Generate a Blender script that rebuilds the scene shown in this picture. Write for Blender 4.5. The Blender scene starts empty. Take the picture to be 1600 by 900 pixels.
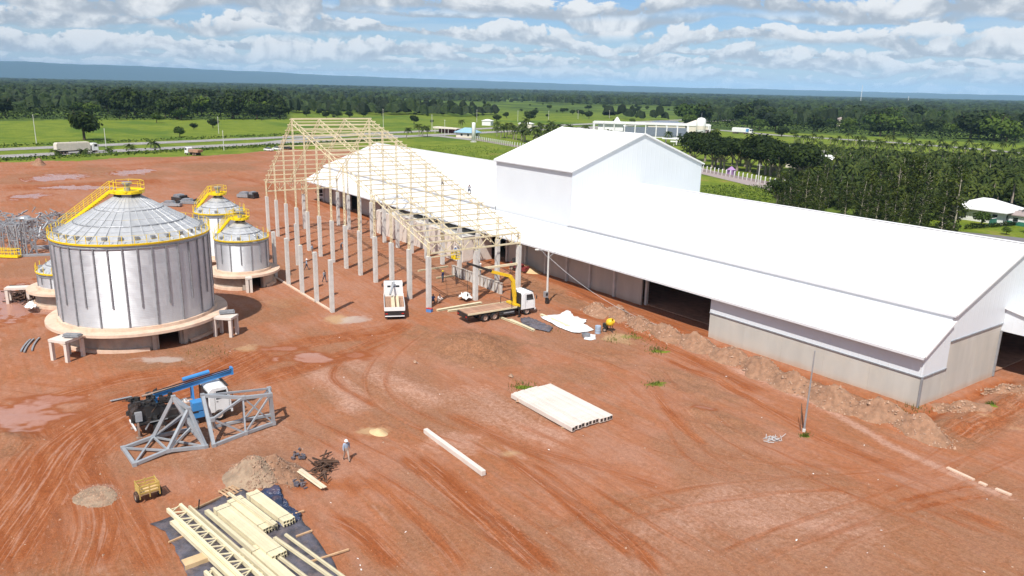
import bpy, bmesh, math, random
import numpy as np
from mathutils import Vector, Matrix
R_ = math.radians
rnd = random.Random(7)
scene = bpy.context.scene
COL = scene.collection

# ------------------------------------------------------------------ camera, sky, sun, exposure
CH = 27.0
CF, CP, CR, CY = 1198.89, 0.2548, 0.0225, -0.941        # focal (px of 1600), pitch, roll, yaw
def _cam():
    cp, sp = math.cos(CP), math.sin(CP)
    F = Vector((math.sin(CY)*cp, math.cos(CY)*cp, -sp))
    R = Vector((math.cos(CY), -math.sin(CY), 0))
    U = R.cross(F)
    cr, sr = math.cos(CR), math.sin(CR)
    return R*cr+U*sr, U*cr-R*sr, F
CAM_R, CAM_U, CAM_F = _cam()
cd = bpy.data.cameras.new('camera'); cam = bpy.data.objects.new('camera', cd); COL.objects.link(cam)
cd.sensor_width = 36.0; cd.lens = CF/1600*36.0; cd.clip_start = 0.5; cd.clip_end = 80000
cam.matrix_world = Matrix(((CAM_R.x, CAM_U.x, -CAM_F.x, 0), (CAM_R.y, CAM_U.y, -CAM_F.y, 0), (CAM_R.z, CAM_U.z, -CAM_F.z, CH), (0, 0, 0, 1)))
scene.camera = cam
def g(px, py, z=0.0):
    """place on the level z that a pixel of the 1600x900 photograph looks at"""
    d = CAM_F*CF+CAM_R*(px-800)-CAM_U*(py-450)
    t = (z-CH)/d.z
    return Vector((t*d.x, t*d.y, z))

SUN_EL, SUN_AZ = R_(53), math.atan2(-0.80, 0.60)         # towards the sun: behind the camera, a little to its left
sun_dir = Vector((math.cos(SUN_AZ)*math.cos(SUN_EL), math.sin(SUN_AZ)*math.cos(SUN_EL), math.sin(SUN_EL)))
sl = bpy.data.lights.new('sun', 'SUN'); so = bpy.data.objects.new('sun', sl); COL.objects.link(so)
sl.energy = 5.0; sl.angle = R_(0.53); sl.color = (1.0, 0.955, 0.89)
so.rotation_euler = sun_dir.to_track_quat('Z', 'Y').to_euler(); so.location = (0, 0, 60)
scene.view_settings.view_transform = 'Standard'; scene.view_settings.look = 'None'
scene.view_settings.exposure = 0.14; scene.view_settings.gamma = 1.0
scene.view_settings.use_curve_mapping = False

class NT:
    """small node-tree writer"""
    def __init__(s, tree): s.t = tree; tree.nodes.clear()
    def n(s, typ, ins=None, out=0, **props):
        nd = s.t.nodes.new(typ)
        for k, v in props.items(): setattr(nd, k, v)
        for k, v in (ins or {}).items():
            sock = nd.inputs[k]
            if isinstance(v, bpy.types.NodeSocket): s.t.links.new(v, sock)
            else: sock.default_value = v
        return nd.outputs[out] if out is not None else nd
    def math(s, op, a, b=None, c=None, clamp=False):
        ins = {0: a}
        if b is not None: ins[1] = b
        if c is not None: ins[2] = c
        return s.n('ShaderNodeMath', ins, operation=op, use_clamp=clamp)
    def mix(s, f, a, b, blend='MIX'):
        nd = s.t.nodes.new('ShaderNodeMix'); nd.data_type = 'RGBA'; nd.blend_type = blend
        for k, v in ((0, f), (6, a), (7, b)):
            if isinstance(v, bpy.types.NodeSocket): s.t.links.new(v, nd.inputs[k])
            else: nd.inputs[k].default_value = v if k == 0 else (*v[:3], 1.0)
        return nd.outputs[2]
    def smooth(s, x, lo, hi, a=0.0, b=1.0):
        return s.n('ShaderNodeMapRange', {0: x, 1: lo, 2: hi, 3: a, 4: b}, interpolation_type='SMOOTHSTEP')
    def noise(s, vec, scale, detail=4.0, rough=0.55, dist=0.0, dim='3D'):
        return s.n('ShaderNodeTexNoise', {'Vector': vec, 'Scale': scale, 'Detail': detail, 'Roughness': rough, 'Distortion': dist}, noise_dimensions=dim)
    def vscale(s, vec, sc, rot=(0, 0, 0), loc=(0, 0, 0)):
        return s.n('ShaderNodeMapping', {'Vector': vec, 'Scale': sc, 'Rotation': rot, 'Location': loc})

world = bpy.data.worlds.new('World'); scene.world = world; world.use_nodes = True
w = NT(world.node_tree)
sky = w.n('ShaderNodeTexSky', sky_type='NISHITA', sun_disc=False, sun_elevation=SUN_EL, sun_rotation=math.atan2(sun_dir.x, sun_dir.y), altitude=150.0, air_density=1.0, dust_density=0.7, ozone_density=1.3)
dirv = w.n('ShaderNodeTexCoord', out=0)
sep = w.n('ShaderNodeSeparateXYZ', {0: dirv}, out=None)
# azimuth measured from the middle of the view, elevation in radians
ax = w.math('MULTIPLY_ADD', sep.outputs[0], CAM_R.x, w.math('MULTIPLY', sep.outputs[1], -math.sin(CY)))
ay = w.math('MULTIPLY_ADD', sep.outputs[0], math.sin(CY), w.math('MULTIPLY', sep.outputs[1], math.cos(CY)))
az = w.math('ARCTAN2', ax, ay)
el = w.math('ARCSINE', sep.outputs[2])
def cloud_layer(k, rowh, lo, hi, seed, elev_lo, elev_hi, cov):
    """rows of cumulus: level grey bases, lumpy sunlit tops, thinned out by a coverage noise"""
    u = w.math('MULTIPLY_ADD', az, k, seed)
    wave = w.noise(w.n('ShaderNodeCombineXYZ', {0: w.math('MULTIPLY', u, 0.20), 1: w.math('MULTIPLY', el, 0.25/rowh), 2: 0.0}), 1.0, 2.0, dim='2D')
    v = w.math('ADD', w.math('MULTIPLY', el, 1.0/rowh), w.math('MULTIPLY', wave, 2.2))
    row = w.math('FLOOR', v); f = w.math('SUBTRACT', v, row)
    ur = w.math('MULTIPLY_ADD', row, 7.31, u)
    n = w.noise(w.n('ShaderNodeCombineXYZ', {0: ur, 1: w.math('MULTIPLY_ADD', f, 0.85, w.math('MULTIPLY', row, 3.7)), 2: 0.0}), 1.5, 6.0, 0.58, 0.0, dim='2D')
    c = w.noise(w.n('ShaderNodeCombineXYZ', {0: w.math('MULTIPLY', ur, 0.34), 1: w.math('MULTIPLY', row, 5.3), 2: 0.0}), 1.0, 1.0, dim='2D')
    body = w.math('ADD', w.math('MULTIPLY', n, 0.95), w.math('MULTIPLY', c, cov))
    body = w.math('SUBTRACT', body, w.math('MULTIPLY', w.math('POWER', f, 1.6), 0.50))
    a = w.math('MULTIPLY', w.smooth(body, lo, hi), w.smooth(w.math('ADD', f, w.math('MULTIPLY', w.math('SUBTRACT', n, 0.5), 0.25)), 0.0, 0.16))
    a = w.math('MULTIPLY', a, w.smooth(el, elev_lo[0], elev_lo[1]))
    a = w.math('MULTIPLY', a, w.smooth(el, elev_hi[1], elev_hi[0]))
    sh = w.smooth(w.math('ADD', w.math('MULTIPLY', f, 0.75), w.math('MULTIPLY', w.math('SUBTRACT', n, 0.5), 2.0)), 0.0, 0.62)
    return a, sh
GREYC, WHITEC = (0.50, 0.55, 0.62), (1.04, 1.045, 1.05)
SKYS = 0.13
hazy = w.math('POWER', 2.7183, w.math('MULTIPLY', w.math('ABSOLUTE', el), -30.0))
sky_d = w.mix(1.0, sky, (SKYS*0.58, SKYS*0.76, SKYS*1.02), 'MULTIPLY')
sky_c = w.mix(w.math('MULTIPLY', hazy, 0.85), sky_d, (0.80, 0.89, 0.98))
out = sky_c
# a thin veil first, then the rows from the far ones to the near ones
veil = w.noise(w.n('ShaderNodeCombineXYZ', {0: w.math('MULTIPLY', az, 4.0), 1: w.math('MULTIPLY', el, 42.0), 2: 0.0}), 1.0, 4.0, 0.6, 0.0, dim='2D')
out = w.mix(w.math('MULTIPLY', w.smooth(veil, 0.44, 0.70), 0.30), out, (0.82, 0.88, 0.94))
for k, rowh, lo, hi, seed, e0, e1, cov, op in (
        (36.0, 0.014, 0.50, 0.60, 11.1, (-0.004, 0.006), (0.046, 0.062), 0.75, 0.88),
        (21.0, 0.027, 0.55, 0.63, 23.3, (0.020, 0.034), (0.078, 0.10), 0.75, 0.95),
        (13.0, 0.044, 0.60, 0.67, 5.2, (0.054, 0.070), (1.2, 1.5), 0.75, 0.97)):
    a, sh = cloud_layer(k, rowh, lo, hi, seed, e0, e1, cov)
    cc = w.mix(sh, GREYC, WHITEC)
    cc = w.mix(w.math('MULTIPLY', hazy, 0.35), cc, (0.80, 0.87, 0.94))
    out = w.mix(w.math('MULTIPLY', a, op), out, cc)
WORLD_STR = 0.80
bg = w.n('ShaderNodeBackground', {'Color': out, 'Strength': WORLD_STR})
w.n('ShaderNodeOutputWorld', {'Surface': bg}, out=None)
world.cycles.sampling_method = 'NONE'

# ------------------------------------------------------------------ materials
def mat_new(name):
    m = bpy.data.materials.new(name); m.use_nodes = True
    return m, NT(m.node_tree)
def finish(t, col, rough=0.8, metal=0.0, normal=None, spec=0.4, emis=None):
    ins = {'Base Color': col if isinstance(col, bpy.types.NodeSocket) else (*col[:3], 1), 'Roughness': rough, 'Metallic': metal, 'Specular IOR Level': spec}
    if normal is not None: ins['Normal'] = normal
    b = t.n('ShaderNodeBsdfPrincipled', ins)
    t.n('ShaderNodeOutputMaterial', {'Surface': b}, out=None)
MATS = {}
def mat(name, col, rough=0.75, metal=0.0, var=0.12, scale=1.2, dirt=0.0, dirtcol=(0.33, 0.15, 0.075), bump=0.02, bscale=14.0, spec=0.4, objvar=0.0):
    m, t = mat_new(name)
    pos = t.n('ShaderNodeTexCoord', out=3)
    n1 = t.noise(pos, scale, 5.0, 0.6)
    c = t.mix(t.smooth(n1, 0.3, 0.7), tuple(x*(1-var) for x in col), tuple(min(1, x*(1+var)) for x in col))
    if objvar:
        rr = t.n('ShaderNodeObjectInfo', out=5)
        c = t.mix(rr, t.mix(1.0, c, (1-objvar,)*3, 'MULTIPLY'), t.mix(1.0, c, (1+objvar,)*3, 'MULTIPLY'))
    if dirt:
        gp = t.n('ShaderNodeNewGeometry', out=0)
        n2 = t.noise(gp, 1.1, 6.0, 0.65)
        c = t.mix(t.math('MULTIPLY', t.smooth(n2, 0.45, 0.75), dirt), c, dirtcol)
    nrm = None
    if bump:
        nrm = t.n('ShaderNodeBump', {'Height': t.noise(pos, bscale, 4.0), 'Strength': 0.6, 'Distance': bump})
    finish(t, c, rough, metal, nrm, spec)
    MATS[name] = m
    return m
mat('concrete', (0.60, 0.585, 0.55), 0.85, var=0.10, dirt=0.12, bump=0.01)
mat('concrete_pale', (0.66, 0.59, 0.525), 0.85, objvar=0.07, var=0.06, dirt=0.22, dirtcol=(0.62, 0.38, 0.26), bump=0.008)
mat('concrete_slab', (0.66, 0.49, 0.37), 0.9, var=0.08, dirt=0.5, dirtcol=(0.52, 0.31, 0.20), bump=0.01)
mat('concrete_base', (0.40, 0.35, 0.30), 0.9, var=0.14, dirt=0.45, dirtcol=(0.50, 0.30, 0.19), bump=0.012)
mat('gutter', (0.68, 0.69, 0.71), 0.5, var=0.03, bump=0)
mat('yellow_steel', (0.69, 0.605, 0.405), 0.55, var=0.06, bump=0, objvar=0.09, dirt=0.08)
mat('yellow_paint', (0.86, 0.62, 0.015), 0.45, var=0.06, bump=0)
mat('crane_yellow', (0.74, 0.47, 0.02), 0.4, var=0.05, bump=0, dirt=0.1)
mat('galvanised', (0.34, 0.35, 0.365), 0.5, 0.35, var=0.12, bump=0, scale=3)
mat('galvanised_dark', (0.29, 0.30, 0.32), 0.55, 0.4, var=0.2, bump=0, scale=3)
mat('steel_grey', (0.36, 0.385, 0.41), 0.5, 0.25, var=0.1, bump=0, dirt=0.12)
mat('white_paint', (0.80, 0.80, 0.79), 0.4, var=0.03, bump=0, dirt=0.10)
mat('white_clean', (0.80, 0.80, 0.80), 0.5, var=0.02, bump=0)
mat('black_rubber', (0.02, 0.02, 0.02), 0.85, var=0.3, dirt=0.45, bump=0.0)
mat('black_metal', (0.028, 0.027, 0.027), 0.55, var=0.3, dirt=0.10, bump=0.0)
mat('rim_metal', (0.34, 0.25, 0.20), 0.6, 0.2, var=0.2, dirt=0.5, bump=0)
mat('glass_dark', (0.02, 0.025, 0.03), 0.08, var=0.1, bump=0, spec=0.6)
mat('red_lamp', (0.45, 0.02, 0.015), 0.4, var=0.1, bump=0)
mat('lamp_glass', (0.7, 0.7, 0.66), 0.2, var=0.1, bump=0)
mat('blue_paint', (0.055, 0.25, 0.56), 0.42, var=0.08, bump=0, dirt=0.08)
mat('timber', (0.47, 0.30, 0.17), 0.85, var=0.2, bump=0.006, objvar=0.2)
mat('timber_pale', (0.66, 0.55, 0.40), 0.85, var=0.12, bump=0.006, objvar=0.1)
mat('timber_dark', (0.10, 0.055, 0.035), 0.9, var=0.35, bump=0.01, objvar=0.3)
mat('deck_board', (0.40, 0.235, 0.155), 0.9, var=0.2, dirt=0.3, bump=0.006, objvar=0.12)
mat('black_plastic', (0.085, 0.08, 0.098), 0.38, var=0.4, dirt=0.6, dirtcol=(0.24, 0.17, 0.15), bump=0.22, bscale=3.0, spec=0.6)
mat('blue_plastic', (0.018, 0.035, 0.085), 0.25, var=0.4, dirt=0.25, bump=0.30, bscale=4.0, spec=0.8)
mat('white_sheet', (0.80, 0.79, 0.77), 0.6, var=0.06, dirt=0.10, bump=0.05, bscale=3.0)
mat('rubble', (0.285, 0.155, 0.092), 0.95, var=0.25, scale=2.0, bump=0.10, bscale=5.0, dirt=0.45, dirtcol=(0.36, 0.225, 0.145))
mat('rubble_grey', (0.315, 0.228, 0.155), 0.95, var=0.25, scale=1.4, bump=0.12, bscale=6.0, dirt=0.55, dirtcol=(0.36, 0.20, 0.125))
mat('stone', (0.38, 0.245, 0.168), 0.95, var=0.3, scale=3.0, bump=0.02, objvar=0.1)
mat('asphalt', (0.30, 0.28, 0.265), 0.9, var=0.1, scale=0.2, bump=0.0)
mat('asphalt_dark', (0.17, 0.16, 0.165), 0.9, var=0.1, scale=0.2, bump=0.0)
mat('wall_cream', (0.66, 0.60, 0.51), 0.85, var=0.06, bump=0)
mat('wall_white', (0.74, 0.74, 0.73), 0.8, var=0.04, bump=0)
mat('roof_blue', (0.25, 0.42, 0.55), 0.6, var=0.06, bump=0)
mat('roof_slate', (0.17, 0.20, 0.25), 0.6, var=0.1, bump=0)
mat('roof_brown', (0.33, 0.27, 0.255), 0.8, var=0.12, bump=0)
mat('green_paint', (0.03, 0.16, 0.11), 0.6, var=0.1, bump=0)
mat('trunk_grey', (0.30, 0.25, 0.20), 0.95, var=0.25, bump=0.02)
mat('trunk_dark', (0.10, 0.075, 0.05), 0.95, var=0.3, bump=0.02)
mat('trunk_pale', (0.48, 0.42, 0.34), 0.9, var=0.25, bump=0.02)
mat('skin', (0.36, 0.20, 0.13), 0.6, var=0.05, bump=0)
mat('shirt_blue', (0.34, 0.42, 0.53), 0.85, var=0.1, bump=0)
mat('shirt_navy', (0.06, 0.09, 0.21), 0.85, var=0.1, bump=0)
mat('shirt_grey', (0.30, 0.31, 0.34), 0.85, var=0.1, bump=0)
mat('shirt_bright', (0.09, 0.22, 0.50), 0.85, var=0.1, bump=0)
mat('trouser_beige', (0.42, 0.33, 0.27), 0.85, var=0.1, bump=0)
mat('trouser_dark', (0.06, 0.07, 0.10), 0.85, var=0.1, bump=0)
mat('boot', (0.03, 0.025, 0.02), 0.8, var=0.1, bump=0)
mat('purple', (0.34, 0.20, 0.40), 0.7, var=0.1, bump=0)
mat('maroon', (0.19, 0.03, 0.03), 0.6, var=0.2, bump=0)
mat('ochre', (0.52, 0.36, 0.10), 0.7, var=0.15, bump=0, dirt=0.3)
mat('sand', (0.60, 0.42, 0.23), 0.95, var=0.12, bump=0.02)
mat('cement', (0.46, 0.45, 0.45), 0.95, var=0.12, bump=0.02)

def roofmat(name, col, rough, axis, pitch):
    """painted sheet with standing ribs across the given world axis"""
    m, t = mat_new(name)
    gp = t.n('ShaderNodeNewGeometry', out=0)
    s = t.n('ShaderNodeSeparateXYZ', {0: gp}, out=None)
    x = t.math('FRACT', t.math('MULTIPLY', s.outputs[axis], 1/pitch))
    rib = t.smooth(t.math('ABSOLUTE', t.math('SUBTRACT', x, 0.5)), 0.40, 0.47)
    n1 = t.noise(gp, 0.25, 4.0)
    c = t.mix(t.smooth(n1, 0.3, 0.7), tuple(v*0.965 for v in col), col)
    nrm = t.n('ShaderNodeBump', {'Height': rib, 'Strength': 0.35, 'Distance': 0.03})
    finish(t, c, rough, 0.0, nrm, 0.4)
    MATS[name] = m
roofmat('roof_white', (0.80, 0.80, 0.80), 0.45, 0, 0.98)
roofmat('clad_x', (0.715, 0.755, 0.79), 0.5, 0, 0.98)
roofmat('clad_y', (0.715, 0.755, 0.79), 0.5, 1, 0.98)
def wallmat():
    m, t = mat_new('concrete_wall')
    gp = t.n('ShaderNodeNewGeometry', out=0)
    st = t.noise(t.vscale(gp, (0.7, 0.7, 0.16)), 1.0, 6.0, 0.62)
    n2 = t.noise(gp, 0.35, 5.0, 0.6)
    c = t.mix(t.smooth(st, 0.25, 0.8), (0.46, 0.435, 0.39), (0.55, 0.52, 0.47))
    c = t.mix(t.math('MULTIPLY', t.smooth(n2, 0.45, 0.7), 0.4), c, (0.60, 0.53, 0.44))
    z = t.n('ShaderNodeSeparateXYZ', {0: gp}, out=2)
    splash = t.math('MULTIPLY', t.smooth(t.math('ADD', z, t.math('MULTIPLY', n2, 0.9)), 1.2, 0.35), 0.5)
    c = t.mix(splash, c, (0.47, 0.30, 0.19))
    nrm = t.n('ShaderNodeBump', {'Height': st, 'Strength': 0.3, 'Distance': 0.02})
    finish(t, c, 0.9, 0.0, nrm, 0.3)
    MATS['concrete_wall'] = m
wallmat()
def silomat():
    m, t = mat_new('silo_sheet')
    oc = t.n('ShaderNodeTexCoord', out=3)
    s = t.n('ShaderNodeSeparateXYZ', {0: oc}, out=None)
    ang = t.math('ARCTAN2', s.outputs[1], s.outputs[0])
    sheet = t.n('ShaderNodeCombineXYZ', {0: t.math('FLOOR', t.math('MULTIPLY', ang, 36/6.2832)), 1: t.math('FLOOR', t.math('MULTIPLY', s.outputs[2], 1/1.12)), 2: 0.0})
    rv = t.n('ShaderNodeTexWhiteNoise', {'Vector': sheet}, noise_dimensions='3D')
    n = t.noise(t.vscale(oc, (1, 1, 3.0)), 0.8, 5.0, 0.6)
    c = t.mix(rv, (0.58, 0.605, 0.64), (0.64, 0.665, 0.70))
    c = t.mix(t.math('MULTIPLY', t.smooth(n, 0.4, 0.75), 0.4), c, (0.53, 0.55, 0.585))
    wv = t.math('SINE', t.math('MULTIPLY', s.outputs[2], 6.2832/0.112))
    nrm = t.n('ShaderNodeBump', {'Height': wv, 'Strength': 1.0, 'Distance': 0.016})
    finish(t, c, t.math('ADD', 0.40, t.math('MULTIPLY', rv, 0.10)), 0.50, nrm, 0.5)
    MATS['silo_sheet'] = m
    m, t = mat_new('silo_roof')
    oc = t.n('ShaderNodeTexCoord', out=3)
    n = t.noise(oc, 0.9, 5.0, 0.6)
    rr = t.n('ShaderNodeObjectInfo', out=5)
    c = t.mix(t.smooth(n, 0.3, 0.7), (0.56, 0.57, 0.575), (0.70, 0.705, 0.71))
    c = t.mix(rr, t.mix(1.0, c, (0.82,)*3, 'MULTIPLY'), c)
    finish(t, c, 0.36, 0.40, None, 0.5)
    MATS['silo_roof'] = m
silomat()
def leafmat(name, c1, c2, hue=0.15, trans=0.22, isl=(0.7, 1.3)):
    m, t = mat_new(name)
    oc = t.n('ShaderNodeTexCoord', out=3)
    n = t.noise(oc, 0.55, 3.0, 0.6)
    rr = t.n('ShaderNodeObjectInfo', out=5)
    rp = t.n('ShaderNodeNewGeometry', out=8)
    c = t.mix(t.smooth(n, 0.35, 0.68), c1, c2)
    c = t.mix(rr, t.mix(1.0, c, (0.62, 0.68, 0.62), 'MULTIPLY'), t.mix(1.0, c, (1.30, 1.2, 1.0), 'MULTIPLY'))
    c = t.mix(rp, t.mix(1.0, c, (isl[0],)*3, 'MULTIPLY'), t.mix(1.0, c, (isl[1]*1.05, isl[1], isl[1]*0.9), 'MULTIPLY'))
    d = t.n('ShaderNodeBsdfPrincipled', {'Base Color': c, 'Roughness': 0.7, 'Specular IOR Level': 0.2})
    tr = t.n('ShaderNodeBsdfTranslucent', {'Color': c})
    sh = t.n('ShaderNodeMixShader', {0: trans, 1: d, 2: tr})
    t.n('ShaderNodeOutputMaterial', {'Surface': sh}, out=None)
    MATS[name] = m
leafmat('leaf_broad', (0.013, 0.027, 0.006), (0.033, 0.057, 0.009))
leafmat('leaf_light', (0.045, 0.085, 0.012), (0.08, 0.13, 0.02))
leafmat('leaf_gum', (0.030, 0.054, 0.012), (0.072, 0.098, 0.021))
leafmat('leaf_palm', (0.038, 0.064, 0.012), (0.085, 0.115, 0.024))
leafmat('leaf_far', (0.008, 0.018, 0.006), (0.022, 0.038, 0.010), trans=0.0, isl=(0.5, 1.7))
leafmat('leaf_under', (0.016, 0.032, 0.007), (0.036, 0.062, 0.011))
leafmat('grass_blade', (0.085, 0.115, 0.022), (0.13, 0.155, 0.03))

# ------------------------------------------------------------------ mesh helpers
LOC = {}
def tag(o, label=None, cat=None, group=None, kind=None):
    if label: o['label'] = label
    if cat: o['category'] = cat
    if group: o['group'] = group
    if kind: o['kind'] = kind
    return o
def thing(name, label, cat, loc=(0, 0, 0), rz=0.0, group=None):
    o = bpy.data.objects.new(name, None); COL.objects.link(o)
    o.location = loc; o.rotation_euler = (0, 0, rz); o.empty_display_size = 0.5
    return tag(o, label, cat, group)
class MB:
    def __init__(s): s.v = []; s.f = []
    def quad(s, a, b, c, d):
        i = len(s.v); s.v += [tuple(a), tuple(b), tuple(c), tuple(d)]; s.f.append((i, i+1, i+2, i+3)); return s
    def box(s, c, d, rz=0.0):
        cx, cy, cz = c; dx, dy, dz = d[0]/2, d[1]/2, d[2]/2
        cr, sr = math.cos(rz), math.sin(rz); i = len(s.v)
        for sx, sy, sz in ((-1,-1,-1),(1,-1,-1),(1,1,-1),(-1,1,-1),(-1,-1,1),(1,-1,1),(1,1,1),(-1,1,1)):
            x, y = sx*dx, sy*dy
            s.v.append((cx+x*cr-y*sr, cy+x*sr+y*cr, cz+sz*dz))
        for q in ((0,3,2,1),(4,5,6,7),(0,1,5,4),(1,2,6,5),(2,3,7,6),(3,0,4,7)): s.f.append(tuple(i+k for k in q))
        return s
    def beam(s, a, b, wd, ht, up=(0, 0, 1)):
        a, b, up = Vector(a), Vector(b), Vector(up); d = (b-a)
        if d.length < 1e-6: return s
        d.normalize()
        if abs(d.dot(up)) > 0.98: up = Vector((1, 0, 0)) if abs(d.x) < 0.9 else Vector((0, 1, 0))
        r = d.cross(up).normalized()*(wd/2); u = r.cross(d).normalized()*(ht/2); i = len(s.v)
        for p in (a, b):
            for q in (-r-u, r-u, r+u, -r+u): s.v.append(tuple(p+q))
        for q in ((3,2,1,0),(4,5,6,7),(0,1,5,4),(1,2,6,5),(2,3,7,6),(3,0,4,7)): s.f.append(tuple(i+k for k in q))
        return s
    def tube(s, a, b, r, n=6, r2=None, caps=True):
        a, b = Vector(a), Vector(b); d = (b-a).normalized()
        up = Vector((0, 0, 1)) if abs(d.z) < 0.9 else Vector((1, 0, 0))
        x = d.cross(up).normalized(); y = d.cross(x); i = len(s.v); r2 = r if r2 is None else r2
        for p, rr in ((a, r), (b, r2)):
            for k in range(n):
                t = 2*math.pi*k/n; s.v.append(tuple(p+x*(rr*math.cos(t))+y*(rr*math.sin(t))))
        for k in range(n): s.f.append((i+k, i+(k+1) % n, i+n+(k+1) % n, i+n+k))
        if caps: s.f.append(tuple(range(i+n-1, i-1, -1))); s.f.append(tuple(range(i+n, i+2*n)))
        return s
    def path(s, pts, r, n=6):
        for a, b in zip(pts[:-1], pts[1:]): s.tube(a, b, r, n)
        return s
    def lathe(s, prof, n=24, c=(0, 0, 0), a0=0.0, a1=2*math.pi, axis='z'):
        full = abs(a1-a0-2*math.pi) < 1e-6; m = n if full else n+1; i = len(s.v)
        for r, z in prof:
            for k in range(m):
                t = a0+(a1-a0)*k/n
                if axis == 'z': s.v.append((c[0]+r*math.cos(t), c[1]+r*math.sin(t), c[2]+z))
                else: s.v.append((c[0]+r*math.cos(t), c[1]+z, c[2]+r*math.sin(t)))
        for j in range(len(prof)-1):
            for k in range(n):
                k2 = (k+1) % m
                q = (i+j*m+k, i+j*m+k2, i+(j+1)*m+k2, i+(j+1)*m+k)
                s.f.append(q if axis == 'z' else q[::-1])
        return s
    def prism(s, pts, axis, a, b):
        """polygon pts in the two other axes, pushed along axis from a to b"""
        n = len(pts); i = len(s.v)
        for t in (a, b):
            for p, q in pts:
                s.v.append({'x': (t, p, q), 'y': (p, t, q), 'z': (p, q, t)}[axis])
        s.f.append(tuple(range(i, i+n))); s.f.append(tuple(range(i+2*n-1, i+n-1, -1)))
        for k in range(n): s.f.append((i+(k+1) % n, i+k, i+n+k, i+n+(k+1) % n))
        return s
    def mesh(s, name, m, smooth=False, off=(0, 0, 0)):
        me = bpy.data.meshes.new(name)
        v = s.v if not any(off) else [(x-off[0], y-off[1], z-off[2]) for x, y, z in s.v]
        me.from_pydata(v, [], s.f)
        me.materials.append(MATS[m] if isinstance(m, str) else m)
        bm = bmesh.new(); bm.from_mesh(me); bmesh.ops.recalc_face_normals(bm, faces=bm.faces); bm.to_mesh(me); bm.free()
        if smooth:
            for p in me.polygons: p.use_smooth = True
        return me
    def build(s, name, m, parent=None, smooth=False, world=False):
        """world=True: the coordinates are world ones and the parent is an unrotated Empty"""
        off = (0, 0, 0)
        if world and parent is not None:
            p = parent; off = Vector((0, 0, 0))
            while p is not None: off = off+p.location; p = p.parent
        o = bpy.data.objects.new(name, s.mesh(name, m, smooth, tuple(off))); COL.objects.link(o)
        if parent is not None: o.parent = parent
        return o
def put(name, me, parent=None, loc=(0, 0, 0), rot=(0, 0, 0), scale=(1, 1, 1)):
    o = bpy.data.objects.new(name, me); COL.objects.link(o); o.parent = parent
    o.location = loc; o.rotation_euler = rot; o.scale = scale
    return o
def own(mb, name, m, label, cat, loc=None, group=None, smooth=False, kind=None):
    """a thing that is one mesh; world coordinates, origin moved to loc"""
    loc = Vector(loc) if loc is not None else Vector((0, 0, 0))
    o = bpy.data.objects.new(name, mb.mesh(name, m, smooth, tuple(loc))); COL.objects.link(o); o.location = loc
    return tag(o, label, cat, group, kind)
def copy_tree(o, parent=None):
    c = o.copy(); COL.objects.link(c); c.parent = parent
    for ch in list(o.children): copy_tree(ch, c)
    return c
def blade(mb, c, nrm, size, asp=0.6):
    """a small leaf face"""
    nrm = nrm.normalized(); t = nrm.orthogonal().normalized()
    t = Matrix.Rotation(rnd.uniform(0, 6.28), 3, nrm) @ t; b = nrm.cross(t)
    mb.quad(c-t*size-b*size*asp*0.4, c+b*size*asp*-1.0, c+t*size+b*size*asp*0.4, c+b*size*asp)

# value noise for the ground
_TAB = np.random.RandomState(5).rand(512, 512).astype(np.float32)
def vnoise(x, y, seed=0):
    xi = np.floor(x); yi = np.floor(y); u = x-xi; v = y-yi
    xi = (xi.astype(np.int32)+seed*37) & 511; yi = (yi.astype(np.int32)+seed*91) & 511; xj = (xi+1) & 511; yj = (yi+1) & 511
    u = u*u*(3-2*u); v = v*v*(3-2*v)
    return (_TAB[xi, yi]*(1-u)+_TAB[xj, yi]*u)*(1-v)+(_TAB[xi, yj]*(1-u)+_TAB[xj, yj]*u)*v
def fbm(x, y, seed=0, oct=4):
    s = np.zeros_like(x, dtype=float); a = 0.5; t = 0
    for k in range(oct):
        s += a*vnoise(x, y, seed+k*17); t += a; a *= 0.5; x = x*2.03+3.1; y = y*2.03+1.7
    return s/t
def sstep(x, lo, hi):
    t = np.clip((x-lo)/(hi-lo), 0, 1); return t*t*(3-2*t)
def seg_dist(x, y, pts):
    d = np.full(x.shape, 1e9)
    for (ax_, ay_), (bx, by) in zip(pts[:-1], pts[1:]):
        dx, dy = bx-ax_, by-ay_; L = dx*dx+dy*dy+1e-9
        t = np.clip(((x-ax_)*dx+(y-ay_)*dy)/L, 0, 1)
        d = np.minimum(d, np.hypot(x-ax_-t*dx, y-ay_-t*dy))
    return d
def seg_ds(x, y, pts):
    """signed distance to a polyline and the length along it"""
    d = np.full(x.shape, 1e9); s = np.zeros(x.shape); sg = np.ones(x.shape); L0 = 0.0
    for (ax_, ay_), (bx, by) in zip(pts[:-1], pts[1:]):
        dx, dy = bx-ax_, by-ay_; L = math.hypot(dx, dy)+1e-9
        t = np.clip(((x-ax_)*dx+(y-ay_)*dy)/L/L, 0, 1); q = np.hypot(x-ax_-t*dx, y-ay_-t*dy); k = q < d
        d[k] = q[k]; s[k] = L0+t[k]*L; sg[k] = np.sign((x-ax_)*dy-(y-ay_)*dx)[k]; L0 += L
    return d*sg, s, L0
def curve(pts, n=6):
    """Catmull-Rom through the points"""
    P = [np.array(p, float) for p in pts]; P = [2*P[0]-P[1]]+P+[2*P[-1]-P[-2]]; out = []
    for i in range(1, len(P)-2):
        for k in range(n):
            t = k/n; a, b, c, d = P[i-1], P[i], P[i+1], P[i+2]
            out.append(tuple(0.5*((2*b)+(-a+c)*t+(2*a-5*b+4*c-d)*t*t+(-a+3*b-3*c+d)*t**3)))
    return out+[tuple(P[-2])]
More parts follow.
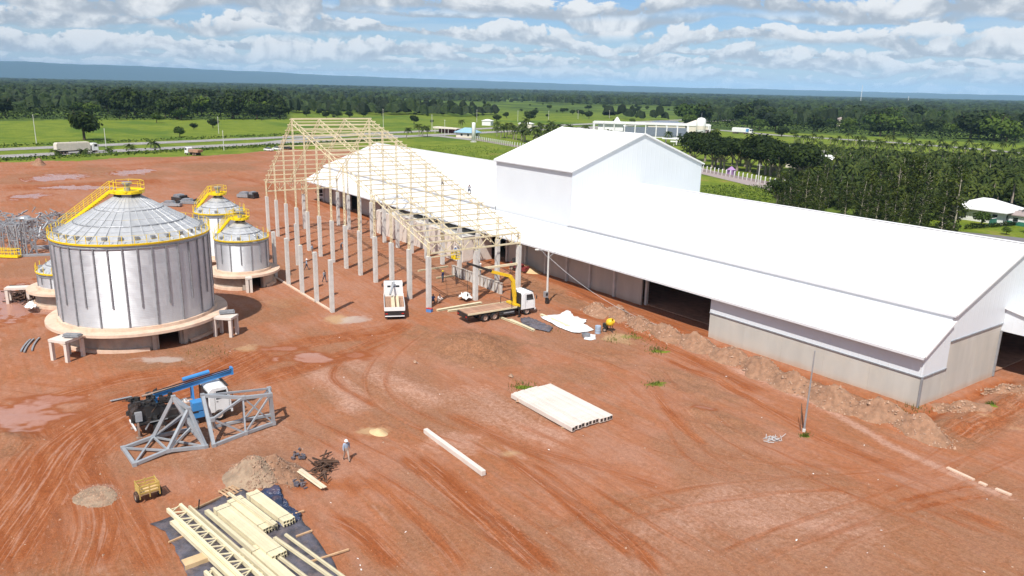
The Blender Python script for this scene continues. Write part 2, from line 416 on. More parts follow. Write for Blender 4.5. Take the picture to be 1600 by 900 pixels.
def inside(x, y, poly):
    c = np.zeros(x.shape, bool); n = len(poly)
    for i in range(n):
        x1, y1 = poly[i]; x2, y2 = poly[(i+1) % n]
        if y1 == y2: continue
        c ^= ((y1 > y) != (y2 > y)) & (x < (x2-x1)*(y-y1)/(y2-y1)+x1)
    return c
def P2(*pts): return [tuple(g(*p).xy) for p in pts]
# ------------------------------------------------------------------ ground
def axis_lines(lo, a, b, hi, step, growth, cap):
    core = list(np.arange(a, b, step))
    up = []; x = b; s = step
    while x < hi: up.append(x); s = min(s*growth, cap(x)); x += s
    dn = []; x = a; s = step
    while x > lo:
        s = min(s*growth, cap(x)); x -= s; dn.append(x)
    return np.array(dn[::-1]+core+up)
GX = axis_lines(-26000, -112.0, -14.0, 9000, 0.30, 1.018, lambda x: max(1.2, abs(x)*0.006) if abs(x) < 420 else abs(x)*0.06)
GY = axis_lines(-9000, -2.0, 72.0, 26000, 0.30, 1.018, lambda x: max(1.2, abs(x)*0.006) if abs(x) < 420 else abs(x)*0.06)
HEAPS = [(932,484,1.0),(967,492,1.1),(1000,507,1.1),(1042,522,1.25),(1090,538,1.2),(1141,557,1.2),(1191,578,1.25),(1240,601,1.2),(1303,626,1.35),(1378,649,1.3),(1437,672,1.2)]
DIRT = [(-290, -140)]+P2((0, 253), (120, 251), (215, 246), (330, 243), (440, 234), (520, 232), (600, 240))+[(-178, 112), (-150, 106), (-26, 107), (-8, 100), (40, 100), (90, 60), (90, -140)]
TRACKS = [  # pixel polylines: half width (m), channel, strength
    ([(-40, 905), (60, 760), (110, 690), (190, 640), (300, 600), (420, 545)], 3.2, 'o', 1.0),
    ([(130, 905), (150, 800), (90, 700), (60, 660)], 2.0, 'o', 0.8),
    ([(0, 640), (90, 620), (210, 590), (330, 575)], 1.8, 'o', 0.75),
    ([(250, 905), (190, 800), (140, 720)], 1.3, 'o', 0.6),
    ([(622, 708), (700, 770), (790, 850), (850, 905)], 0.55, 'o', 1.0),
    ([(648, 704), (730, 770), (800, 830), (880, 905)], 0.50, 'o', 1.0),
    ([(775, 700), (860, 765), (940, 830), (1000, 880)], 0.45, 'o', 0.85),
    ([(820, 715), (900, 770), (990, 850), (1040, 905)], 0.45, 'o', 0.8),
    ([(560, 735), (640, 800), (700, 860), (730, 905)], 0.5, 'o', 0.7),
    ([(500, 800), (560, 830), (640, 905)], 0.9, 'o', 0.75),
    ([(690, 640), (800, 690), (950, 735), (1060, 765)], 0.9, 'o', 0.55),
    ([(1010, 600), (1060, 660), (1110, 700)], 0.5, 'o', 0.8),
    ([(1380, 790), (1460, 770), (1545, 755)], 0.22, 'o', 0.9),
    ([(1400, 805), (1470, 785), (1560, 770)], 0.22, 'o', 0.9),
    ([(1440, 775), (1530, 810), (1605, 840)], 1.0, 'o', 0.6),
    ([(600, 545), (520, 560), (440, 585), (380, 600)], 1.6, 'o', 0.75),
    ([(625, 520), (560, 545), (520, 590), (600, 640)], 0.7, 'o', 0.6),
    ([(640, 500), (600, 520), (500, 530), (420, 545)], 1.6, 'o', 0.7),
    ([(1030, 555), (1150, 610), (1300, 690), (1480, 760)], 0.8, 'o', 0.7),
    ([(860, 480), (960, 505), (1080, 560), (1200, 620)], 1.3, 'o', 0.75),
    ([(880, 455), (1000, 500), (1110, 535)], 1.1, 'o', 0.85),
    ([(1480, 690), (1560, 650), (1605, 620)], 1.6, 'o', 0.8),
    ([(400, 330), (480, 380), (560, 420), (640, 470)], 3.0, 'o', 0.4),
    ([(350, 275), (420, 290), (470, 330)], 3.0, 'o', 0.55),
    ([(0, 295), (120, 290), (260, 282)], 6.0, 'o', 0.8),
    ([(0, 262), (200, 258), (420, 238)], 5.0, 'o', 0.45),
    ([(1130, 570), (1260, 625), (1400, 700), (1500, 745), (1605, 790)], 0.55, 'p', 0.55),
    ([(700, 600), (800, 660), (900, 700)], 3.0, 'p', 0.35),
    ([(480, 570), (540, 610), (560, 650)], 1.6, 'p', 0.45),
    ([(520, 545), (600, 590), (700, 640)], 2.5, 'p', 0.35),
    ([(240, 720), (330, 690), (470, 660)], 3.0, 'p', 0.30),
    ([(1100, 800), (1250, 800), (1400, 820)], 4.0, 'p', 0.35),
    ([(900, 880), (1050, 830), (1180, 760)], 3.0, 'p', 0.30),
]
TWIN = [  # wheel pairs: pixel polylines, strength
    ([(430, 640), (560, 705), (720, 800), (900, 905)], 0.6), ([(560, 660), (700, 720), (880, 830), (960, 905)], 0.5), ([(700, 660), (860, 740), (1040, 850), (1120, 905)], 0.65), ([(760, 650), (930, 730), (1130, 850), (1220, 905)], 0.45),
    ([(1000, 560), (1060, 620), (1180, 700), (1400, 790), (1605, 870)], 0.5), ([(1605, 600), (1500, 700), (1400, 745), (1200, 760), (1000, 790), (820, 860)], 0.45), ([(1605, 690), (1400, 780), (1200, 850), (1100, 905)], 0.5),
    ([(20, 905), (70, 780), (95, 700), (200, 645), (340, 590), (470, 540), (600, 515)], 0.8), ([(90, 905), (120, 800), (130, 720), (230, 655), (380, 605), (520, 560), (625, 520)], 0.8), ([(180, 905), (190, 820), (140, 730), (60, 640), (0, 610)], 0.6),
    ([(0, 720), (60, 690), (150, 640), (260, 600), (420, 550)], 0.8), ([(-10, 600), (120, 610), (260, 590), (400, 555), (560, 520), (660, 505)], 0.6), ([(660, 510), (600, 560), (590, 610), (660, 660), (780, 700)], 0.55), ([(840, 540), (960, 580), (1040, 640), (1090, 710), (1200, 770)], 0.5),
    ([(900, 640), (1010, 690), (1180, 730), (1380, 745), (1605, 800)], 0.4), ([(300, 300), (420, 300), (520, 330), (640, 400)], 0.5), ([(0, 320), (150, 300), (300, 280), (430, 250)], 0.5), ([(0, 275), (200, 262), (430, 245)], 0.4), ([(1240, 905), (1300, 840), (1420, 800), (1605, 740)], 0.4),
]
BLOBS = [  # pixel centre, radius across and along (m), channel, strength
    (25, 470, 7.0, 3.2, 'w', 1.0), (20, 650, 4.2, 2.0, 'w', 0.72), (90, 625, 2.4, 0.8, 'w', 0.62), (485, 560, 3.0, 1.0, 'w', 0.72), (440, 545, 2.4, 0.6, 'w', 0.6), (560, 555, 1.4, 0.7, 'w', 0.55),
    (92, 277, 6.0, 1.6, 'w', 1.2), (207, 269, 4.5, 1.6, 'w', 1.2), (135, 293, 9.0, 0.8, 'w', 1.1), (45, 307, 3.5, 1.2, 'w', 0.9),
    (250, 562, 2.6, 0.5, 'c', 1.0), (385, 545, 1.5, 0.8, 's', 0.7), (555, 500, 1.4, 0.8, 'c', 0.95), (525, 498, 1.7, 0.8, 's', 0.9),
    (590, 672, 1.2, 0.55, 's', 1.0), (800, 706, 0.9, 0.5, 's', 0.75), (965, 530, 1.6, 1.0, 's', 0.95), (1210, 686, 0.9, 0.45, 'c', 0.8),
    (820, 605, 1.1, 0.6, 'v', 0.8), (1025, 548, 1.0, 0.5, 'v', 0.9), (1023, 600, 0.9, 0.5, 'v', 0.6), (990, 527, 1.5, 0.5, 'v', 0.5),
    (1258, 681, 0.5, 0.3, 'v', 1.0), (1545, 640, 0.6, 0.4, 'v', 0.9), (1430, 636, 1.2, 0.3, 'v', 0.5), (150, 770, 1.6, 1.1, 'c', 0.5),
    (330, 555, 5.0, 1.6, 'b', 0.7), (260, 575, 6.0, 1.4, 'b', 0.6), (455, 470, 3.5, 1.6, 's', 0.35), (740, 545, 5.5, 3.2, 'b', 0.8), (420, 490, 5.0, 2.4, 'b', 0.5),
    (900, 590, 5.0, 2.5, 'b', 0.5), (1080, 600, 4.0, 2.0, 'b', 0.4), (560, 630, 5.0, 2.2, 'b', 0.45), (700, 690, 3.0, 1.5, 'p', 0.4),
    (1100, 640, 0.9, 0.4, 'w', 0.6), (1530, 655, 1.2, 0.25, 's', 0.5), (1590, 670, 1.2, 0.25, 's', 0.5), (520, 760, 3.0, 1.2, 'o', 0.7), (420, 860, 3.0, 2.0, 'o', 0.2),
    (40, 790, 3.0, 3.0, 'o', 0.8), (30, 860, 3.0, 3.0, 'o', 0.5), (90, 720, 3.0, 3.0, 'o', 0.8),
]
ROUGH = [(740, 548, 6.5, 4.5, 0.30), (655, 520, 3.0, 2.5, 0.2), (1080, 600, 7.0, 3.0, 0.20), (1130, 660, 5.0, 2.5, 0.20), (960, 560, 5.0, 2.5, 0.16), (900, 585, 4.0, 2.0, 0.14), (420, 742, 3.5, 2.5, 0.2), (590, 660, 2.0, 1.2, 0.15), (560, 620, 4.0, 3.0, 0.10), (10, 700, 3.0, 3.0, 0.2), (350, 540, 5.0, 3.0, 0.10), (440, 475, 5.0, 3.0, 0.10), (820, 440, 4.0, 2.0, 0.25), (340, 262, 18, 12, 0.35), (150, 265, 20, 6, 0.2), (560, 400, 10, 8, 0.10), (600, 380, 10, 8, 0.10)]
TR2 = [P2(*t_[0]) for t_ in TRACKS]
HP2 = [g(px, py+4) for px, py, hh in HEAPS]
def ground_h0(x, y):
    near = sstep(-x, 420, 200)*sstep(np.abs(y), 420, 200)
    h = (fbm(x*0.09, y*0.09, 3, 4)-0.5)*0.30+(fbm(x*0.5, y*0.5, 5, 4)-0.5)*0.10+(fbm(x*1.7, y*1.7, 15, 3)-0.5)*0.05
    # a trench at the foot of the warehouse and the bank in front of it
    wx = sstep(x, -180, -176)*sstep(x, -27, -29.5)
    h -= 0.55*np.exp(-((y-65.9)/0.45)**2)*wx*sstep(x, -55, -52)
    h += 0.45*np.exp(-((y-(66.2+0.5*np.sin(x*0.21)))/0.75)**2)*sstep(x, -176, -170)*sstep(x, -52, -56)*(0.7+0.6*fbm(x*0.3, y*0.3, 8, 2))
    h -= 0.35*np.exp(-((x+28.9)/0.5)**2)*sstep(y, 64, 66)*sstep(y, 84, 82)
    h += 0.5*np.exp(-((x+26.2+0.3*np.sin(y))/1.3)**2)*sstep(y, 63, 66)*sstep(y, 90, 80)
    bd = seg_dist(x, y, [(c.x, c.y) for c in HP2]); k = bd < 5
    h[k] += 0.38*np.exp(-(bd[k]/1.5)**2)*(0.3+1.4*fbm(x[k]*0.9, y[k]*0.9, 12, 3))
    for (px, py, hh), c in zip(HEAPS, HP2):
        k = (np.abs(x-c.x) < 6) & (np.abs(y-c.y) < 4); xx, yy = x[k], y[k]; r = np.hypot((xx-c.x)/2.1, (yy-c.y)/1.25)
        h[k] += 0.42*hh*np.exp(-r*r*1.2)*(0.75+0.5*fbm(xx*1.1, yy*1.1, 11, 3))
    # low spoil heaps
    for px, py, rx, ry, hh, sd in ((740, 545, 5.2, 3.6, 1.5, 1), (405, 742, 3.0, 2.0, 0.85, 2), (150, 772, 1.5, 1.2, 0.10, 3), (5, 690, 1.6, 1.6, 0.5, 4), (1085, 640, 2.4, 1.6, 0.30, 5), (1120, 590, 3.2, 1.2, 0.3, 6), (1000, 470, 3.0, 1.0, 0.4, 7), (360, 268, 14, 9, 0.9, 8), (60, 257, 3.0, 2.2, 1.6, 9), (640, 600, 3.5, 1.6, 0.25, 10)):
        c = g(px, py); k = (np.abs(x-c.x) < 2.6*rx) & (np.abs(y-c.y) < 2.6*ry); xx, yy = x[k], y[k]; r = np.hypot((xx-c.x)/rx, (yy-c.y)/ry)
        h[k] += hh*np.exp(-r*r*1.6)*(0.6+0.8*fbm(xx*0.7, yy*0.7, 20+sd, 4))
    # rough, dug up ground
    rough = np.zeros_like(x)
    for px, py, rx, ry, am in ROUGH:
        c = g(px, py); k = (np.abs(x-c.x) < 2.5*rx) & (np.abs(y-c.y) < 2.5*ry); r = np.hypot((x[k]-c.x)/rx, (y[k]-c.y)/ry)
        rough[k] = np.maximum(rough[k], am*np.exp(-r**4))
    rough = np.maximum(rough, 0.22*np.exp(-((y-64.0)/2.2)**4)*wx*sstep(x, -100, -80)); rough = np.maximum(rough, 0.25*np.exp(-((x+25.5)/2.5)**4)*sstep(y, 60, 64)*sstep(y, 95, 85))
    k = rough > 0.004
    h[k] += rough[k]*((fbm(x[k]*0.8, y[k]*0.8, 33, 4)-0.5)*2.4+(fbm(x[k]*1.7, y[k]*1.7, 36, 3)-0.5)*1.2)
    for (pts, wd, ch, st), p2 in zip(TRACKS, TR2):
        if ch != 'o' or wd > 1.2: continue
        pa = np.array(p2); k = (x > pa[:, 0].min()-3*wd) & (x < pa[:, 0].max()+3*wd) & (y > pa[:, 1].min()-3*wd) & (y < pa[:, 1].max()+3*wd)
        d = seg_dist(x[k], y[k], p2); h[k] -= 0.07*st*np.exp(-(d/wd)**2)
    return h*near
_XX, _YY = np.meshgrid(GX, GY, indexing='ij'); GZ = np.zeros_like(_XX); _nm = (_XX > -430) & (_XX < 130) & (np.abs(_YY) < 430); GZ[_nm] = ground_h0(_XX[_nm], _YY[_nm])
def ground_h(x, y):
    i = np.clip(np.searchsorted(GX, x)-1, 0, len(GX)-2); j = np.clip(np.searchsorted(GY, y)-1, 0, len(GY)-2)
    u = (x-GX[i])/(GX[i+1]-GX[i]); v = (y-GY[j])/(GY[j+1]-GY[j])
    return (GZ[i, j]*(1-u)+GZ[i+1, j]*u)*(1-v)+(GZ[i, j+1]*(1-u)+GZ[i+1, j+1]*u)*v
def ground_at(x, y):
    return float(ground_h(np.array([x], float), np.array([y], float))[0])
def G(px, py, dz=0.0):
    p = g(px, py); p.z = ground_at(p.x, p.y)+dz; return p
def make_ground():
    nx, ny = len(GX), len(GY)
    X, Y = np.meshgrid(GX, GY, indexing='ij'); x = X.ravel(); y = Y.ravel()
    z = GZ.ravel(); print('ground', nx, ny)
    r = np.hypot(x, y)
    ch = {k: np.zeros(len(x)) for k in 'opwscvb'}
    nearm = (x > -430) & (x < 100) & (np.abs(y) < 430)
    xi, yi = x[nearm], y[nearm]
    nz = fbm(xi*0.55, yi*0.55, 40, 4); nz2 = fbm(xi*1.6, yi*1.6, 47, 3); nzs = fbm(xi*0.10, yi*0.9, 44, 4)
    rut = np.zeros((len(xi), 3))
    def keep_rut(kk, d, sa, m, seed):
        old = rut[kk]; b_ = m > old[:, 2]; old[b_] = np.stack([d, sa+seed*37.0, m], 1)[b_]; rut[kk] = old
    for ti, (pts, wd, c, st) in enumerate(TRACKS):
        pa = np.array(P2(*pts)); kk = (xi > pa[:, 0].min()-4*wd) & (xi < pa[:, 0].max()+4*wd) & (yi > pa[:, 1].min()-4*wd) & (yi < pa[:, 1].max()+4*wd)
        d, sa, LL = seg_ds(xi[kk], yi[kk], curve(P2(*pts)))
        lines = fbm(d*1.6+50, sa*0.06+wd*9, 66, 3)
        m = st*np.exp(-(d/wd)**2*0.9)*(0.05+1.9*(0.35*nz[kk]+0.65*lines))*sstep(sa, -0.5, 2.5)*sstep(LL-sa, -0.5, 2.5)
        if c == 'o': keep_rut(kk, d, sa, st*np.exp(-(d/wd)**2*0.7)*sstep(sa, -0.5, 2.5)*sstep(LL-sa, -0.5, 2.5), ti)
        d = np.abs(d)
        # twin wheel lines inside the broad tracks
        full = np.zeros(len(xi)); full[kk] = np.clip(m, 0, 1); ch[c][nearm] = np.maximum(ch[c][nearm], full)
    for ti, (pts, st) in enumerate(TWIN):
        cv = curve(P2(*pts)); pa = np.array(cv); kk = (xi > pa[:, 0].min()-5) & (xi < pa[:, 0].max()+5) & (yi > pa[:, 1].min()-5) & (yi < pa[:, 1].max()+5)
        d, sa, LL = seg_ds(xi[kk], yi[kk], cv); far_ = np.clip(np.hypot(xi[kk], yi[kk])/120, 1, 4)
        m = st*np.exp(-((np.abs(d)-1.0)/(0.34*far_))**2)*(0.3+1.2*fbm(sa*0.22, d*2+7, 67, 3))*sstep(sa, -0.5, 5)*sstep(LL-sa, -0.5, 5)
        keep_rut(kk, d, sa, 0.9*st*np.exp(-((np.abs(d)-1.0)/(0.5*far_))**2)*sstep(sa, -0.5, 5)*sstep(LL-sa, -0.5, 5), ti+50)
        full = np.zeros(len(xi)); full[kk] = np.clip(m, 0, 1); ch['o'][nearm] = np.maximum(ch['o'][nearm], full)
    for px, py, ra, rb, c, st in BLOBS:
        q = g(px, py); u = CAM_R.xy.normalized(); dx, dy = xi-q.x, yi-q.y
        a = dx*u.x+dy*u.y; b = -dx*u.y+dy*u.x
        rb2 = rb*max(1.0, (q.xy.length/27.0)*0.55)
        rr = np.hypot(a/ra, b/rb2)+(nz-0.5)*1.6+(nz2-0.5)*0.9
        m = st*(sstep(rr, 1.5, 0.55) if c == 'w' else sstep(rr, 1.6, 0.3))
        ch[c][nearm] = np.maximum(ch[c][nearm], m)
    tr = np.exp(-((yi-65.8)/0.7)**2)*sstep(xi, -56, -53)*sstep(xi, -28, -30)+np.exp(-((yi-68.0)/1.5)**2)*sstep(xi, -178, -172)*sstep(xi, -52, -55)+np.exp(-((xi+28.8)/0.8)**2)*sstep(yi, 64, 66)*sstep(yi, 84, 82)
    ch['o'][nearm] = np.maximum(ch['o'][nearm], np.clip(tr, 0, 1))
    ch['b'][nearm] = np.maximum(ch['b'][nearm], 0.45*sstep(fbm(xi*0.07+3, yi*0.07, 71, 3), 0.52, 0.66))
    rg = np.zeros(len(xi))
    for px, py, rx, ry, am in ROUGH:
        c = g(px, py); rg = np.maximum(rg, np.exp(-np.hypot((xi-c.x)/rx, (yi-c.y)/ry)**4)*am*3.2)
    rg = np.maximum(rg, 0.8*np.exp(-((yi-64.0)/2.4)**4)*sstep(xi, -100, -80)*sstep(xi, -24, -28)); rg = np.maximum(rg, 0.8*np.exp(-((xi+25.5)/2.5)**4)*sstep(yi, 60, 64)*sstep(yi, 95, 85))
    ch['b'][nearm] = np.maximum(ch['b'][nearm], np.clip(rg, 0, 0.9)*(0.4+1.0*nz2)); ch['o'][nearm] *= 1-0.5*np.clip(rg, 0, 1)
    edge = (fbm(x*0.12, y*0.12, 60, 3)-0.5)*9
    dirt = inside(x+edge, y+edge*0.7, DIRT).astype(float)
    back = ((y > 104) & (y < 112) & (x > -170) & (x < -60)).astype(float)
    grass = np.clip(1-dirt, 0, 1)
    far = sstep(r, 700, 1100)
    PL = P2((1236, 233), (1450, 240), (1720, 255), (1720, 350), (1600, 338), (1490, 332), (1440, 352), (1300, 340), (1212, 318)); far = np.maximum(far, 0.8*inside(x, y, PL))  # plantation ground coloured darker to stand for shade under the trees
    for PW in (P2((1062, 199), (1400, 216), (1720, 233), (1720, 168), (1062, 160)), P2((-120, 190), (120, 188), (448, 186), (448, 145), (-120, 145))): far = np.maximum(far, 0.95*inside(x, y, PW))  # ground under both woods darkened in colour the same way
    me = bpy.data.meshes.new('ground')
    V = np.stack([x, y, z], 1)
    idx = np.arange(nx*ny).reshape(nx, ny)
    F = np.stack([idx[:-1, :-1], idx[1:, :-1], idx[1:, 1:], idx[:-1, 1:]], -1).reshape(-1, 4)
    me.vertices.add(len(V)); me.vertices.foreach_set('co', V.astype(np.float32).ravel())
    me.loops.add(F.size); me.loops.foreach_set('vertex_index', F.astype(np.int32).ravel())
    me.polygons.add(len(F)); me.polygons.foreach_set('loop_start', np.arange(0, F.size, 4, dtype=np.int32))
    me.polygons.foreach_set('use_smooth', np.ones(len(F), bool))
    me.update(calc_edges=True)
    def attr(nm, a, b, c):
        at = me.attributes.new(nm, 'FLOAT_COLOR', 'POINT')
        at.data.foreach_set('color', np.stack([a, b, c, np.ones(len(a))], 1).astype(np.float32).ravel())
    attr('soil', ch['o'], ch['p'], ch['b'])
    RT = np.zeros((len(x), 3)); RT[nearm] = rut; attr('rut', RT[:, 0], RT[:, 1], RT[:, 2])
    attr('spill', ch['w'], ch['s'], ch['c'])
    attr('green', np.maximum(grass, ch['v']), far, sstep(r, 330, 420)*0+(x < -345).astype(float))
    return me
def ground_material():
    m, t = mat_new('site_ground')
    pos = t.n('ShaderNodeNewGeometry', out=0)
    def at(nm):
        c = t.n('ShaderNodeAttribute', out=0, attribute_name=nm)
        return t.n('ShaderNodeSeparateColor', {0: c}, out=None).outputs
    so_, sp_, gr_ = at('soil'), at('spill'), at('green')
    big = t.noise(pos, 0.055, 5.0, 0.6, 0.6)
    mid = t.noise(pos, 0.33, 6.0, 0.62, 0.4)
    streak = t.noise(t.vscale(pos, (0.10, 0.9, 1.0), (0, 0, R_(4))), 1.0, 6.0, 0.62, 0.5)
    streak2 = t.noise(t.vscale(pos, (0.16, 1.6, 1.0), (0, 0, R_(-24))), 1.0, 5.0, 0.62, 0.4)
    fine = t.noise(pos, 2.6, 6.0, 0.68)
    grit = t.noise(pos, 11.0, 4.0, 0.7)
    DRY, ORANGE, DARK, BROWN, PALE = (0.365, 0.182, 0.116), (0.340, 0.124, 0.052), (0.262, 0.077, 0.025), (0.255, 0.136, 0.076), (0.455, 0.275, 0.202)
    k = t.math('ADD', t.math('MULTIPLY', big, 0.35), t.math('ADD', t.math('MULTIPLY', streak, 0.35), t.math('MULTIPLY', mid, 0.30)))
    c = t.mix(t.smooth(k, 0.40, 0.60), DRY, ORANGE)
    c = t.mix(t.math('MULTIPLY', t.smooth(t.math('ADD', t.math('MULTIPLY', streak2, 0.5), t.math('MULTIPLY', big, 0.5)), 0.48, 0.64), 0.50), c, BROWN)
    c = t.mix(t.math('MULTIPLY', t.smooth(t.math('ADD', t.math('MULTIPLY', mid, 0.5), t.math('MULTIPLY', streak, 0.5)), 0.54, 0.68), 0.6), c, PALE)
    wob = t.math('MULTIPLY', t.math('SUBTRACT', fine, 0.5), 0.7)
    def msk(s, lo, hi, amt): return t.math('MULTIPLY', t.smooth(t.math('ADD', s, t.math('MULTIPLY', wob, t.smooth(s, 0.02, 0.2))), lo, hi), amt)
    c = t.mix(msk(so_[2], 0.1, 0.7, 0.75), c, BROWN)
    c = t.mix(msk(so_[1], 0.05, 0.6, 0.75), c, PALE)
    c = t.mix(msk(so_[0], 0.12, 0.75, 0.95), c, t.mix(t.smooth(streak, 0.35, 0.65), ORANGE, DARK))
    rv_ = t.n('ShaderNodeAttribute', out=1, attribute_name='rut'); rs_ = t.n('ShaderNodeSeparateXYZ', {0: rv_}, out=None).outputs
    rl = t.noise(t.n('ShaderNodeCombineXYZ', {0: t.math('MULTIPLY', rs_[0], 4.2), 1: t.math('MULTIPLY', rs_[1], 0.16), 2: 0.0}), 1.0, 5.0, 0.66, 0.0, dim='2D')
    c = t.mix(t.math('MULTIPLY', t.smooth(rl, 0.50, 0.62), t.math('MULTIPLY', rs_[2], 0.85)), c, DARK)
    c = t.mix(t.math('MULTIPLY', t.smooth(rl, 0.46, 0.36), t.math('MULTIPLY', rs_[2], 0.50)), c, PALE)
    # clods on the dug up ground
    cl = t.noise(pos, 4.5, 5.0, 0.72)
    c = t.mix(1.0, c, t.mix(t.math('MULTIPLY', so_[2], 1.0), (1.0, 1.0, 1.0), t.mix(t.smooth(cl, 0.36, 0.62), (0.76, 0.73, 0.70), (1.20, 1.20, 1.20))), 'MULTIPLY')
    sp = t.smooth(fine, 0.30, 0.72)
    c = t.mix(1.0, c, t.mix(sp, (0.86, 0.84, 0.82), (1.12, 1.12, 1.13)), 'MULTIPLY')
    c = t.mix(1.0, c, t.mix(t.smooth(grit, 0.25, 0.75), (0.80, 0.79, 0.78), (1.17, 1.17, 1.18)), 'MULTIPLY')
    # scattered pale pebbles and clods
    vor = t.n('ShaderNodeTexVoronoi', {'Vector': pos, 'Scale': 1.5}, out=None)
    peb = t.math('MULTIPLY', t.smooth(vor.outputs[0], 0.10, 0.05), t.smooth(t.noise(pos, 0.4, 3.0), 0.50, 0.62))
    c = t.mix(t.math('MULTIPLY', peb, 0.25), c, (0.56, 0.42, 0.32))
    c = t.mix(msk(sp_[1], 0.15, 0.95, 0.75), c, (0.45, 0.30, 0.165))
    c = t.mix(msk(sp_[2], 0.15, 0.95, 0.7), c, (0.43, 0.36, 0.315))
    rim = t.math('MULTIPLY', t.smooth(t.math('ADD', sp_[0], t.math('MULTIPLY', wob, t.smooth(sp_[0], 0.0, 0.1))), 0.02, 0.35), 0.75)
    c = t.mix(rim, c, DARK)
    wet = t.smooth(t.math('ADD', sp_[0], t.math('MULTIPLY', wob, 0.25)), 0.42, 0.80)
    c = t.mix(wet, c, t.mix(t.smooth(big, 0.4, 0.6), (0.39, 0.175, 0.112), (0.41, 0.215, 0.16)))
    # grass
    gn = t.noise(pos, 0.10, 6.0, 0.65, 0.4); gf = t.noise(pos, 1.3, 5.0, 0.7)
    gc = t.mix(t.smooth(gn, 0.36, 0.64), (0.112, 0.165, 0.016), (0.175, 0.218, 0.026))
    gl = t.noise(t.vscale(pos, (0.5, 1, 1), (0, 0, R_(32))), 0.020, 6.0, 0.62)
    gc = t.mix(t.math('MULTIPLY', t.smooth(gl, 0.48, 0.62), gr_[2]), gc, (0.085, 0.145, 0.018))
    gc = t.mix(1.0, gc, t.mix(t.smooth(gf, 0.3, 0.7), (0.72, 0.75, 0.7), (1.22, 1.18, 1.1)), 'MULTIPLY')
    gc = t.mix(t.math('MULTIPLY', t.smooth(gn, 0.60, 0.74), t.math('SUBTRACT', 1.0, gr_[2])), gc, (0.29, 0.17, 0.075))
    gc = t.mix(gr_[1], gc, t.mix(t.smooth(gl, 0.42, 0.6), (0.10, 0.15, 0.022), (0.045, 0.075, 0.016)))  # distant woodland green, also the painted tree shade of the nearer groves
    gm = t.smooth(t.math('ADD', gr_[0], t.math('MULTIPLY', t.math('SUBTRACT', gf, 0.5), 0.8)), 0.40, 0.62)
    c = t.mix(gm, c, gc)
    hgt = t.math('ADD', t.math('ADD', t.math('MULTIPLY', fine, 0.6), t.math('ADD', t.math('MULTIPLY', t.math('MULTIPLY', cl, so_[2]), 0.9), t.math('MULTIPLY', t.math('MULTIPLY', rl, rs_[2]), 0.5))), t.math('ADD', t.math('MULTIPLY', grit, 0.22), t.math('MULTIPLY', streak, 0.5)))
    bst = t.math('MULTIPLY', t.math('SUBTRACT', 1.0, wet), 0.55)
    nrm = t.n('ShaderNodeBump', {'Height': hgt, 'Strength': bst, 'Distance': 0.20})
    rough = t.math('SUBTRACT', 0.95, t.math('ADD', t.math('MULTIPLY', wet, 0.55), t.math('MULTIPLY', rim, 0.2)))
    finish(t, c, rough, 0.0, nrm, t.math('ADD', 0.12, t.math('MULTIPLY', wet, 0.4)))
    MATS['site_ground'] = m
ground_material()
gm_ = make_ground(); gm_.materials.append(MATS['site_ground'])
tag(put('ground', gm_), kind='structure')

# roads of the highway: both carriageways run straight past the site
def strip(name, pts, wl, wr, z, m, kind='structure'):
    mb = MB(); n = len(pts); L = []; Rr = []
    for i, p in enumerate(pts):
        a = Vector(pts[max(0, i-1)]); b = Vector(pts[min(n-1, i+1)]); d = (b-a).normalized(); nn = Vector((-d.y, d.x))
        L.append(Vector(p)+nn*wl); Rr.append(Vector(p)-nn*wr)
    for i in range(n-1):
        mb.quad((*Rr[i], z), (*Rr[i+1], z), (*L[i+1], z), (*L[i], z))
    return tag(mb.build(name, m), kind=kind)
H0 = g(0, 245).xy; HD = (g(400, 225).xy-H0).normalized(); HN = Vector((-HD.y, HD.x)); H2 = (g(0, 234).xy-H0).dot(HN)
def hw(s, t): return H0+HD*s+HN*t          # s along the highway, t away from the site
ss = list(range(-500, 2600, 60))
strip('road', [hw(s, 0.0) for s in ss], 6.0, 6.0, 0.10, 'asphalt')
strip('road', [hw(s, H2) for s in ss], 6.0, 6.0, 0.10, 'asphalt')
def lane_lines():
    for t, dash in ((0.0, True), (-4.4, False), (4.4, False), (H2, True), (H2-4.4, False), (H2+4.4, False)):
        mb = MB()
        if dash:
            for s in range(-200, 900, 12): mb.quad((*hw(s, t-0.09), 0.115), (*hw(s+4, t-0.09), 0.115), (*hw(s+4, t+0.09), 0.115), (*hw(s, t+0.09), 0.115))
        else: mb.quad((*hw(-300, t-0.08), 0.115), (*hw(1200, t-0.08), 0.115), (*hw(1200, t+0.08), 0.115), (*hw(-300, t+0.08), 0.115))
        tag(mb.build('road_marking', 'white_paint'), kind='structure')
lane_lines()
# paved yard road behind the steel frame, service road of the complex, lane by the white house
strip('road', P2((395, 226), (470, 217), (560, 211), (690, 213), (745, 219)), 4.0, 5.0, 0.09, 'asphalt')
strip('road', P2((880, 203), (960, 199), (1060, 199), (1130, 204), (1210, 211), (1300, 217), (1400, 223), (1500, 231), (1640, 243)), 5.5, 5.5, 0.10, 'asphalt')
strip('road', P2((1400, 358), (1500, 366), (1560, 372), (1660, 383)), 3.2, 3.2, 0.09, 'asphalt_dark')
strip('path', P2((1090, 262), (1130, 272), (1240, 297)), 1.0, 8.0, 0.05, 'roof_brown')

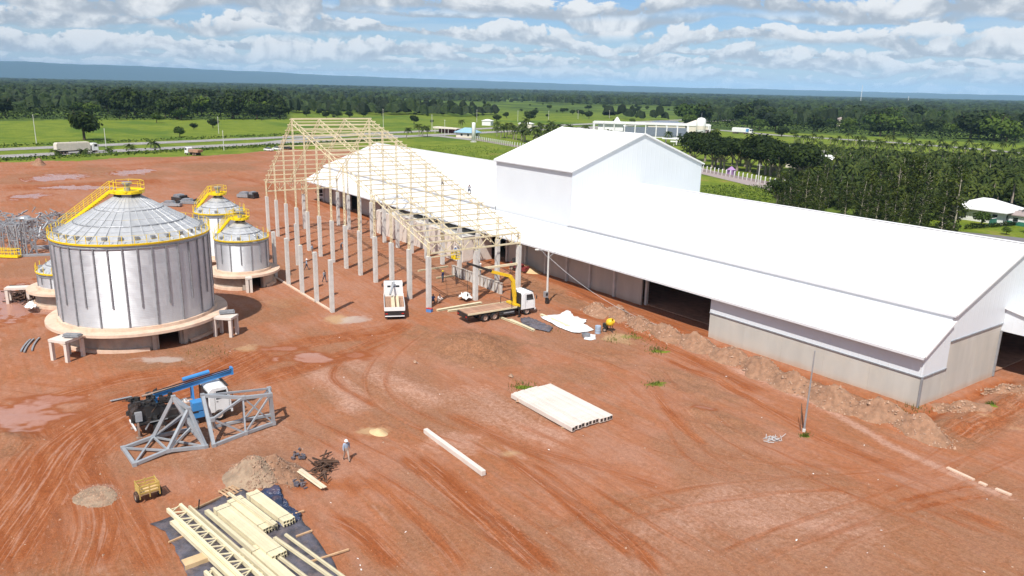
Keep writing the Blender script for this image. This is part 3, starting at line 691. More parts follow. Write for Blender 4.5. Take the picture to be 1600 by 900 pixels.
# hills on the horizon, 16 to 20 km away
def hills():
    mb = MB(); n = 260; rows = 7
    base = math.atan2(CAM_F.y, CAM_F.x)
    prof = []
    for i in range(n+1):
        a = base+R_(52)-R_(104)*i/n; prof.append(a)
    grid = []
    for j in range(rows):
        d = 15500+j*900; row = []
        for i, a in enumerate(prof):
            u = i/n
            crest = 330-205*sstep(np.array(u), 0.12, 0.66)-25*sstep(np.array(u), 0.66, 0.95)
            x, y = d*math.cos(a), d*math.sin(a)
            nzv = fbm(np.array([x*0.00055]), np.array([y*0.00055]), 90, 5)[0]; nz2 = fbm(np.array([x*0.0022]), np.array([y*0.0022]), 95, 3)[0]
            k = [0, 0.42, 0.80, 0.97, 1.0, 0.9, 0.0][j]
            row.append((x, y, -2+float(crest)*k*(0.86+0.28*nzv)+(nz2-0.5)*36*k))
        grid.append(row)
    m = n+1
    for r in grid: mb.v += r
    for j in range(rows-1):
        for i in range(n): mb.f.append((j*m+i, j*m+i+1, (j+1)*m+i+1, (j+1)*m+i))
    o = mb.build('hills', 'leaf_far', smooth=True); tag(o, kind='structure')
hills()
# ------------------------------------------------------------------ warehouse
XG, XF, YW, YE, YS, YR = -30.31, -175.1, 67.33, 66.58, 71.43, 85.40
YB = 2*YR-YW; YBE = 2*YR-YE; YBS = 2*YR-YS
ZE, ZS, ZR, ZC = 5.04, 8.16, 13.18, 2.91
XT0, XT1, YT0, ZTE, ZTR = -103.34, -84.22, 71.6, 15.8, 20.79
YT1 = 2*YR-YT0
ZLOW = 7.55                                    # top of the lower roof, below the step
XO1, XO2 = -54.2, -68.0                        # big doorway in the long side
def warehouse():
    t = thing('warehouse', 'huge white warehouse with stepped roof and tall roof tower', 'warehouse', (XG, YW, 0))
    B = lambda mb, n, m, par=t: mb.build(n, m, par, world=True)
    ov = 0.35
    # roofs: sheets with thickness, front and back slope, and the lower side roofs
    def slope(name, x0, x1, y0, z0, y1, z1, th=0.12):
        d = Vector((0, y1-y0, z1-z0)).normalized(); nrm = Vector((0, -d.z, d.y)) if (y1 > y0) else Vector((0, d.z, -d.y))
        mb = MB(); a = Vector((x0, y0, z0)); b = Vector((x1, y0, z0)); c = Vector((x1, y1, z1)); e = Vector((x0, y1, z1)); q = nrm*th
        i = len(mb.v); mb.v += [tuple(p) for p in (a, b, c, e, a-q, b-q, c-q, e-q)]
        for f in ((0,1,2,3),(7,6,5,4),(0,4,5,1),(1,5,6,2),(2,6,7,3),(3,7,4,0)): mb.f.append(f)
        return B(mb, name, 'roof_white')
    slope('roof_slope', XF-ov, XT0-0.02, YS-0.10, ZS-0.035, YR, ZR)
    slope('roof_slope', XT1+0.02, XG+ov, YS-0.10, ZS-0.035, YR, ZR)
    slope('roof_slope', XF-ov, XG+ov, YBS+0.10, ZS-0.035, YR+0.02, ZR)
    slope('side_roof', XF-ov, XG+ov, YE, ZE, YS-0.02, ZLOW)
    slope('side_roof', XF-ov, XG+ov, YBE, ZE, YBS+0.02, ZLOW)
    mb = MB()
    mb.beam((XF-ov, YR, ZR+0.03), (XT0, YR, ZR+0.03), 0.5, 0.06); mb.beam((XT1, YR, ZR+0.03), (XG+ov, YR, ZR+0.03), 0.5, 0.06)
    B(mb, 'ridge_cap', 'white_clean')
    # the step between the roofs and the gutters
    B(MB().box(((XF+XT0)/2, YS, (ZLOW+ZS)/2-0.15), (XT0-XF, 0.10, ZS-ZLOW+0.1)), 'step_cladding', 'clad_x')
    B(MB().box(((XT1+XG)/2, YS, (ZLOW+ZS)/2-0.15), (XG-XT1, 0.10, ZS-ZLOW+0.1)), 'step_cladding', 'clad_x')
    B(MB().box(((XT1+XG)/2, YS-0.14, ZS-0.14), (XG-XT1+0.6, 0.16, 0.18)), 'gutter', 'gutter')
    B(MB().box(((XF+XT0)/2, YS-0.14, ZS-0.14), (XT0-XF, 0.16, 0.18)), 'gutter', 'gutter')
    B(MB().box(((XF+XG)/2, YE-0.07, ZE-0.13), (XG-XF+0.6, 0.16, 0.22)), 'gutter', 'gutter')
    # long side near the camera: precast panels and cladding of the closed aisle
    n = 5; L = (XG-XO1)/n
    for i in range(n):
        x0 = XO1+i*L
        B(MB().box((x0+L/2, YW+0.09, ZC/2-0.15), (L-0.012, 0.18, ZC+0.3)), 'wall_panel', 'concrete_wall')
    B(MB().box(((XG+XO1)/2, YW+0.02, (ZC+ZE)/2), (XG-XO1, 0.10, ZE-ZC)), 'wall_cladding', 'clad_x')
    B(MB().box(((XG+XO1)/2, YW-0.05, ZC), (XG-XO1+0.1, 0.10, 0.11)), 'drip_flashing', 'galvanised_dark')
    # side wall of the closed aisle at the doorway
    B(MB().box((XO1+0.1, (YW+YS)/2+0.1, 2.4), (0.2, YS-YW-0.25, 4.9)), 'wall_panel', 'concrete_wall')
    # recessed long wall under the open side roof
    YI = YS-0.9
    x = XO2; k = 0
    doors = {6: 3.4, 11: 3.4, 17: 3.4}
    while x > XF+2:
        L = 5.0
        x1 = max(x-L, XF)
        if k in doors or 22 < k < 26:
            pass
        else:
            B(MB().box(((x+x1)/2, YI, 2.1), (x-x1-0.05, 0.2, 4.6)), 'wall_panel', 'concrete_wall')
        x = x1; k += 1
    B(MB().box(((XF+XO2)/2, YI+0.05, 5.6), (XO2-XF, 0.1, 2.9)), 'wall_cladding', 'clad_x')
    for k in range(1, 22):                                   # posts carrying the open side roof
        xx = XO2-(k*5.0)
        if xx < XF: break
        B(MB().box((xx, YI-0.25, 2.5), (0.34, 0.34, 5.0)), 'post', 'concrete')
    for xx in (XO1-0.25, XO2+0.3):
        B(MB().box((xx, YS-0.4, 2.7), (0.35, 0.35, 5.4)), 'post', 'concrete')
    # back long side
    B(MB().box(((XF+XG)/2, YB-0.09, ZC/2-0.15), (XG-XF, 0.18, ZC+0.3)), 'wall_panel', 'concrete_wall')
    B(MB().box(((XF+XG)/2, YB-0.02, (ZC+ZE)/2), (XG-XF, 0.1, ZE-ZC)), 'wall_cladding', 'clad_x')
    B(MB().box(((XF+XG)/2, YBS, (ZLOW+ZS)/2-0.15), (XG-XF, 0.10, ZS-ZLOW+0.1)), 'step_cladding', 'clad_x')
    # gable near the camera
    e = 0.03
    B(MB().box((XG-0.09, (YW+YS+0.3)/2, ZC/2-0.15), (0.18, YS+0.3-YW-0.02, ZC+0.3)), 'wall_panel', 'concrete_wall')
    for y0, y1 in ((YS+0.31, 77.2), (77.22, 82.3), (92.0, 99.0), (99.02, YBS)):
        B(MB().box((XG-0.09, (y0+y1)/2, 2.65), (0.18, y1-y0, 5.6)), 'wall_panel', 'concrete_wall')
    gpts = [(YW+e, ZC), (YS+0.3, ZC), (YS+0.3, 5.5), (82.3, 5.5), (82.3, 4.7), (92, 4.7), (92, 5.5), (YBS-0.3, 5.5), (YBS-0.3, ZC), (YB-e, ZC), (YB-e, ZE-0.02), (YBS, ZLOW-0.14), (YBS, ZS-0.14), (YR, ZR-0.14), (YS, ZS-0.14), (YS, ZLOW-0.14), (YW+e, ZE-0.02)]
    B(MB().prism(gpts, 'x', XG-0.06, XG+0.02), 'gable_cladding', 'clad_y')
    fl = MB(); fl.box((XG+0.06, (YW+YS+0.3)/2, ZC), (0.12, YS+0.3-YW, 0.11)); fl.box((XG+0.06, (YS+0.3+82.3)/2, 5.5), (0.12, 82.3-YS-0.3, 0.11))
    B(fl, 'drip_flashing', 'galvanised_dark')
    B(MB().box((XG+0.08, YW-0.02, 1.4), (0.16, 0.16, 2.8)), 'downpipe', 'galvanised'); B(MB().box((XG+0.09, 82.2, 2.4), (0.16, 0.16, 4.8)), 'downpipe', 'galvanised')
    # far gable
    fp = [(YS, 0), (YBS, 0), (YBS, ZS-0.14), (YR, ZR-0.14), (YS, ZS-0.14)]
    B(MB().prism(fp, 'x', XF, XF+0.1), 'gable_cladding', 'clad_y')
    # roof tower
    gt = [(YT0, 6.0), (YT1, 6.0), (YT1, ZTE-0.1), (YR, ZTR-0.12), (YT0, ZTE-0.1)]
    B(MB().prism(gt, 'x', XT1-0.12, XT1), 'tower_gable', 'clad_y')
    B(MB().prism(gt, 'x', XT0, XT0+0.12), 'tower_gable', 'clad_y')
    for y in (YT0+0.06, YT1-0.06):
        B(MB().box(((XT0+XT1)/2, y, (6+ZTE-0.1)/2), (XT1-XT0-0.26, 0.12, ZTE-6.1)), 'tower_wall', 'clad_x')
    slope('tower_roof', XT0-0.25, XT1+0.25, YT0-0.3, ZTE-0.08, YR, ZTR); slope('tower_roof', XT0-0.25, XT1+0.25, YT1+0.3, ZTE-0.08, YR+0.02, ZTR)
    B(MB().box(((XT0+XT1)/2, YT0-0.36, ZTE-0.2), (XT1-XT0+0.5, 0.14, 0.15)), 'gutter', 'gutter')
    for sx in (XT0-0.27, XT1+0.27):
        B(MB().beam((sx, YT0-0.3, ZTE-0.09), (sx, YR, ZTR-0.01), 0.05, 0.22), 'barge_trim', 'white_clean'); B(MB().beam((sx, YT1+0.3, ZTE-0.09), (sx, YR, ZTR-0.01), 0.05, 0.22), 'barge_trim', 'white_clean')
    sx = XG+ov+0.03
    for a_, b_ in (((sx, YS-0.10, ZS-0.04), (sx, YR, ZR)), ((sx, YE, ZE), (sx, YS, ZLOW)), ((sx, YBS+0.10, ZS-0.04), (sx, YR, ZR))): B(MB().beam(a_, b_, 0.05, 0.2), 'barge_trim', 'white_clean')
    # inside: floor and the pillars seen through the doorway
    B(MB().box(((XF+XG)/2, YR, 0.11), (XG-XF-0.6, YBS-YS+1.0, 0.1)), 'inside_floor', 'deck_board')
    for i in range(14):
        for y in (YR+7.0,):
            B(MB().box((XG-8-10*i, y, 4.0), (0.4, 0.4, 8.0)), 'pillar', 'concrete')
    # lean-to on the gable
    XA = XG+9.5
    a = [(XG+0.03, 4.7), (XA, 4.7), (XA, 4.9), (XG+0.03, 7.05)]
    for y in (82.45, 94.0):
        B(MB().prism(a, 'y', y, y+0.08), 'leanto_cladding', 'clad_x')
    mb = MB(); mb.v += [(XG+0.03, 82.2, 7.12), (XA+0.3, 82.2, 4.98), (XA+0.3, 94.3, 4.98), (XG+0.03, 94.3, 7.12), (XG+0.03, 82.2, 7.02), (XA+0.3, 82.2, 4.88), (XA+0.3, 94.3, 4.88), (XG+0.03, 94.3, 7.02)]
    for f in ((0,1,2,3),(7,6,5,4),(0,4,5,1),(1,5,6,2),(2,6,7,3),(3,7,4,0)): mb.f.append(f)
    B(mb, 'leanto_roof', 'roof_white')
    for yy in (82.6, 93.9): B(MB().box((XA-0.2, yy, 2.3), (0.35, 0.35, 4.7)), 'post', 'concrete')
    return t
warehouse()

# ------------------------------------------------------------------ steel hall frame
HX = [-81.25-5.0*i for i in range(13)]; HY0, HY1, HYM = 46.3, 60.2, 53.3
HT = [46.3, 50.95, 55.55, 60.2]
XRG, ZRG, ZLE, ZRE = -126.2, 21.3, 9.7, 8.45
def zraf(x):
    return ZRG+(x-XRG)*(ZRE-ZRG)/(HX[0]-XRG) if x > XRG else ZRG+(x-XRG)*(ZLE-ZRG)/(HX[-1]-XRG)
def lattice(mb, a, b, depth, side, pitch=0.75, ch=0.08, br=0.04):
    """two chords from a to b, apart by depth along side, laced zigzag"""
    a, b, side = Vector(a), Vector(b), Vector(side).normalized()*depth/2
    mb.beam(a-side, b-side, ch, ch); mb.beam(a+side, b+side, ch, ch)
    n = max(2, int((b-a).length/pitch)); s = 1
    for i in range(n):
        p = a+(b-a)*(i/n); q = a+(b-a)*((i+1)/n)
        mb.beam(p-side*s, q+side*s, br, br); s = -s
        if i % 2 == 0: mb.beam(p-side, p+side, br, br)
    return mb
def frame_hall():
    t = thing('hall_frame', 'cream steel hall frame on tall concrete columns still without roofing', 'steel frame', (HX[0], HY0, 0))
    cm = MB().box((0, 0, 3.05), (0.62, 0.46, 7.1)).mesh('concrete_column', 'concrete')
    def column(x, y):
        put('concrete_column', cm, t, (x-HX[0], y-HY0, 0))
    for x in HX:
        for y in (HY0, HY1):
            column(x, y)
            top = zraf(x)-0.3
            lattice(MB(), (x, y, 6.6), (x, y, top), 0.5, (1, 0, 0), 0.45, 0.09, 0.05).build('lattice_column', 'yellow_steel', t, world=True)
    for x in (HX[0], HX[-1]):
        column(x, HYM)
        lattice(MB(), (x, HYM, 6.6), (x, HYM, zraf(x)-0.2), 0.5, (0, 1, 0), 0.45, 0.09, 0.05).build('lattice_column', 'yellow_steel', t, world=True)
    for y in HT:
        d = Vector((HX[0]-XRG, 0, ZRE-ZRG)).normalized(); nr = Vector((-d.z, 0, d.x))
        for (xa, xb) in ((XRG, HX[0]+0.3), (XRG, HX[-1]-0.3)):
            a = Vector((xa, y, zraf(xa)-0.45)); b = Vector((xb, y, (zraf(xb))-0.45))
            dd = (b-a).normalized(); nn = Vector((-dd.z, 0, dd.x))
            lattice(MB(), a, b, 0.75, nn, 0.9, 0.10, 0.045).build('rafter', 'yellow_steel', t, world=True)
    # purlins, one every 1.7 m along both slopes
    x = XRG+0.25
    while x < HX[0]+0.3:
        z = zraf(x)+0.12
        MB().beam((x, HY0-0.3, z), (x, HY1+0.3, z), 0.075, 0.15).build('purlin', 'yellow_steel', t, world=True); x += 1.62
    x = XRG-0.25
    while x > HX[-1]-0.3:
        z = zraf(x)+0.12
        MB().beam((x, HY0-0.3, z), (x, HY1+0.3, z), 0.075, 0.15).build('purlin', 'yellow_steel', t, world=True); x -= 1.25
    # eave girders, ties and bracing
    for x, z0, z1 in ((HX[0], 6.95, 8.3), (HX[-1], 7.6, 9.2)):
        mb = MB(); lattice(mb, (x+0.02, HY0, (z0+z1)/2), (x+0.02, HY1, (z0+z1)/2), z1-z0, (0, 0, 1), 1.2, 0.2, 0.09)
        mb.build('eave_girder', 'yellow_steel', t, world=True)
    MB().beam((HX[0], HYM+0.4, 4.1), (HX[0], HY1-0.3, 4.1), 0.25, 0.28).build('tie_beam', 'yellow_steel', t, world=True)
    MB().beam((HX[0], HY0+0.3, 6.45), (HX[0], HY0+4.0, 6.45), 0.12, 0.14).build('tie_beam', 'yellow_steel', t, world=True)
    lattice(MB(), (HX[2], HYM+1.2, 6.6), (HX[1]+0.5, HYM-2.6, 8.1), 0.9, (0, 0, 1), 0.9, 0.14, 0.08).build('tie_beam', 'yellow_steel', t, world=True)
    for i, (xa, xb) in enumerate(((HX[0], HX[2]), (HX[4], HX[6]), (HX[8], XRG-4), (XRG+4, HX[7]))):
        mb = MB()
        for ya, yb in ((HT[0], HT[1]), (HT[2], HT[3])):
            mb.tube((xa, ya, zraf(xa)-0.05), (xb, yb, zraf(xb)-0.05), 0.03, 4); mb.tube((xa, yb, zraf(xa)-0.05), (xb, ya, zraf(xb)-0.05), 0.03, 4)
        mb.build('brace_rod', 'yellow_steel', t, world=True)
    return t
frame_hall()
# free columns in front of the hall
fc = MB().box((0, 0, 3.1), (0.50, 0.44, 7.0)).mesh('free_column', 'concrete')
for i, (x, y, lab) in enumerate(((-85.66, 35.3, 'free standing concrete column, nearest of the row before the steel hall'), (-90.8, 35.4, 'free standing concrete column, second nearest of the row before the hall'),
        (-95.95, 35.45, 'free standing concrete column, middle of the five before the steel hall'), (-101.2, 35.5, 'free standing concrete column, fourth of the row, left of the hall'), (-106.4, 35.5, 'free standing concrete column half hidden behind the small round silo'),
        (-112.2, 40.9, 'slim lone concrete column between small silos and hall columns'))):
    o = put('free_column', fc, None, (x, y, ground_at(x, y)-0.05)); tag(o, lab, 'column', 'free standing columns before the hall')
    if i == 5: o.scale = (0.7, 0.8, 0.98)
b_ = MB().box((-95.9, 35.35, 0.02), (20.6, 0.34, 0.22)); own(b_, 'ground_beam', 'concrete_slab', 'low concrete ground beam joining the feet of the free columns', 'beam', (-95.9, 35.35, 0))

# ------------------------------------------------------------------ silos
def silo(label, cx, cy, R, zeave, zslab, Rs, ztop, nst, stair_a, nrail, tables, vents, zfoot=None):
    t = thing('grain_silo', label, 'silo', (cx, cy, 0), group='galvanised grain silos')
    zw = zslab+0.32
    # base: drum wall with a doorway, projecting slab, kerb
    Rb = Rs-1.3*min(1, R/5)
    door = math.atan2(-cy, -cx)+0.33; dw = 1.1/Rb
    n = 40
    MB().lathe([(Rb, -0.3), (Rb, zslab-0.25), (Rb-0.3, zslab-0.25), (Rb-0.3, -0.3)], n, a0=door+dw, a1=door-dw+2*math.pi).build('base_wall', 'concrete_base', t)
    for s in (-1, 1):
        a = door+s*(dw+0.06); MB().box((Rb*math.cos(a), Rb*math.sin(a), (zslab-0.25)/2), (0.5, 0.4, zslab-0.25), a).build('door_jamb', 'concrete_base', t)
    MB().lathe([(0.0, zslab), (Rs, zslab), (Rs+0.02, zslab-0.28), (Rb-0.2, zslab-0.34), (0, zslab-0.34)], 64).build('base_slab', 'concrete_slab', t)
    MB().lathe([(R+0.28, zslab+0.002), (R+0.26, zw), (R-0.3, zw)], 64).build('kerb', 'concrete_slab', t)
    MB().lathe([(Rb+0.35, -0.3), (Rb+0.33, 0.34), (Rb, 0.36)], n, a0=door+dw+0.12, a1=door-dw-0.12+2*math.pi).build('footing', 'concrete_slab', t)
    # corrugated body
    pr = []; z = zw; rows = int((zeave-zw)/0.28)
    for i in range(rows*2+1):
        pr.append((R+(0.018 if i % 2 else -0.018), zw+(zeave-zw)*i/(rows*2)))
    MB().lathe(pr, 96).build('body', 'silo_sheet', t, smooth=True)
    for k in range(5 if R > 5 else 3):
        zz = zw+(zeave-zw)*(k+1)/(6 if R > 5 else 4)
    MB().lathe([(R+0.03, zeave-0.45), (R+0.09, zeave-0.42), (R+0.09, zeave-0.33), (R+0.03, zeave-0.3)], 72).build('wind_ring', 'galvanised_dark', t)
    # stiffeners: long and short ones in turn
    for i in range(nst):
        a = 2*math.pi*i/nst+0.05
        z0 = zw if i % 2 == 0 else zw+(zeave-zw)*0.24
        MB().box(((R+0.07)*math.cos(a), (R+0.07)*math.sin(a), (z0+zeave-0.3)/2), (0.10, 0.13 if R > 5 else 0.10, zeave-0.3-z0), a).build('stiffener', 'galvanised_dark', t)
    # conical roof of ribbed sheets
    Rn = R*0.16; zn = zeave+(ztop-zeave)*0.86
    ns = nst; da = 2*math.pi/ns
    rm = MB(); r0, r1 = R+0.12, Rn
    def pol(r, a, z): return (r*math.cos(a), r*math.sin(a), z)
    zz0, zz1 = zeave+0.02, zn
    for j in range(4):
        f0, f1 = j/4, (j+1)/4; ra, rb = r0+(r1-r0)*f0, r0+(r1-r0)*f1; za, zb = zz0+(zz1-zz0)*f0, zz0+(zz1-zz0)*f1
        st = 0.02*j
        rm.quad(pol(ra, 0, za+st), pol(ra, da, za+st), pol(rb, da, zb+st), pol(rb, 0, zb+st))
    rib = 0.10 if R > 5 else 0.06
    rm.beam(pol(r0, 0, zz0+rib*0.4), pol(r1, 0, zz1+rib*0.4), 0.09 if R > 5 else 0.06, rib)
    rme = rm.mesh('roof_sheet', 'silo_roof')
    for i in range(ns): put('roof_sheet', rme, t, rot=(0, 0, i*da))
    for f in (0.36, 0.68):
        rr = r0+(r1-r0)*f; zr_ = zz0+(zz1-zz0)*f+0.08
        MB().lathe([(rr+0.05, zr_-0.03), (rr, zr_+0.05), (rr-0.05, zr_+0.02)], 64).build('roof_ring', 'galvanised_dark', t)
    # neck, platform and railing round the top
    MB().lathe([(Rn+0.05, zn-0.15), (Rn+0.05, zn+0.45), (0.0, zn+0.5)], 16).build('neck', 'galvanised', t)
    for i in range(4):
        a = i*math.pi/2+0.5; MB().box(((Rn+0.03)*math.cos(a), (Rn+0.03)*math.sin(a), zn+0.22), (0.16, Rn*0.8, 0.34), a).build('painted_opening', 'black_metal', t)  # solid black blocks painting the dark inside of openings
    Rp = max(Rn+0.45, 1.25); zp = zn+0.55; m = 8
    MB().lathe([(Rp, zp-0.22), (Rp, zp), (0.3, zp), (0.3, zp-0.06), (Rp-0.1, zp-0.1)], m).build('platform', 'yellow_paint', t)
    MB().tube((0, 0, zp-0.1), (0, 0, zp+0.75), 0.32, 10).lathe([(0.5, zp+0.72), (0.5, zp+0.95), (0, zp+0.95)], 10).build('inlet_spout', 'galvanised', t)
    def rail(mb, pts, closed=False, h=1.05, toe=True):
        P = [Vector(p) for p in pts]
        for p in P: mb.beam(p, p+Vector((0, 0, h)), 0.045, 0.045)
        for a, b in zip(P, P[1:]+(P[:1] if closed else [])):
            if not closed and a is P[-1]: break
            for hh in (h, h*0.55): mb.beam(a+Vector((0, 0, hh)), b+Vector((0, 0, hh)), 0.04, 0.04)
            if toe: mb.beam(a+Vector((0, 0, 0.08)), b+Vector((0, 0, 0.08)), 0.03, 0.16)
        return mb
    gap = 2*math.pi/m
    rail(MB(), [pol(Rp-0.03, stair_a+gap*(i+0.5), zp) for i in range(m)]).build('platform_railing', 'yellow_paint', t)
    # stair up the roof
    a = stair_a; w2 = 0.42; side = Vector((-math.sin(a), math.cos(a), 0))*w2
    p0 = Vector(pol(r0-0.1, a, zeave+0.12)); p1 = Vector(pol(Rp, a, zp))
    mb = MB(); mb.beam(p0+side, p1+side, 0.05, 0.24); mb.beam(p0-side, p1-side, 0.05, 0.24)
    nsp = int((p1-p0).length/0.28)
    for i in range(nsp): q = p0+(p1-p0)*((i+0.5)/nsp); mb.beam(q-side, q+side, 0.24, 0.04)
    mb.build('stair', 'yellow_paint', t)
    for s in (-1, 1):
        k = max(4, int((p1-p0).length/1.1))
        rail(MB(), [p0+side*s+(p1-p0)*(i/k) for i in range(k+1)], toe=False).build('stair_railing', 'yellow_paint', t)
    # railing along the eave with its toe board
    MB().lathe([(R+0.16, zeave-0.06), (R+0.20, zeave+0.12), (R+0.14, zeave+0.14), (R+0.12, zeave-0.04)], 72).build('eave_walkway', 'yellow_paint', t)
    pm = MB().beam((R+0.15, 0, zeave), (R+0.15, 0, zeave+0.95), 0.05, 0.05).mesh('rail_post', 'yellow_paint')
    for i in range(nrail): put('rail_post', pm, t, rot=(0, 0, 2*math.pi*i/nrail))
    if R > 5:
        ch = math.atan2(-cy, -cx)
        for s in range(-9, 10):                                # rail wires away from the camera side
            pass
        mb = MB()
        for i in range(nrail):
            aa, ab = 2*math.pi*i/nrail, 2*math.pi*(i+1)/nrail
            for hh in (0.95, 0.5): mb.beam(pol(R+0.15, aa, zeave+hh), pol(R+0.15, ab, zeave+hh), 0.02, 0.02)
        mb.build('eave_rail_wire', 'yellow_paint', t)
    for i in range(vents):
        aa = 2*math.pi*(i+0.5)/vents; rv = R*0.92; zz = zeave+0.02+(zn-zeave)*(R+0.12-rv)/(R+0.12-Rn)
        o = MB().box((0, 0, 0.12), (0.42, 0.42, 0.26)).build('roof_vent', 'galvanised_dark', t); o.location = (rv*math.cos(aa), rv*math.sin(aa), zz); o.rotation_euler = (0, 0, aa)
    for (ta, tl, tw, load) in tables:                            # concrete portal frames at the slab edge
        d = Vector((math.cos(ta), math.sin(ta), 0)); sd = Vector((-d.y, d.x, 0)); mb = MB()
        c = d*(Rs-0.15)
        mb.beam(c+Vector((0, 0, zslab-0.15)), c+d*tl+Vector((0, 0, zslab-0.15)), tw, 0.26)
        for s in (-1, 1): mb.box(tuple(c+d*(tl-0.2)+sd*s*(tw/2-0.17)+Vector((0, 0, (zslab-0.3)/2-0.15))), (0.32, 0.32, zslab-0.1), ta)
        for s in (-1, 1): mb.box(tuple(c+d*(0.1)+sd*s*(tw/2-0.17)+Vector((0, 0, (zslab-0.3)/2-0.15))), (0.3, 0.3, zslab-0.1), ta)
        mb.build('portal_frame', 'concrete_pale', t)
    return t
A2C = math.atan2(-14.7, 90.2)
silo('biggest corrugated silo with pale cone roof and yellow stair rail', -90.2, 14.72, 7.72, 11.1, 2.25, 9.12, 15.6, 36, R_(232), 44, [(R_(-52), 2.2, 2.1, 1), (R_(47), 2.1, 1.7, 1)], 30)
silo('small round silo with yellow top platform, in front by the free columns', -105.3, 30.7, 3.44, 6.45, 2.05, 4.83, 8.95, 16, R_(232), 20, [(R_(-10), 0.9, 0.8, 0)], 8)
silo('taller small silo with yellow stair standing behind the front small one', -116.8, 31.1, 3.44, 8.4, 2.05, 4.83, 10.9, 16, R_(232), 20, [], 8)
silo('short unfinished silo on its slab peeking out left of the biggest silo', -107.2, 10.0, 3.44, 4.1, 2.05, 4.83, 6.6, 16, R_(120), 20, [(R_(-112), 2.6, 1.2, 0)], 8)
# ------------------------------------------------------------------ trucks
_wheel = {}
def wheel(parent, x, y, r=0.52, w_=0.3):
    k = (r, w_)
    if k not in _wheel:
        ty = MB().lathe([(r*0.58, -w_/2), (r*0.93, -w_/2), (r, -w_*0.36), (r, w_*0.36), (r*0.93, w_/2), (r*0.58, w_/2)], 18, axis='y').mesh('tyre', 'black_rubber', True)
        ri = MB().lathe([(r*0.59, -w_*0.42), (r*0.45, -w_*0.2), (r*0.2, -w_*0.25), (0.0, -w_*0.34)], 14, axis='y').lathe([(r*0.59, w_*0.42), (r*0.45, w_*0.2), (r*0.2, w_*0.25), (0, w_*0.34)], 14, axis='y').mesh('rim', 'rim_metal')
        _wheel[k] = (ty, ri)
    h = bpy.data.objects.new('wheel', _wheel[k][0]); COL.objects.link(h); h.parent = parent; h.location = (x, y, r)
    put('rim', _wheel[k][1], h)
    return h
def cab(parent, x0, L, W, z0, H, m='white_paint', slope=0.35, visor=True):
    """cab whose front is at x0+L"""
    x1 = x0+L
    prof = [(x0, z0), (x1-0.05, z0), (x1, z0+0.2), (x1-0.03, z0+H*0.48), (x1-slope, z0+H*0.93), (x1-slope-0.25, z0+H), (x0+0.25, z0+H), (x0, z0+H*0.9)]
    mb = MB(); n = len(prof); i = 0
    for y, k in ((-W/2, 0), (-W/2+0.07, 1), (W/2-0.07, 1), (W/2, 0)):
        for (px, pz) in prof:
            cx, cz = (x0+x1)/2, z0+H*0.45; f = 1.0 if k else 0.955
            mb.v.append((cx+(px-cx)*f, y, cz+(pz-cz)*f))
    for r in range(3):
        for q in range(n): mb.f.append((r*n+q, r*n+(q+1) % n, (r+1)*n+(q+1) % n, (r+1)*n+q))
    mb.f.append(tuple(range(n-1, -1, -1))); mb.f.append(tuple(range(3*n, 4*n)))
    c = mb.build('cab', m, parent)
    a, b = Vector((x1-0.03, 0, z0+H*0.52)), Vector((x1-slope+0.03, 0, z0+H*0.9)); o = Vector((0.03, 0, 0.012))
    w2 = W/2-0.14
    MB().quad(a+o+Vector((0, -w2, 0)), a+o+Vector((0, w2, 0)), b+o+Vector((0, w2-0.05, 0)), b+o+Vector((0, -w2+0.05, 0))).build('windscreen', 'glass_dark', c)
    for s in (-1, 1):
        y = s*(W/2+0.012)
        MB().quad((x0+L*0.32, y, z0+H*0.52), (x1-0.28, y, z0+H*0.52), (x1-slope-0.12, y, z0+H*0.86), (x0+L*0.32, y, z0+H*0.86)).build('side_window', 'glass_dark', c)
        dr = MB()
        for xx in (x0+L*0.26, x1-0.2): dr.box((xx, s*(W/2+0.004), z0+H*0.47), (0.018, 0.012, H*0.8))
        dr.build('door_seam', 'black_metal', c)
        MB().box((x0+L*0.36, s*(W/2+0.02), z0+H*0.44), (0.14, 0.03, 0.03)).build('door_handle', 'black_metal', c)
        MB().beam((x1-0.15, s*(W/2), z0+H*0.8), (x1+0.02, s*(W/2+0.22), z0+H*0.8), 0.03, 0.03).box((x1+0.02, s*(W/2+0.2), z0+H*0.66), (0.06, 0.16, 0.42)).build('mirror', 'black_metal', c)
        MB().box((x1+0.02, s*(W/2-0.3), z0+0.14), (0.06, 0.36, 0.16)).build('headlight', 'lamp_glass', c)
        MB().box((x1-0.7, s*(W/2-0.15), z0-0.05), (1.15, 0.26, 0.14)).build('mudguard', 'black_metal', c)
    MB().box((x1+0.012, 0, z0+H*0.32), (0.04, W*0.6, H*0.22)).build('grille', 'black_metal', c)
    MB().box((x1-0.02, 0, z0-0.06), (0.16, W-0.02, 0.26)).build('bumper', 'white_paint' if m == 'white_paint' else 'black_metal', c)
    if visor: MB().box((x1-slope+0.05, 0, z0+H*0.97), (0.22, W*0.86, 0.05)).build('sun_visor', 'black_metal', c)
    return c
def chassis(parent, x0, x1, z=0.85):
    MB().box(((x0+x1)/2, 0.42, z), (x1-x0, 0.1, 0.26)).box(((x0+x1)/2, -0.42, z), (x1-x0, 0.1, 0.26)).box((x0+0.1, 0, z), (0.1, 0.9, 0.2)).build('chassis', 'black_metal', parent)
def planks(parent, x0, x1, W, z, n, m='deck_board'):
    L = (x1-x0); w_ = W/n
    me = MB().box((0, 0, 0), (L, w_-0.018, 0.06)).mesh('plank', m)
    for i in range(n): put('plank', me, parent, ((x0+x1)/2, -W/2+w_*(i+0.5), z))
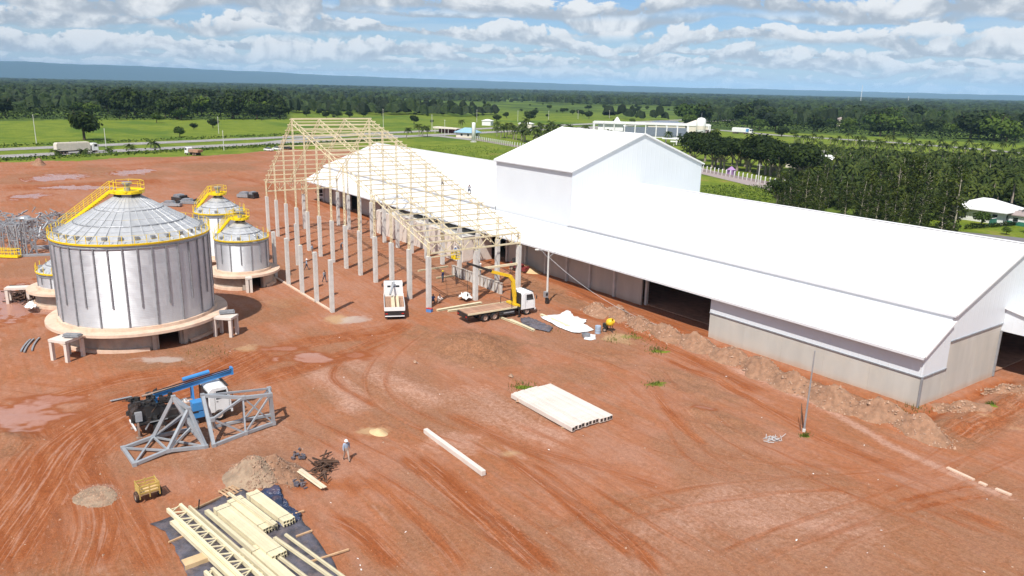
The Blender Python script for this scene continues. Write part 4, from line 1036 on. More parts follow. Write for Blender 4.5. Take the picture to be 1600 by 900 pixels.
# crane truck: faces away to the right of the picture
ct = thing('crane_truck', 'white cab flatbed truck with raised yellow loading crane', 'truck', g(765, 501.5)+Vector((-1.02, 0, 0)), R_(87.6))
def crane_truck(t):
    # local origin: under the middle of the rear axles; x forward
    ch = t.location; 
    for x in (-0.65, 0.65):
        for y in (-1.02, 1.02): wheel(t, x, y, 0.52, 0.34)
    for y in (-1.02, 1.02): wheel(t, 5.35, y, 0.52, 0.3)
    chassis(t, -2.9, 6.0)
    bed = MB().box((0.35, 0, 1.18), (6.9, 2.5, 0.12)).build('bed_frame', 'black_metal', t)
    planks(t, -3.0, 3.7, 2.36, 1.275, 8)
    for y in (-1.25, 1.25): MB().box((0.35, y, 1.26), (6.9, 0.07, 0.2)).build('bed_rail', 'yellow_steel', t)
    MB().box((-3.1, 0, 0.95), (0.08, 2.4, 0.55)).build('tail_panel', 'black_metal', t)
    for y in (-0.95, 0.95): MB().box((-3.15, y, 0.92), (0.05, 0.3, 0.14)).build('tail_light', 'red_lamp', t)
    for y in (-1.16, 1.16): MB().box((2.4, y, 0.75), (2.2, 0.1, 0.5)).build('side_guard', 'black_metal', t)
    MB().tube((1.9, -0.95, 0.75), (3.4, -0.95, 0.75), 0.28, 12).build('fuel_tank', 'galvanised', t)
    cab(t, 4.55, 2.0, 2.4, 0.78, 2.15)
    MB().box((4.42, 0, 1.9), (0.1, 2.2, 1.9)).build('cab_rear_panel', 'black_metal', t)
    # crane
    c = MB().box((4.05, 0, 1.3), (0.55, 2.3, 0.35)).build('crane_base', 'crane_yellow', t)
    MB().beam((3.95, -1.5, 1.2), (3.95, 1.5, 1.2), 0.22, 0.22).build('outrigger', 'black_metal', c)
    for y in (-1.5, 1.5): MB().box((3.95, y, 0.6), (0.14, 0.14, 1.2)).box((3.95, y, 0.05), (0.4, 0.4, 0.06)).build('outrigger_leg', 'black_metal', c)
    MB().tube((4.05, -0.35, 1.4), (4.0, -0.35, 2.5), 0.24, 10).build('crane_column', 'crane_yellow', c)
    MB().beam((4.0, -0.35, 2.3), (3.75, -0.3, 4.3), 0.34, 0.42).beam((3.85, -0.3, 4.2), (3.3, -0.25, 5.0), 0.36, 0.44).build('crane_boom', 'crane_yellow', c)
    MB().beam((3.45, -0.25, 4.95), (0.9, 0.1, 5.75), 0.32, 0.36).build('crane_boom', 'crane_yellow', c)
    MB().beam((1.2, 0.05, 5.72), (-2.2, 0.6, 7.0), 0.20, 0.24).beam((1.6, 0.1, 5.45), (-1.0, 0.5, 6.45), 0.14, 0.14).build('crane_extension', 'black_metal', c)
    MB().tube((4.2, -0.35, 2.0), (3.95, -0.3, 3.6), 0.09, 8).build('crane_ram', 'galvanised', c)
    MB().tube((-2.1, 0.58, 6.95), (-2.1, 0.58, 3.2), 0.025, 5).box((-2.1, 0.58, 3.1), (0.14, 0.1, 0.3)).build('hoist_chain', 'black_metal', c)
    MB().beam((3.0, -1.3, 1.3), (3.0, -1.3, 2.2), 0.06, 0.06).beam((3.0, 1.2, 1.3), (3.0, 1.2, 2.2), 0.06, 0.06).beam((3.0, -1.3, 2.2), (3.0, 1.2, 2.2), 0.06, 0.06).build('headboard', 'black_metal', t)
crane_truck(ct)
# white truck seen from behind, loaded with two cream beams
wt = thing('dropside_truck', 'white dropside truck seen from behind, carrying cream steel beams', 'truck', g(617, 500).xy.to_3d(), R_(154))
def white_truck(t):
    for x in (0.9, 2.2):
        for y in (-1.0, 1.0): wheel(t, x, y, 0.5, 0.34)
    for y in (-1.0, 1.0): wheel(t, 7.3, y, 0.5, 0.3)
    chassis(t, 0.1, 8.2)
    MB().box((3.2, 0, 1.10), (6.3, 2.4, 0.12)).build('bed_frame', 'black_metal', t)
    planks(t, 0.1, 6.3, 2.3, 1.19, 8)
    for y in (-1.2, 1.2): MB().box((3.2, y, 1.36), (6.3, 0.06, 0.46)).build('side_board', 'white_paint', t)
    MB().box((0.06, 0, 1.34), (0.06, 2.4, 0.46)).build('tail_board', 'white_paint', t)
    MB().box((6.4, 0, 1.75), (0.08, 2.4, 1.2)).build('headboard', 'white_paint', t)
    MB().box((0.02, 0, 0.75), (0.1, 2.3, 0.5)).build('tail_panel', 'black_metal', t)
    MB().box((-0.08, 0, 0.5), (0.08, 2.3, 0.1)).build('rear_bumper', 'white_paint', t)
    for y in (-0.95, 0.95): MB().box((-0.05, y, 0.8), (0.05, 0.3, 0.12)).build('tail_light', 'red_lamp', t)
    cab(t, 6.75, 1.75, 2.35, 0.75, 2.1, slope=0.3)
    MB().box((6.74, 0.55, 2.3), (0.04, 0.4, 0.45)).box((6.74, -0.55, 2.3), (0.04, 0.4, 0.45)).build('rear_window', 'glass_dark', t)
    c = MB().box((6.55, 0, 1.3), (0.3, 1.6, 0.3)).build('crane_base', 'black_metal', t)
    MB().beam((6.55, 0.1, 1.4), (6.5, 0.1, 3.0), 0.26, 0.26).beam((6.6, -0.1, 3.0), (4.2, 0.45, 2.0), 0.2, 0.22).build('folded_boom', 'steel_grey', c)
white_truck(wt)
for k, (y, w_) in enumerate(((0.15, 0.42), (-0.42, 0.3))):
    mb = MB(); rz = R_(154); d = Vector((math.cos(rz), math.sin(rz), 0)); n_ = Vector((-d.y, d.x, 0)); o = wt.location+n_*y
    for q in (0.0, 1.0):
        mb.beam(o+d*0.2+Vector((0, 0, 1.30+0.25*q)), o+d*5.3+Vector((0, 0, 1.30+0.25*q)), w_, 0.06)
    mb.beam(o+d*0.2+Vector((0, 0, 1.42)), o+d*5.3+Vector((0, 0, 1.42)), 0.06, 0.2)
    own(mb, 'steel_beam', 'yellow_steel', ['wide cream steel beam on the white dropside truck bed', 'narrow cream steel beam on the white dropside truck bed, right side'][k], 'beam', o+d*2.5+Vector((0, 0, 1.22)), 'beams on the white truck')
# drilling rig with blue mast
rg = thing('drill_rig_truck', 'drilling rig truck with white cab and long blue mast folded forward', 'truck', g(241, 671).xy.to_3d(), R_(91))
def rig(t):
    for y in (-1.0, 1.0): wheel(t, 0.3, y, 0.52, 0.36); wheel(t, 4.8, y, 0.5, 0.3)
    chassis(t, -1.3, 5.8)
    MB().box((1.0, 0, 1.15), (4.4, 2.2, 0.14)).build('deck', 'black_metal', t)
    cab(t, 4.05, 1.8, 2.3, 0.75, 2.15, slope=0.28)
    MB().box((3.92, 0, 1.7), (0.1, 2.0, 1.9)).build('cab_rear_panel', 'black_metal', t)
    MB().box((3.25, -0.6, 1.55), (0.9, 0.9, 0.7)).build('tool_box', 'blue_paint', t); MB().box((2.95, -0.85, 0.85), (1.4, 0.45, 0.5)).build('fuel_tank', 'blue_paint', t)
    MB().box((2.6, 0.3, 1.5), (1.2, 1.2, 0.5)).build('tray', 'deck_board', t)
    mb = MB()
    for i in range(6): mb.box((2.3+rnd.uniform(0, 0.8), rnd.uniform(-0.1, 0.7), 1.8), (0.25, 0.2, 0.12), rnd.uniform(0, 3))
    mb.build('tray_load', 'white_sheet', t)
    m = MB().beam((0.2, 0.25, 2.75), (6.35, 0.25, 3.5), 0.34, 0.36).build('mast', 'blue_paint', t)
    MB().beam((0.2, 0.55, 2.95), (6.3, 0.55, 3.7), 0.07, 0.07).beam((0.2, -0.02, 3.02), (6.3, -0.02, 3.78), 0.07, 0.07).build('mast_rail', 'black_metal', m)
    MB().box((6.4, 0.25, 3.6), (0.18, 0.5, 0.62)).build('mast_head', 'blue_paint', m)
    MB().tube((2.5, 0.25, 3.62), (4.6, 0.25, 3.87), 0.17, 10).build('feed_cylinder', 'blue_paint', m)
    MB().tube((-0.6, 0.25, 2.9), (3.0, 0.25, 3.2), 0.10, 8).build('drill_rod', 'rim_metal', m)
    for x, z in ((3.15, 3.0), (0.4, 2.6)): MB().beam((x, 0.55, 1.2), (x, 0.45, z), 0.14, 0.14).beam((x, -0.1, 1.2), (x, 0.05, z), 0.14, 0.14).build('mast_support', 'blue_paint', t)
    # drill head, hoses and pumps at the rear
    h = MB()
    for i in range(60):
        x, y, z = rnd.uniform(-1.6, 1.4), rnd.uniform(-1.0, 1.0), rnd.uniform(1.3, 2.9)
        h.box((x, y, z), (rnd.uniform(0.12, 0.5), rnd.uniform(0.1, 0.4), rnd.uniform(0.12, 0.5)), rnd.uniform(0, 3))
    h.build('drill_head', 'black_metal', t)
    MB().prism([(-1.6, 1.2), (0.9, 1.2), (0.9, 1.9), (0.2, 2.35), (-1.3, 2.45), (-1.6, 2.1)], 'y', -0.85, 0.75).build('engine_housing', 'black_metal', t)
    MB().prism([(0.9, 1.2), (2.2, 1.2), (2.2, 1.7), (0.9, 1.75)], 'y', -0.95, 0.2).build('valve_chest', 'black_metal', t)
    h = MB()
    for i in range(16):
        a = Vector((rnd.uniform(-1.5, 1.2), rnd.uniform(-1, 1), rnd.uniform(1.4, 2.8))); b = a+Vector((rnd.uniform(-1.2, 1.2), rnd.uniform(-0.6, 0.6), rnd.uniform(-0.8, 0.8)))
        h.tube(a, b, 0.04, 5)
    h.build('hoses', 'black_rubber', t)
    MB().box((-1.2, -0.85, 1.75), (0.5, 0.5, 0.75)).build('pump', 'steel_grey', t)
    MB().box((0.2, -0.98, 1.16), (1.3, 0.42, 0.05)).beam((-0.5, -0.98, 1.1), (-0.8, -0.98, 0.6), 0.3, 0.05).build('mudguard', 'galvanised', t)
    for y in (-1.05, 1.05): MB().box((-1.3, y, 0.65), (0.14, 0.14, 1.3)).box((-1.3, y, 0.05), (0.4, 0.35, 0.07)).build('jack_leg', 'rim_metal', t)
    MB().beam((-1.5, -1.1, 0.75), (-1.5, 1.1, 0.75), 0.1, 0.16).build('rear_bumper', 'white_paint', t)
rig(rg)
mb = MB()
a = G(175, 628, 0.1); b = G(203, 622, 0.1)
for i in range(9):
    p = a.lerp(b, i/8); mb.lathe([(0.02, -0.02), (0.17, 0.0), (0.02, 0.03)], 7, (p.x, p.y, p.z+0.05))
mb.tube(a, b, 0.05, 6); own(mb, 'auger', 'galvanised', 'pale drill auger lying on the dirt behind the rig', 'auger', a)

def semi(label, p, rz, body, name='semi_truck', L=13.0, cabm='white_paint', box_h=2.6, blue=False):
    t = thing(name, label, 'truck', (p.x, p.y, 0.1), rz)
    for x in (0.8, 2.0, 3.2):
        for y in (-1.0, 1.0): wheel(t, x, y, 0.5, 0.3)
    for x in (9.0, 10.2, 13.6):
        for y in (-1.0, 1.0): wheel(t, x, y, 0.5, 0.3)
    chassis(t, 0, 14.4)
    MB().prism([(-0.2, 1.2), (11.6, 1.2), (11.6, 1.2+box_h), (0.1, 1.2+box_h), (-0.2, 1.0+box_h)], 'y', -1.28, 1.28).build('trailer_body', body, t)
    mb = MB()
    for i in range(13): mb.box((0.1+i*0.92, -1.3, 1.2+box_h/2), (0.07, 0.05, box_h)); mb.box((0.1+i*0.92, 1.3, 1.2+box_h/2), (0.07, 0.05, box_h))
    mb.build('trailer_ribs', body, t)
    MB().prism([(0, 1.2+box_h), (11.5, 1.2+box_h), (11.3, 1.5+box_h), (0.2, 1.5+box_h)], 'y', -1.1, 1.1).build('load_tarp', body, t)
    MB().box((5.5, 0, 0.95), (8.0, 2.3, 0.4)).build('side_skirt', 'black_metal', t)
    cab(t, 12.4, 2.2, 2.45, 0.8, 2.7, cabm, 0.25)
    if blue: MB().box((11.0, 0, 2.6), (1.3, 2.64, 2.0)).build('blue_panel', 'blue_paint', t)
    return t
p = hw(40, 0); q0 = g(86, 241).xy; s0 = (q0-H0).dot(HD)
semi('long cream tarped semi trailer truck driving on the highway at left', hw(s0, -2.0), math.atan2(HD.y, HD.x), 'wall_cream')
pr_ = P2((1145, 208.5), (1185, 211)); v_ = (Vector(pr_[1])-Vector(pr_[0]))
semi('white and blue trailer truck on the far road right of the water tower', Vector(pr_[0]), math.atan2(v_.y, v_.x), 'wall_white', blue=True)
# tipper far across the site
tp = thing('tipper_truck', 'small white cab tipper truck far off near the highway verge', 'truck', G(309, 243), R_(208))
def tipper(t, bodym):
    for x in (0.0, 1.2):
        for y in (-1, 1): wheel(t, x, y, 0.5, 0.3)
    for y in (-1, 1): wheel(t, 4.6, y, 0.5, 0.3)
    chassis(t, -1, 5.2)
    MB().prism([(-1.4, 1.15), (3.2, 1.15), (3.3, 2.1), (-1.7, 2.1)], 'y', -1.2, 1.2).build('tipper_body', bodym, t)
    cab(t, 3.7, 1.8, 2.35, 0.75, 2.1)
tipper(tp, 'deck_board')

# ------------------------------------------------------------------ people
_pose = {}
def body_mesh(pose):
    """one continuous figure: joints as a skinned skeleton"""
    if pose in _pose: return _pose[pose]
    st = {'stand': 0.0, 'walk': 0.30, 'bend': 0.05, 'crouch': 0.1}[pose]
    J = []; E = []; Rr = []
    def j(x, y, z, r, par=None):
        J.append((x, y, z)); Rr.append(r)
        if par is not None: E.append((par, len(J)-1))
        return len(J)-1
    lean = {'stand': 0.0, 'walk': 0.05, 'bend': 0.42, 'crouch': 0.25}[pose]; dz = -0.42 if pose == 'crouch' else 0
    pel = j(0, 0, 0.95+dz, (0.155, 0.12))
    wst = j(lean*0.3, 0, 1.12+dz, (0.145, 0.105), pel); cht = j(lean*0.75, 0, 1.34+dz-lean*0.1, (0.18, 0.125), wst)
    nk = j(lean*1.0, 0, 1.49+dz-lean*0.2, (0.065, 0.065), cht); hd = j(lean*1.1+0.02, 0, 1.58+dz-lean*0.25, (0.085, 0.095), nk); tp_ = j(lean*1.15+0.02, 0, 1.68+dz-lean*0.28, (0.075, 0.085), hd)
    for s in (-1, 1):
        k = s*st
        hip = j(0, s*0.10, 0.88+dz, (0.10, 0.095), pel)
        if pose == 'crouch':
            kn = j(0.38, s*0.16, 0.50, (0.07, 0.07), hip); an = j(0.06, s*0.16, 0.09, (0.05, 0.05), kn)
        else:
            kn = j(k*0.45+0.03, s*0.11, 0.49, (0.07, 0.07), hip); an = j(k*0.95-(0.06 if k < 0 else 0), s*0.115, 0.09, (0.048, 0.05), kn)
        a_ = J[an]; j(a_[0]+0.17, a_[1]+s*0.02, 0.045, (0.045, 0.04), an)
        c_ = J[cht]; sh = j(c_[0], s*0.195, c_[2]+0.07, (0.062, 0.065), cht)
        if pose in ('bend', 'crouch'):
            el_ = j(c_[0]+0.18, s*0.25, c_[2]-0.14, (0.048, 0.048), sh); wr = j(c_[0]+0.42, s*0.16, c_[2]-0.18, (0.034, 0.036), el_)
        else:
            el_ = j(c_[0]-k*0.35, s*0.265, c_[2]-0.20, (0.048, 0.048), sh); wr = j(c_[0]-k*0.45+0.08, s*0.275, c_[2]-0.44, (0.034, 0.036), el_)
        w3 = Vector(J[wr])-Vector(J[el_]); w3.normalize(); pw = Vector(J[wr])+w3*0.07
        pm = j(*pw, (0.038, 0.022), wr)
        f_ = pw+w3*0.09; j(*f_, (0.022, 0.016), pm)
        th = pw+w3*0.03+Vector((0.05, 0, 0)); j(*th, (0.014, 0.014), pm)
    me = bpy.data.meshes.new('person_skeleton'); me.from_pydata(J, E, []); ob = bpy.data.objects.new('person_tmp', me); COL.objects.link(ob)
    ob.modifiers.new('skin', 'SKIN'); ob.modifiers.new('sub', 'SUBSURF').levels = 1
    for i, sv in enumerate(me.skin_vertices[0].data): sv.radius = Rr[i]; sv.use_root = (i == 0)
    dg = bpy.context.evaluated_depsgraph_get(); r = bpy.data.meshes.new_from_object(ob.evaluated_get(dg))
    bpy.data.objects.remove(ob)
    hz = J[hd][2]; cz = J[wst][2]
    _pose[pose] = (r, J[hd], J[tp_], cz, J[nk][2])
    return _pose[pose]
def person(label, loc, rz, pose, shirt, trouser, helm=None, group='site workers'):
    base, hd, tp_, cz, nz = body_mesh(pose); me = base.copy(); me.name = 'person'
    for m in (shirt, trouser, 'skin', 'boot'): me.materials.append(MATS[m])
    for p in me.polygons:
        c = p.center; p.use_smooth = True
        if c.z > nz-0.01: p.material_index = 2
        elif c.z < 0.12: p.material_index = 3
        elif abs(c.y) > 0.235 and c.z < cz-0.12: p.material_index = 2
        elif c.z < cz-0.08 and abs(c.y) < 0.24: p.material_index = 1
        else: p.material_index = 0
    t = put('person', me, None, loc, (0, 0, rz)); tag(t, label, 'person', group)
    if helm:
        h = MB().lathe([(0.145, -0.015), (0.125, 0.0), (0.118, 0.06), (0.07, 0.12), (0.0, 0.135)], 12).box((0.14, 0, -0.005), (0.12, 0.2, 0.012)).build('hard_hat', helm, t, True); h.location = (tp_[0], tp_[1], tp_[2]-0.03)
    else:
        MB().lathe([(0.10, -0.08), (0.105, 0.0), (0.07, 0.06), (0, 0.075)], 10).build('hair', 'boot', t, True).location = (tp_[0]-0.02, tp_[1], tp_[2]-0.01)
    f = MB().box((0.105, 0, 0.0), (0.03, 0.025, 0.04))
    f.build('nose', 'skin', t).location = hd
    for s in (-1, 1): MB().box((0, s*0.095, 0.01), (0.035, 0.02, 0.055)).build('ear', 'skin', t).location = hd
    return t
tocam = lambda p: math.atan2(-p.y, -p.x)
p = G(541.5, 720); person('worker in white helmet and pale blue shirt walking alone across the dirt', p, tocam(p)+0.3, 'walk', 'shirt_blue', 'trouser_beige', 'white_clean')
for lab, px, py, pose, sh, tr, he, dz, rz in (
    ('worker in grey standing between the free columns and the hall', 479, 422, 'walk', 'shirt_blue', 'trouser_dark', 'white_clean', 0, 1.0),
    ('worker in dark blue walking behind the nearest free column', 507, 441, 'walk', 'shirt_grey', 'trouser_dark', None, 0, 0.3),
    ('worker in yellow helmet at the back beside the free columns', 469, 399, 'stand', 'shirt_grey', 'trouser_dark', 'yellow_paint', 0, 2.0),
    ('worker in pale shirt deep under the hall frame, left of a column', 488, 398, 'stand', 'shirt_blue', 'trouser_beige', None, 0, 0.6),
    ('worker in grey bending over deep inside the hall frame', 533, 391, 'bend', 'shirt_grey', 'trouser_dark', None, 0, 0.6),
    ('worker in navy and yellow helmet standing under the hall frame', 692, 442, 'stand', 'shirt_navy', 'trouser_dark', 'yellow_paint', 0, 3.6),
    ('worker in navy crouching at the foot of the nearest hall column', 676.5, 475, 'crouch', 'shirt_navy', 'trouser_dark', None, 0, 2.5),
    ('worker in white shirt crouching beside the long cream beams', 684, 474, 'crouch', 'white_sheet', 'trouser_beige', None, 0, 0.5)):
    p = G(px, py, dz); person(lab, p, rz, pose, sh, tr, he)
person('worker in dark blue perched high on a lattice post of the frame', (-101.2, 60.2, zraf(-101.2)-1.9), 2.4, 'crouch', 'shirt_navy', 'trouser_dark', None, 'workers up on the steel')
person('worker in dark clothes standing out on the roof edge purlins', (-93.4, 60.0, zraf(-93.4)+0.2), 2.4, 'crouch', 'shirt_grey', 'trouser_dark', None, 'workers up on the steel')
wp = Vector((-84.0, 57.6, 1.45))
person('worker in grey overalls standing on top of the low ribbed wall', wp+Vector((-3.2, 0.45, 0.0)), 4.0, 'stand', 'shirt_grey', 'shirt_grey', 'white_clean')

# ------------------------------------------------------------------ things under the frame
def low_wall():
    t = thing('low_wall', 'low ribbed grey concrete wall under the hall frame', 'wall', (-88, 58, 0)); B = lambda mb, n, m: mb.build(n, m, t, world=True)
    B(MB().box((-88.3, 58.0, 0.65), (12.6, 0.3, 1.6)), 'wall_body', 'concrete')
    for i in range(14): B(MB().box((-94.3+i*0.92, 57.78, 0.62), (0.16, 0.14, 1.5)), 'rib', 'concrete_base')
    B(MB().box((-88.3, 58.0, 1.46), (12.8, 0.42, 0.08)), 'coping', 'concrete_base')
low_wall()
def lift():
    bx = Vector((-89.9, 55.6, 3.6))
    t = thing('work_basket', 'yellow steel man basket hanging beside a hall column', 'basket', bx)
    MB().box((0, 0, 0.03), (1.1, 0.8, 0.06)).build('floor', 'yellow_paint', t)
    mb = MB()
    for x in (-0.52, 0, 0.52):
        for y in (-0.38, 0.38): mb.beam((x, y, 0), (x, y, 1.1), 0.05, 0.05)
    for z in (0.4, 0.75, 1.1):
        for y in (-0.38, 0.38): mb.beam((-0.52, y, z), (0.52, y, z), 0.05, 0.05)
        for x in (-0.52, 0.52): mb.beam((x, -0.38, z), (x, 0.38, z), 0.05, 0.05)
    mb.build('cage', 'yellow_paint', t); MB().box((0, -0.39, 0.35), (1.0, 0.02, 0.6)).build('panel', 'yellow_paint', t)
    mb = MB()
    for x in (-0.5, 0.5):
        for y in (-0.36, 0.36): mb.tube((x, y, 1.1), (0, 0, 2.2), 0.012, 4)
    mb.tube((0, 0, 2.2), (0, 0, 5.0), 0.012, 4); mb.build('sling', 'black_metal', t)
    person('worker in bright blue standing in the yellow basket', bx+Vector((0, 0, 0.06)), 5.0, 'stand', 'shirt_bright', 'trouser_dark', 'white_clean')
lift()
def annex():
    t = thing('concrete_annex', 'pale roofless concrete bunker walls between hall frame and warehouse', 'bunker', (-118, 64, 0)); B = lambda mb, n, m: mb.build(n, m, t, world=True)
    for x0, x1, h in ((-131, -123.5, 4.3), (-123.4, -116, 4.6), (-115.9, -108.5, 4.4), (-108.4, -101, 4.2)):
        B(MB().box(((x0+x1)/2, 63.6, h/2-0.1), (x1-x0, 0.3, h)), 'wall_panel', 'concrete_pale')
    B(MB().box((-131, 66.5, 2.1), (0.3, 5.5, 4.4)), 'wall_panel', 'concrete_pale'); B(MB().box((-101, 66.5, 2.0), (0.3, 5.5, 4.2)), 'wall_panel', 'concrete_pale')
    B(MB().box((-116, 66.4, 3.6), (29.4, 5.2, 0.2)), 'top_slab', 'concrete')
    for i in range(7): B(MB().box((-129+i*4.4, 63.4, 2.1), (0.3, 0.14, 4.2)), 'buttress', 'concrete_pale')
annex()

# ------------------------------------------------------------------ concrete beams on the ground
bm_ = MB().box((0, 0, 0.18), (8.46, 0.36, 0.40)).mesh('concrete_beam', 'concrete_pale')
bmesh_b = bmesh.new(); bmesh_b.from_mesh(bm_); bmesh.ops.bevel(bmesh_b, geom=bmesh_b.edges[:], offset=0.02, segments=1, affect='EDGES'); bmesh_b.to_mesh(bm_); bmesh_b.free()
ords = ['first', 'second', 'third', 'fourth', 'fifth', 'sixth', 'seventh', 'eighth', 'ninth', 'tenth', 'eleventh', 'twelfth', 'thirteenth']
sc_ = (g(814, 618, 0.4)+g(963, 657, 0.4))*0.5
nb = 12
for i in range(nb):
    y = 38.05+0.385*i; o = put('concrete_beam', bm_, None, (-47.6+rnd.uniform(-0.08, 0.08), y, ground_at(-47.6, y)+0.12), (0, 0, rnd.uniform(-0.002, 0.002)))
    tag(o, f'pale precast beam in the flat stack, {ords[i]} from the side nearest the camera', 'beam', 'stacked precast beams')
    e_ = MB().box((0, 0, 0), (0.012, 0.24, 0.26)).build('painted_recess', 'black_metal', o); e_.location = (4.235, 0, 0.2)  # flat black plate painting the shade of a recess
for i, x in enumerate((-50.8, -44.4)):
    own(MB().box((x, 40.2, 0.05), (0.14, 5.0, 0.14)), 'timber_bearer', 'timber', ['timber bearer under the far end of the flat beam stack', 'timber bearer under the near end of the flat beam stack'][i], 'timber', (x, 40.2, 0))
o = put('concrete_beam', bm_, None, (-45.65, 28.05, ground_at(-45.6, 28)+0.02), (0, 0, 0.0)); tag(o, 'single pale precast beam lying alone on the open dirt', 'beam', 'stacked precast beams')

# ------------------------------------------------------------------ galvanised tower pieces
def truss(name, label, nodes, mem, loc, w_=0.16, m='steel_grey', cat='steel tower', group='galvanised tower pieces'):
    t = thing(name, label, cat, loc, group=group)
    for a, b, ww in mem:
        k = 'leg' if ww > 1.2 else 'brace'
        MB().beam(nodes[a], nodes[b], w_*ww, w_*ww).build(k, m, t, world=True)
    for n_ in nodes.values(): MB().box(tuple(n_), (w_*1.9, w_*1.9, w_*1.9)).build('gusset', m, t, world=True)
    return t
def tower_pieces():
    N = {k: Vector(v) for k, v in dict(a=(-59.7, 7.6, 0.12), b=(-56.5, 7.8, 0.12), c=(-56.6, 12.8, 0.12), d=(-60.4, 12.6, 0.12), e=(-58.7, 11.25, 3.75), f=(-57.9, 12.1, 2.9), h=(-57.0, 10.2, 0.35), i=(-60.0, 9.8, 0.35), k=(-57.8, 12.5, 1.7), l=(-59.6, 12.3, 1.8)).items()}
    truss('tower_section', 'grey tapered steel tower section with raised peak lying before the drill rig', N, [('a', 'b', 1.5), ('b', 'h', 1.5), ('h', 'c', 1.5), ('a', 'i', 1.5), ('i', 'd', 1.5), ('e', 'c', 1.6), ('e', 'i', 1.6), ('f', 'h', 1.5), ('e', 'f', 1.5), ('f', 'c', 1.3), ('a', 'h', 0.9), ('b', 'i', 0.9), ('i', 'h', 0.9), ('i', 'c', 0.8), ('h', 'd', 0.8), ('c', 'd', 1.0), ('e', 'd', 1.4), ('k', 'h', 0.9), ('k', 'l', 0.9), ('l', 'i', 0.8), ('i', 'f', 0.8), ('l', 'c', 0.7)], (-58.2, 10, 0))
    N = {k: Vector(v) for k, v in dict(a=(-56.5, 13.35, 0.12), b=(-58.9, 13.4, 3.35), c=(-59.9, 14.3, 0.12), e=(-57.9, 18.45, 0.15), f=(-57.8, 18.3, 2.7), h=(-59.6, 18.9, 0.15), i=(-59.6, 18.8, 2.5), k=(-57.3, 16.0, 0.15), l=(-58.0, 16.2, 2.85), m=(-59.8, 16.6, 0.15), q=(-57.3, 13.6, 1.9)).items()}
    truss('tower_section', 'grey steel tower section with upright ends lying beside the rig cab', N, [('a', 'b', 1.6), ('b', 'c', 1.5), ('b', 'l', 1.5), ('l', 'f', 1.5), ('a', 'k', 1.5), ('k', 'e', 1.5), ('c', 'm', 1.3), ('m', 'h', 1.3), ('e', 'f', 1.6), ('h', 'i', 1.5), ('f', 'i', 1.0), ('e', 'h', 1.0), ('b', 'i', 0.9), ('q', 'l', 1.0), ('q', 'k', 0.8), ('l', 'k', 0.8), ('k', 'f', 0.8), ('l', 'e', 0.7), ('m', 'i', 0.8), ('m', 'l', 0.7), ('c', 'q', 0.7)], (-58, 16, 0))
tower_pieces()
# store of tower parts behind the silos
def lattice_tower(label, px, py, h, w0, w1, rz, lie=False, m='steel_grey', head=False):
    p = G(px, py); t = thing('lattice_tower', label, 'steel tower', p, rz, 'tower parts stored behind the silos')
    def pt(k, s, q):
        w_ = (w0+(w1-w0)*k)/2; v = Vector((w_*s, w_*q, h*k))
        if lie: v = Vector((v.z-h/2, v.y, v.x+w0/2))
        return v
    cs = ((-1, -1), (1, -1), (1, 1), (-1, 1))
    for s, q in cs: MB().beam(pt(0, s, q), pt(1, s, q), 0.16, 0.16).build('leg', m, t)
    n = max(2, int(h/1.6)); mb = MB()
    for i in range(n):
        for j in range(4):
            a, b = cs[j], cs[(j+1) % 4]
            mb.beam(pt(i/n, *a), pt((i+1)/n, *b), 0.08, 0.08); mb.beam(pt((i+1)/n, *a), pt((i+1)/n, *b), 0.08, 0.08)
    mb.build('bracing', m, t)
    if head:
        MB().box((0, 0, h+0.1), (3.6, 1.0, 0.18)).build('head_platform', m, t); MB().lathe([(0.9, h+0.2), (0.7, h+0.5), (0, h+0.6)], 10).build('head_cone', m, t)
lattice_tower('upright grey lattice tower with wide flat head behind the silos', 47, 398, 5.6, 1.5, 1.1, 0.4, head=True)
lattice_tower('upright bare grey lattice tower at the left picture edge', 14, 393, 4.6, 1.6, 1.2, 0.2)
lattice_tower('bare lattice tower left of the wide headed one', 29, 398, 4.8, 1.2, 1.6, 0.9)
lattice_tower('grey lattice section lying in front of the stored tower parts', 62, 372, 6.0, 1.2, 1.2, 0.6, True)
lattice_tower('grey lattice section lying farthest back behind the big silo rail', 95, 343, 7.0, 1.0, 1.0, 1.9, True)
lattice_tower('grey lattice section lying at the left edge behind the towers', 6, 362, 7.0, 1.4, 1.4, 1.4, True)
lattice_tower('grey lattice section lying just left of the big silo stair', 78, 362, 5.0, 1.1, 1.1, 2.2, True)
lattice_tower('short grey lattice section lying behind the wide headed tower', 40, 352, 6.0, 1.2, 1.2, 1.2, True)
mb = MB()
for i in range(300):
    p = G(rnd.uniform(-30, 104), rnd.uniform(346, 386)); a = Vector((rnd.uniform(-1, 1), rnd.uniform(-1, 1), rnd.uniform(-0.7, 0.7))).normalized()*rnd.uniform(0.35, 1.15); z = rnd.uniform(0.3, 2.2)
    mb.beam(p-a+Vector((0, 0, z+0.3)), p+a+Vector((0, 0, z+0.3)), rnd.uniform(0.08, 0.3), rnd.uniform(0.06, 0.2))
tag(mb.build('steel_scrap', 'galvanised'), 'heap of loose grey steel members among the stored tower parts', 'steel parts', kind='stuff')
def walkway(label, px, py, rz, n=5):
    t = thing('walkway_section', label, 'walkway', G(px, py), rz, 'yellow walkway sections on the ground')
    MB().box((0, 0, 0.25), (n*1.0, 0.9, 0.3)).build('deck', 'yellow_paint', t); mb = MB()
    for i in range(n+1):
        for y in (-0.42, 0.42): mb.beam((-n/2+i, y, 0.3), (-n/2+i, y, 1.4), 0.07, 0.07)
    for y in (-0.42, 0.42):
        for z in (0.9, 1.4): mb.beam((-n/2, y, z), (n/2, y, z), 0.07, 0.07)
    mb.build('railing', 'yellow_paint', t)
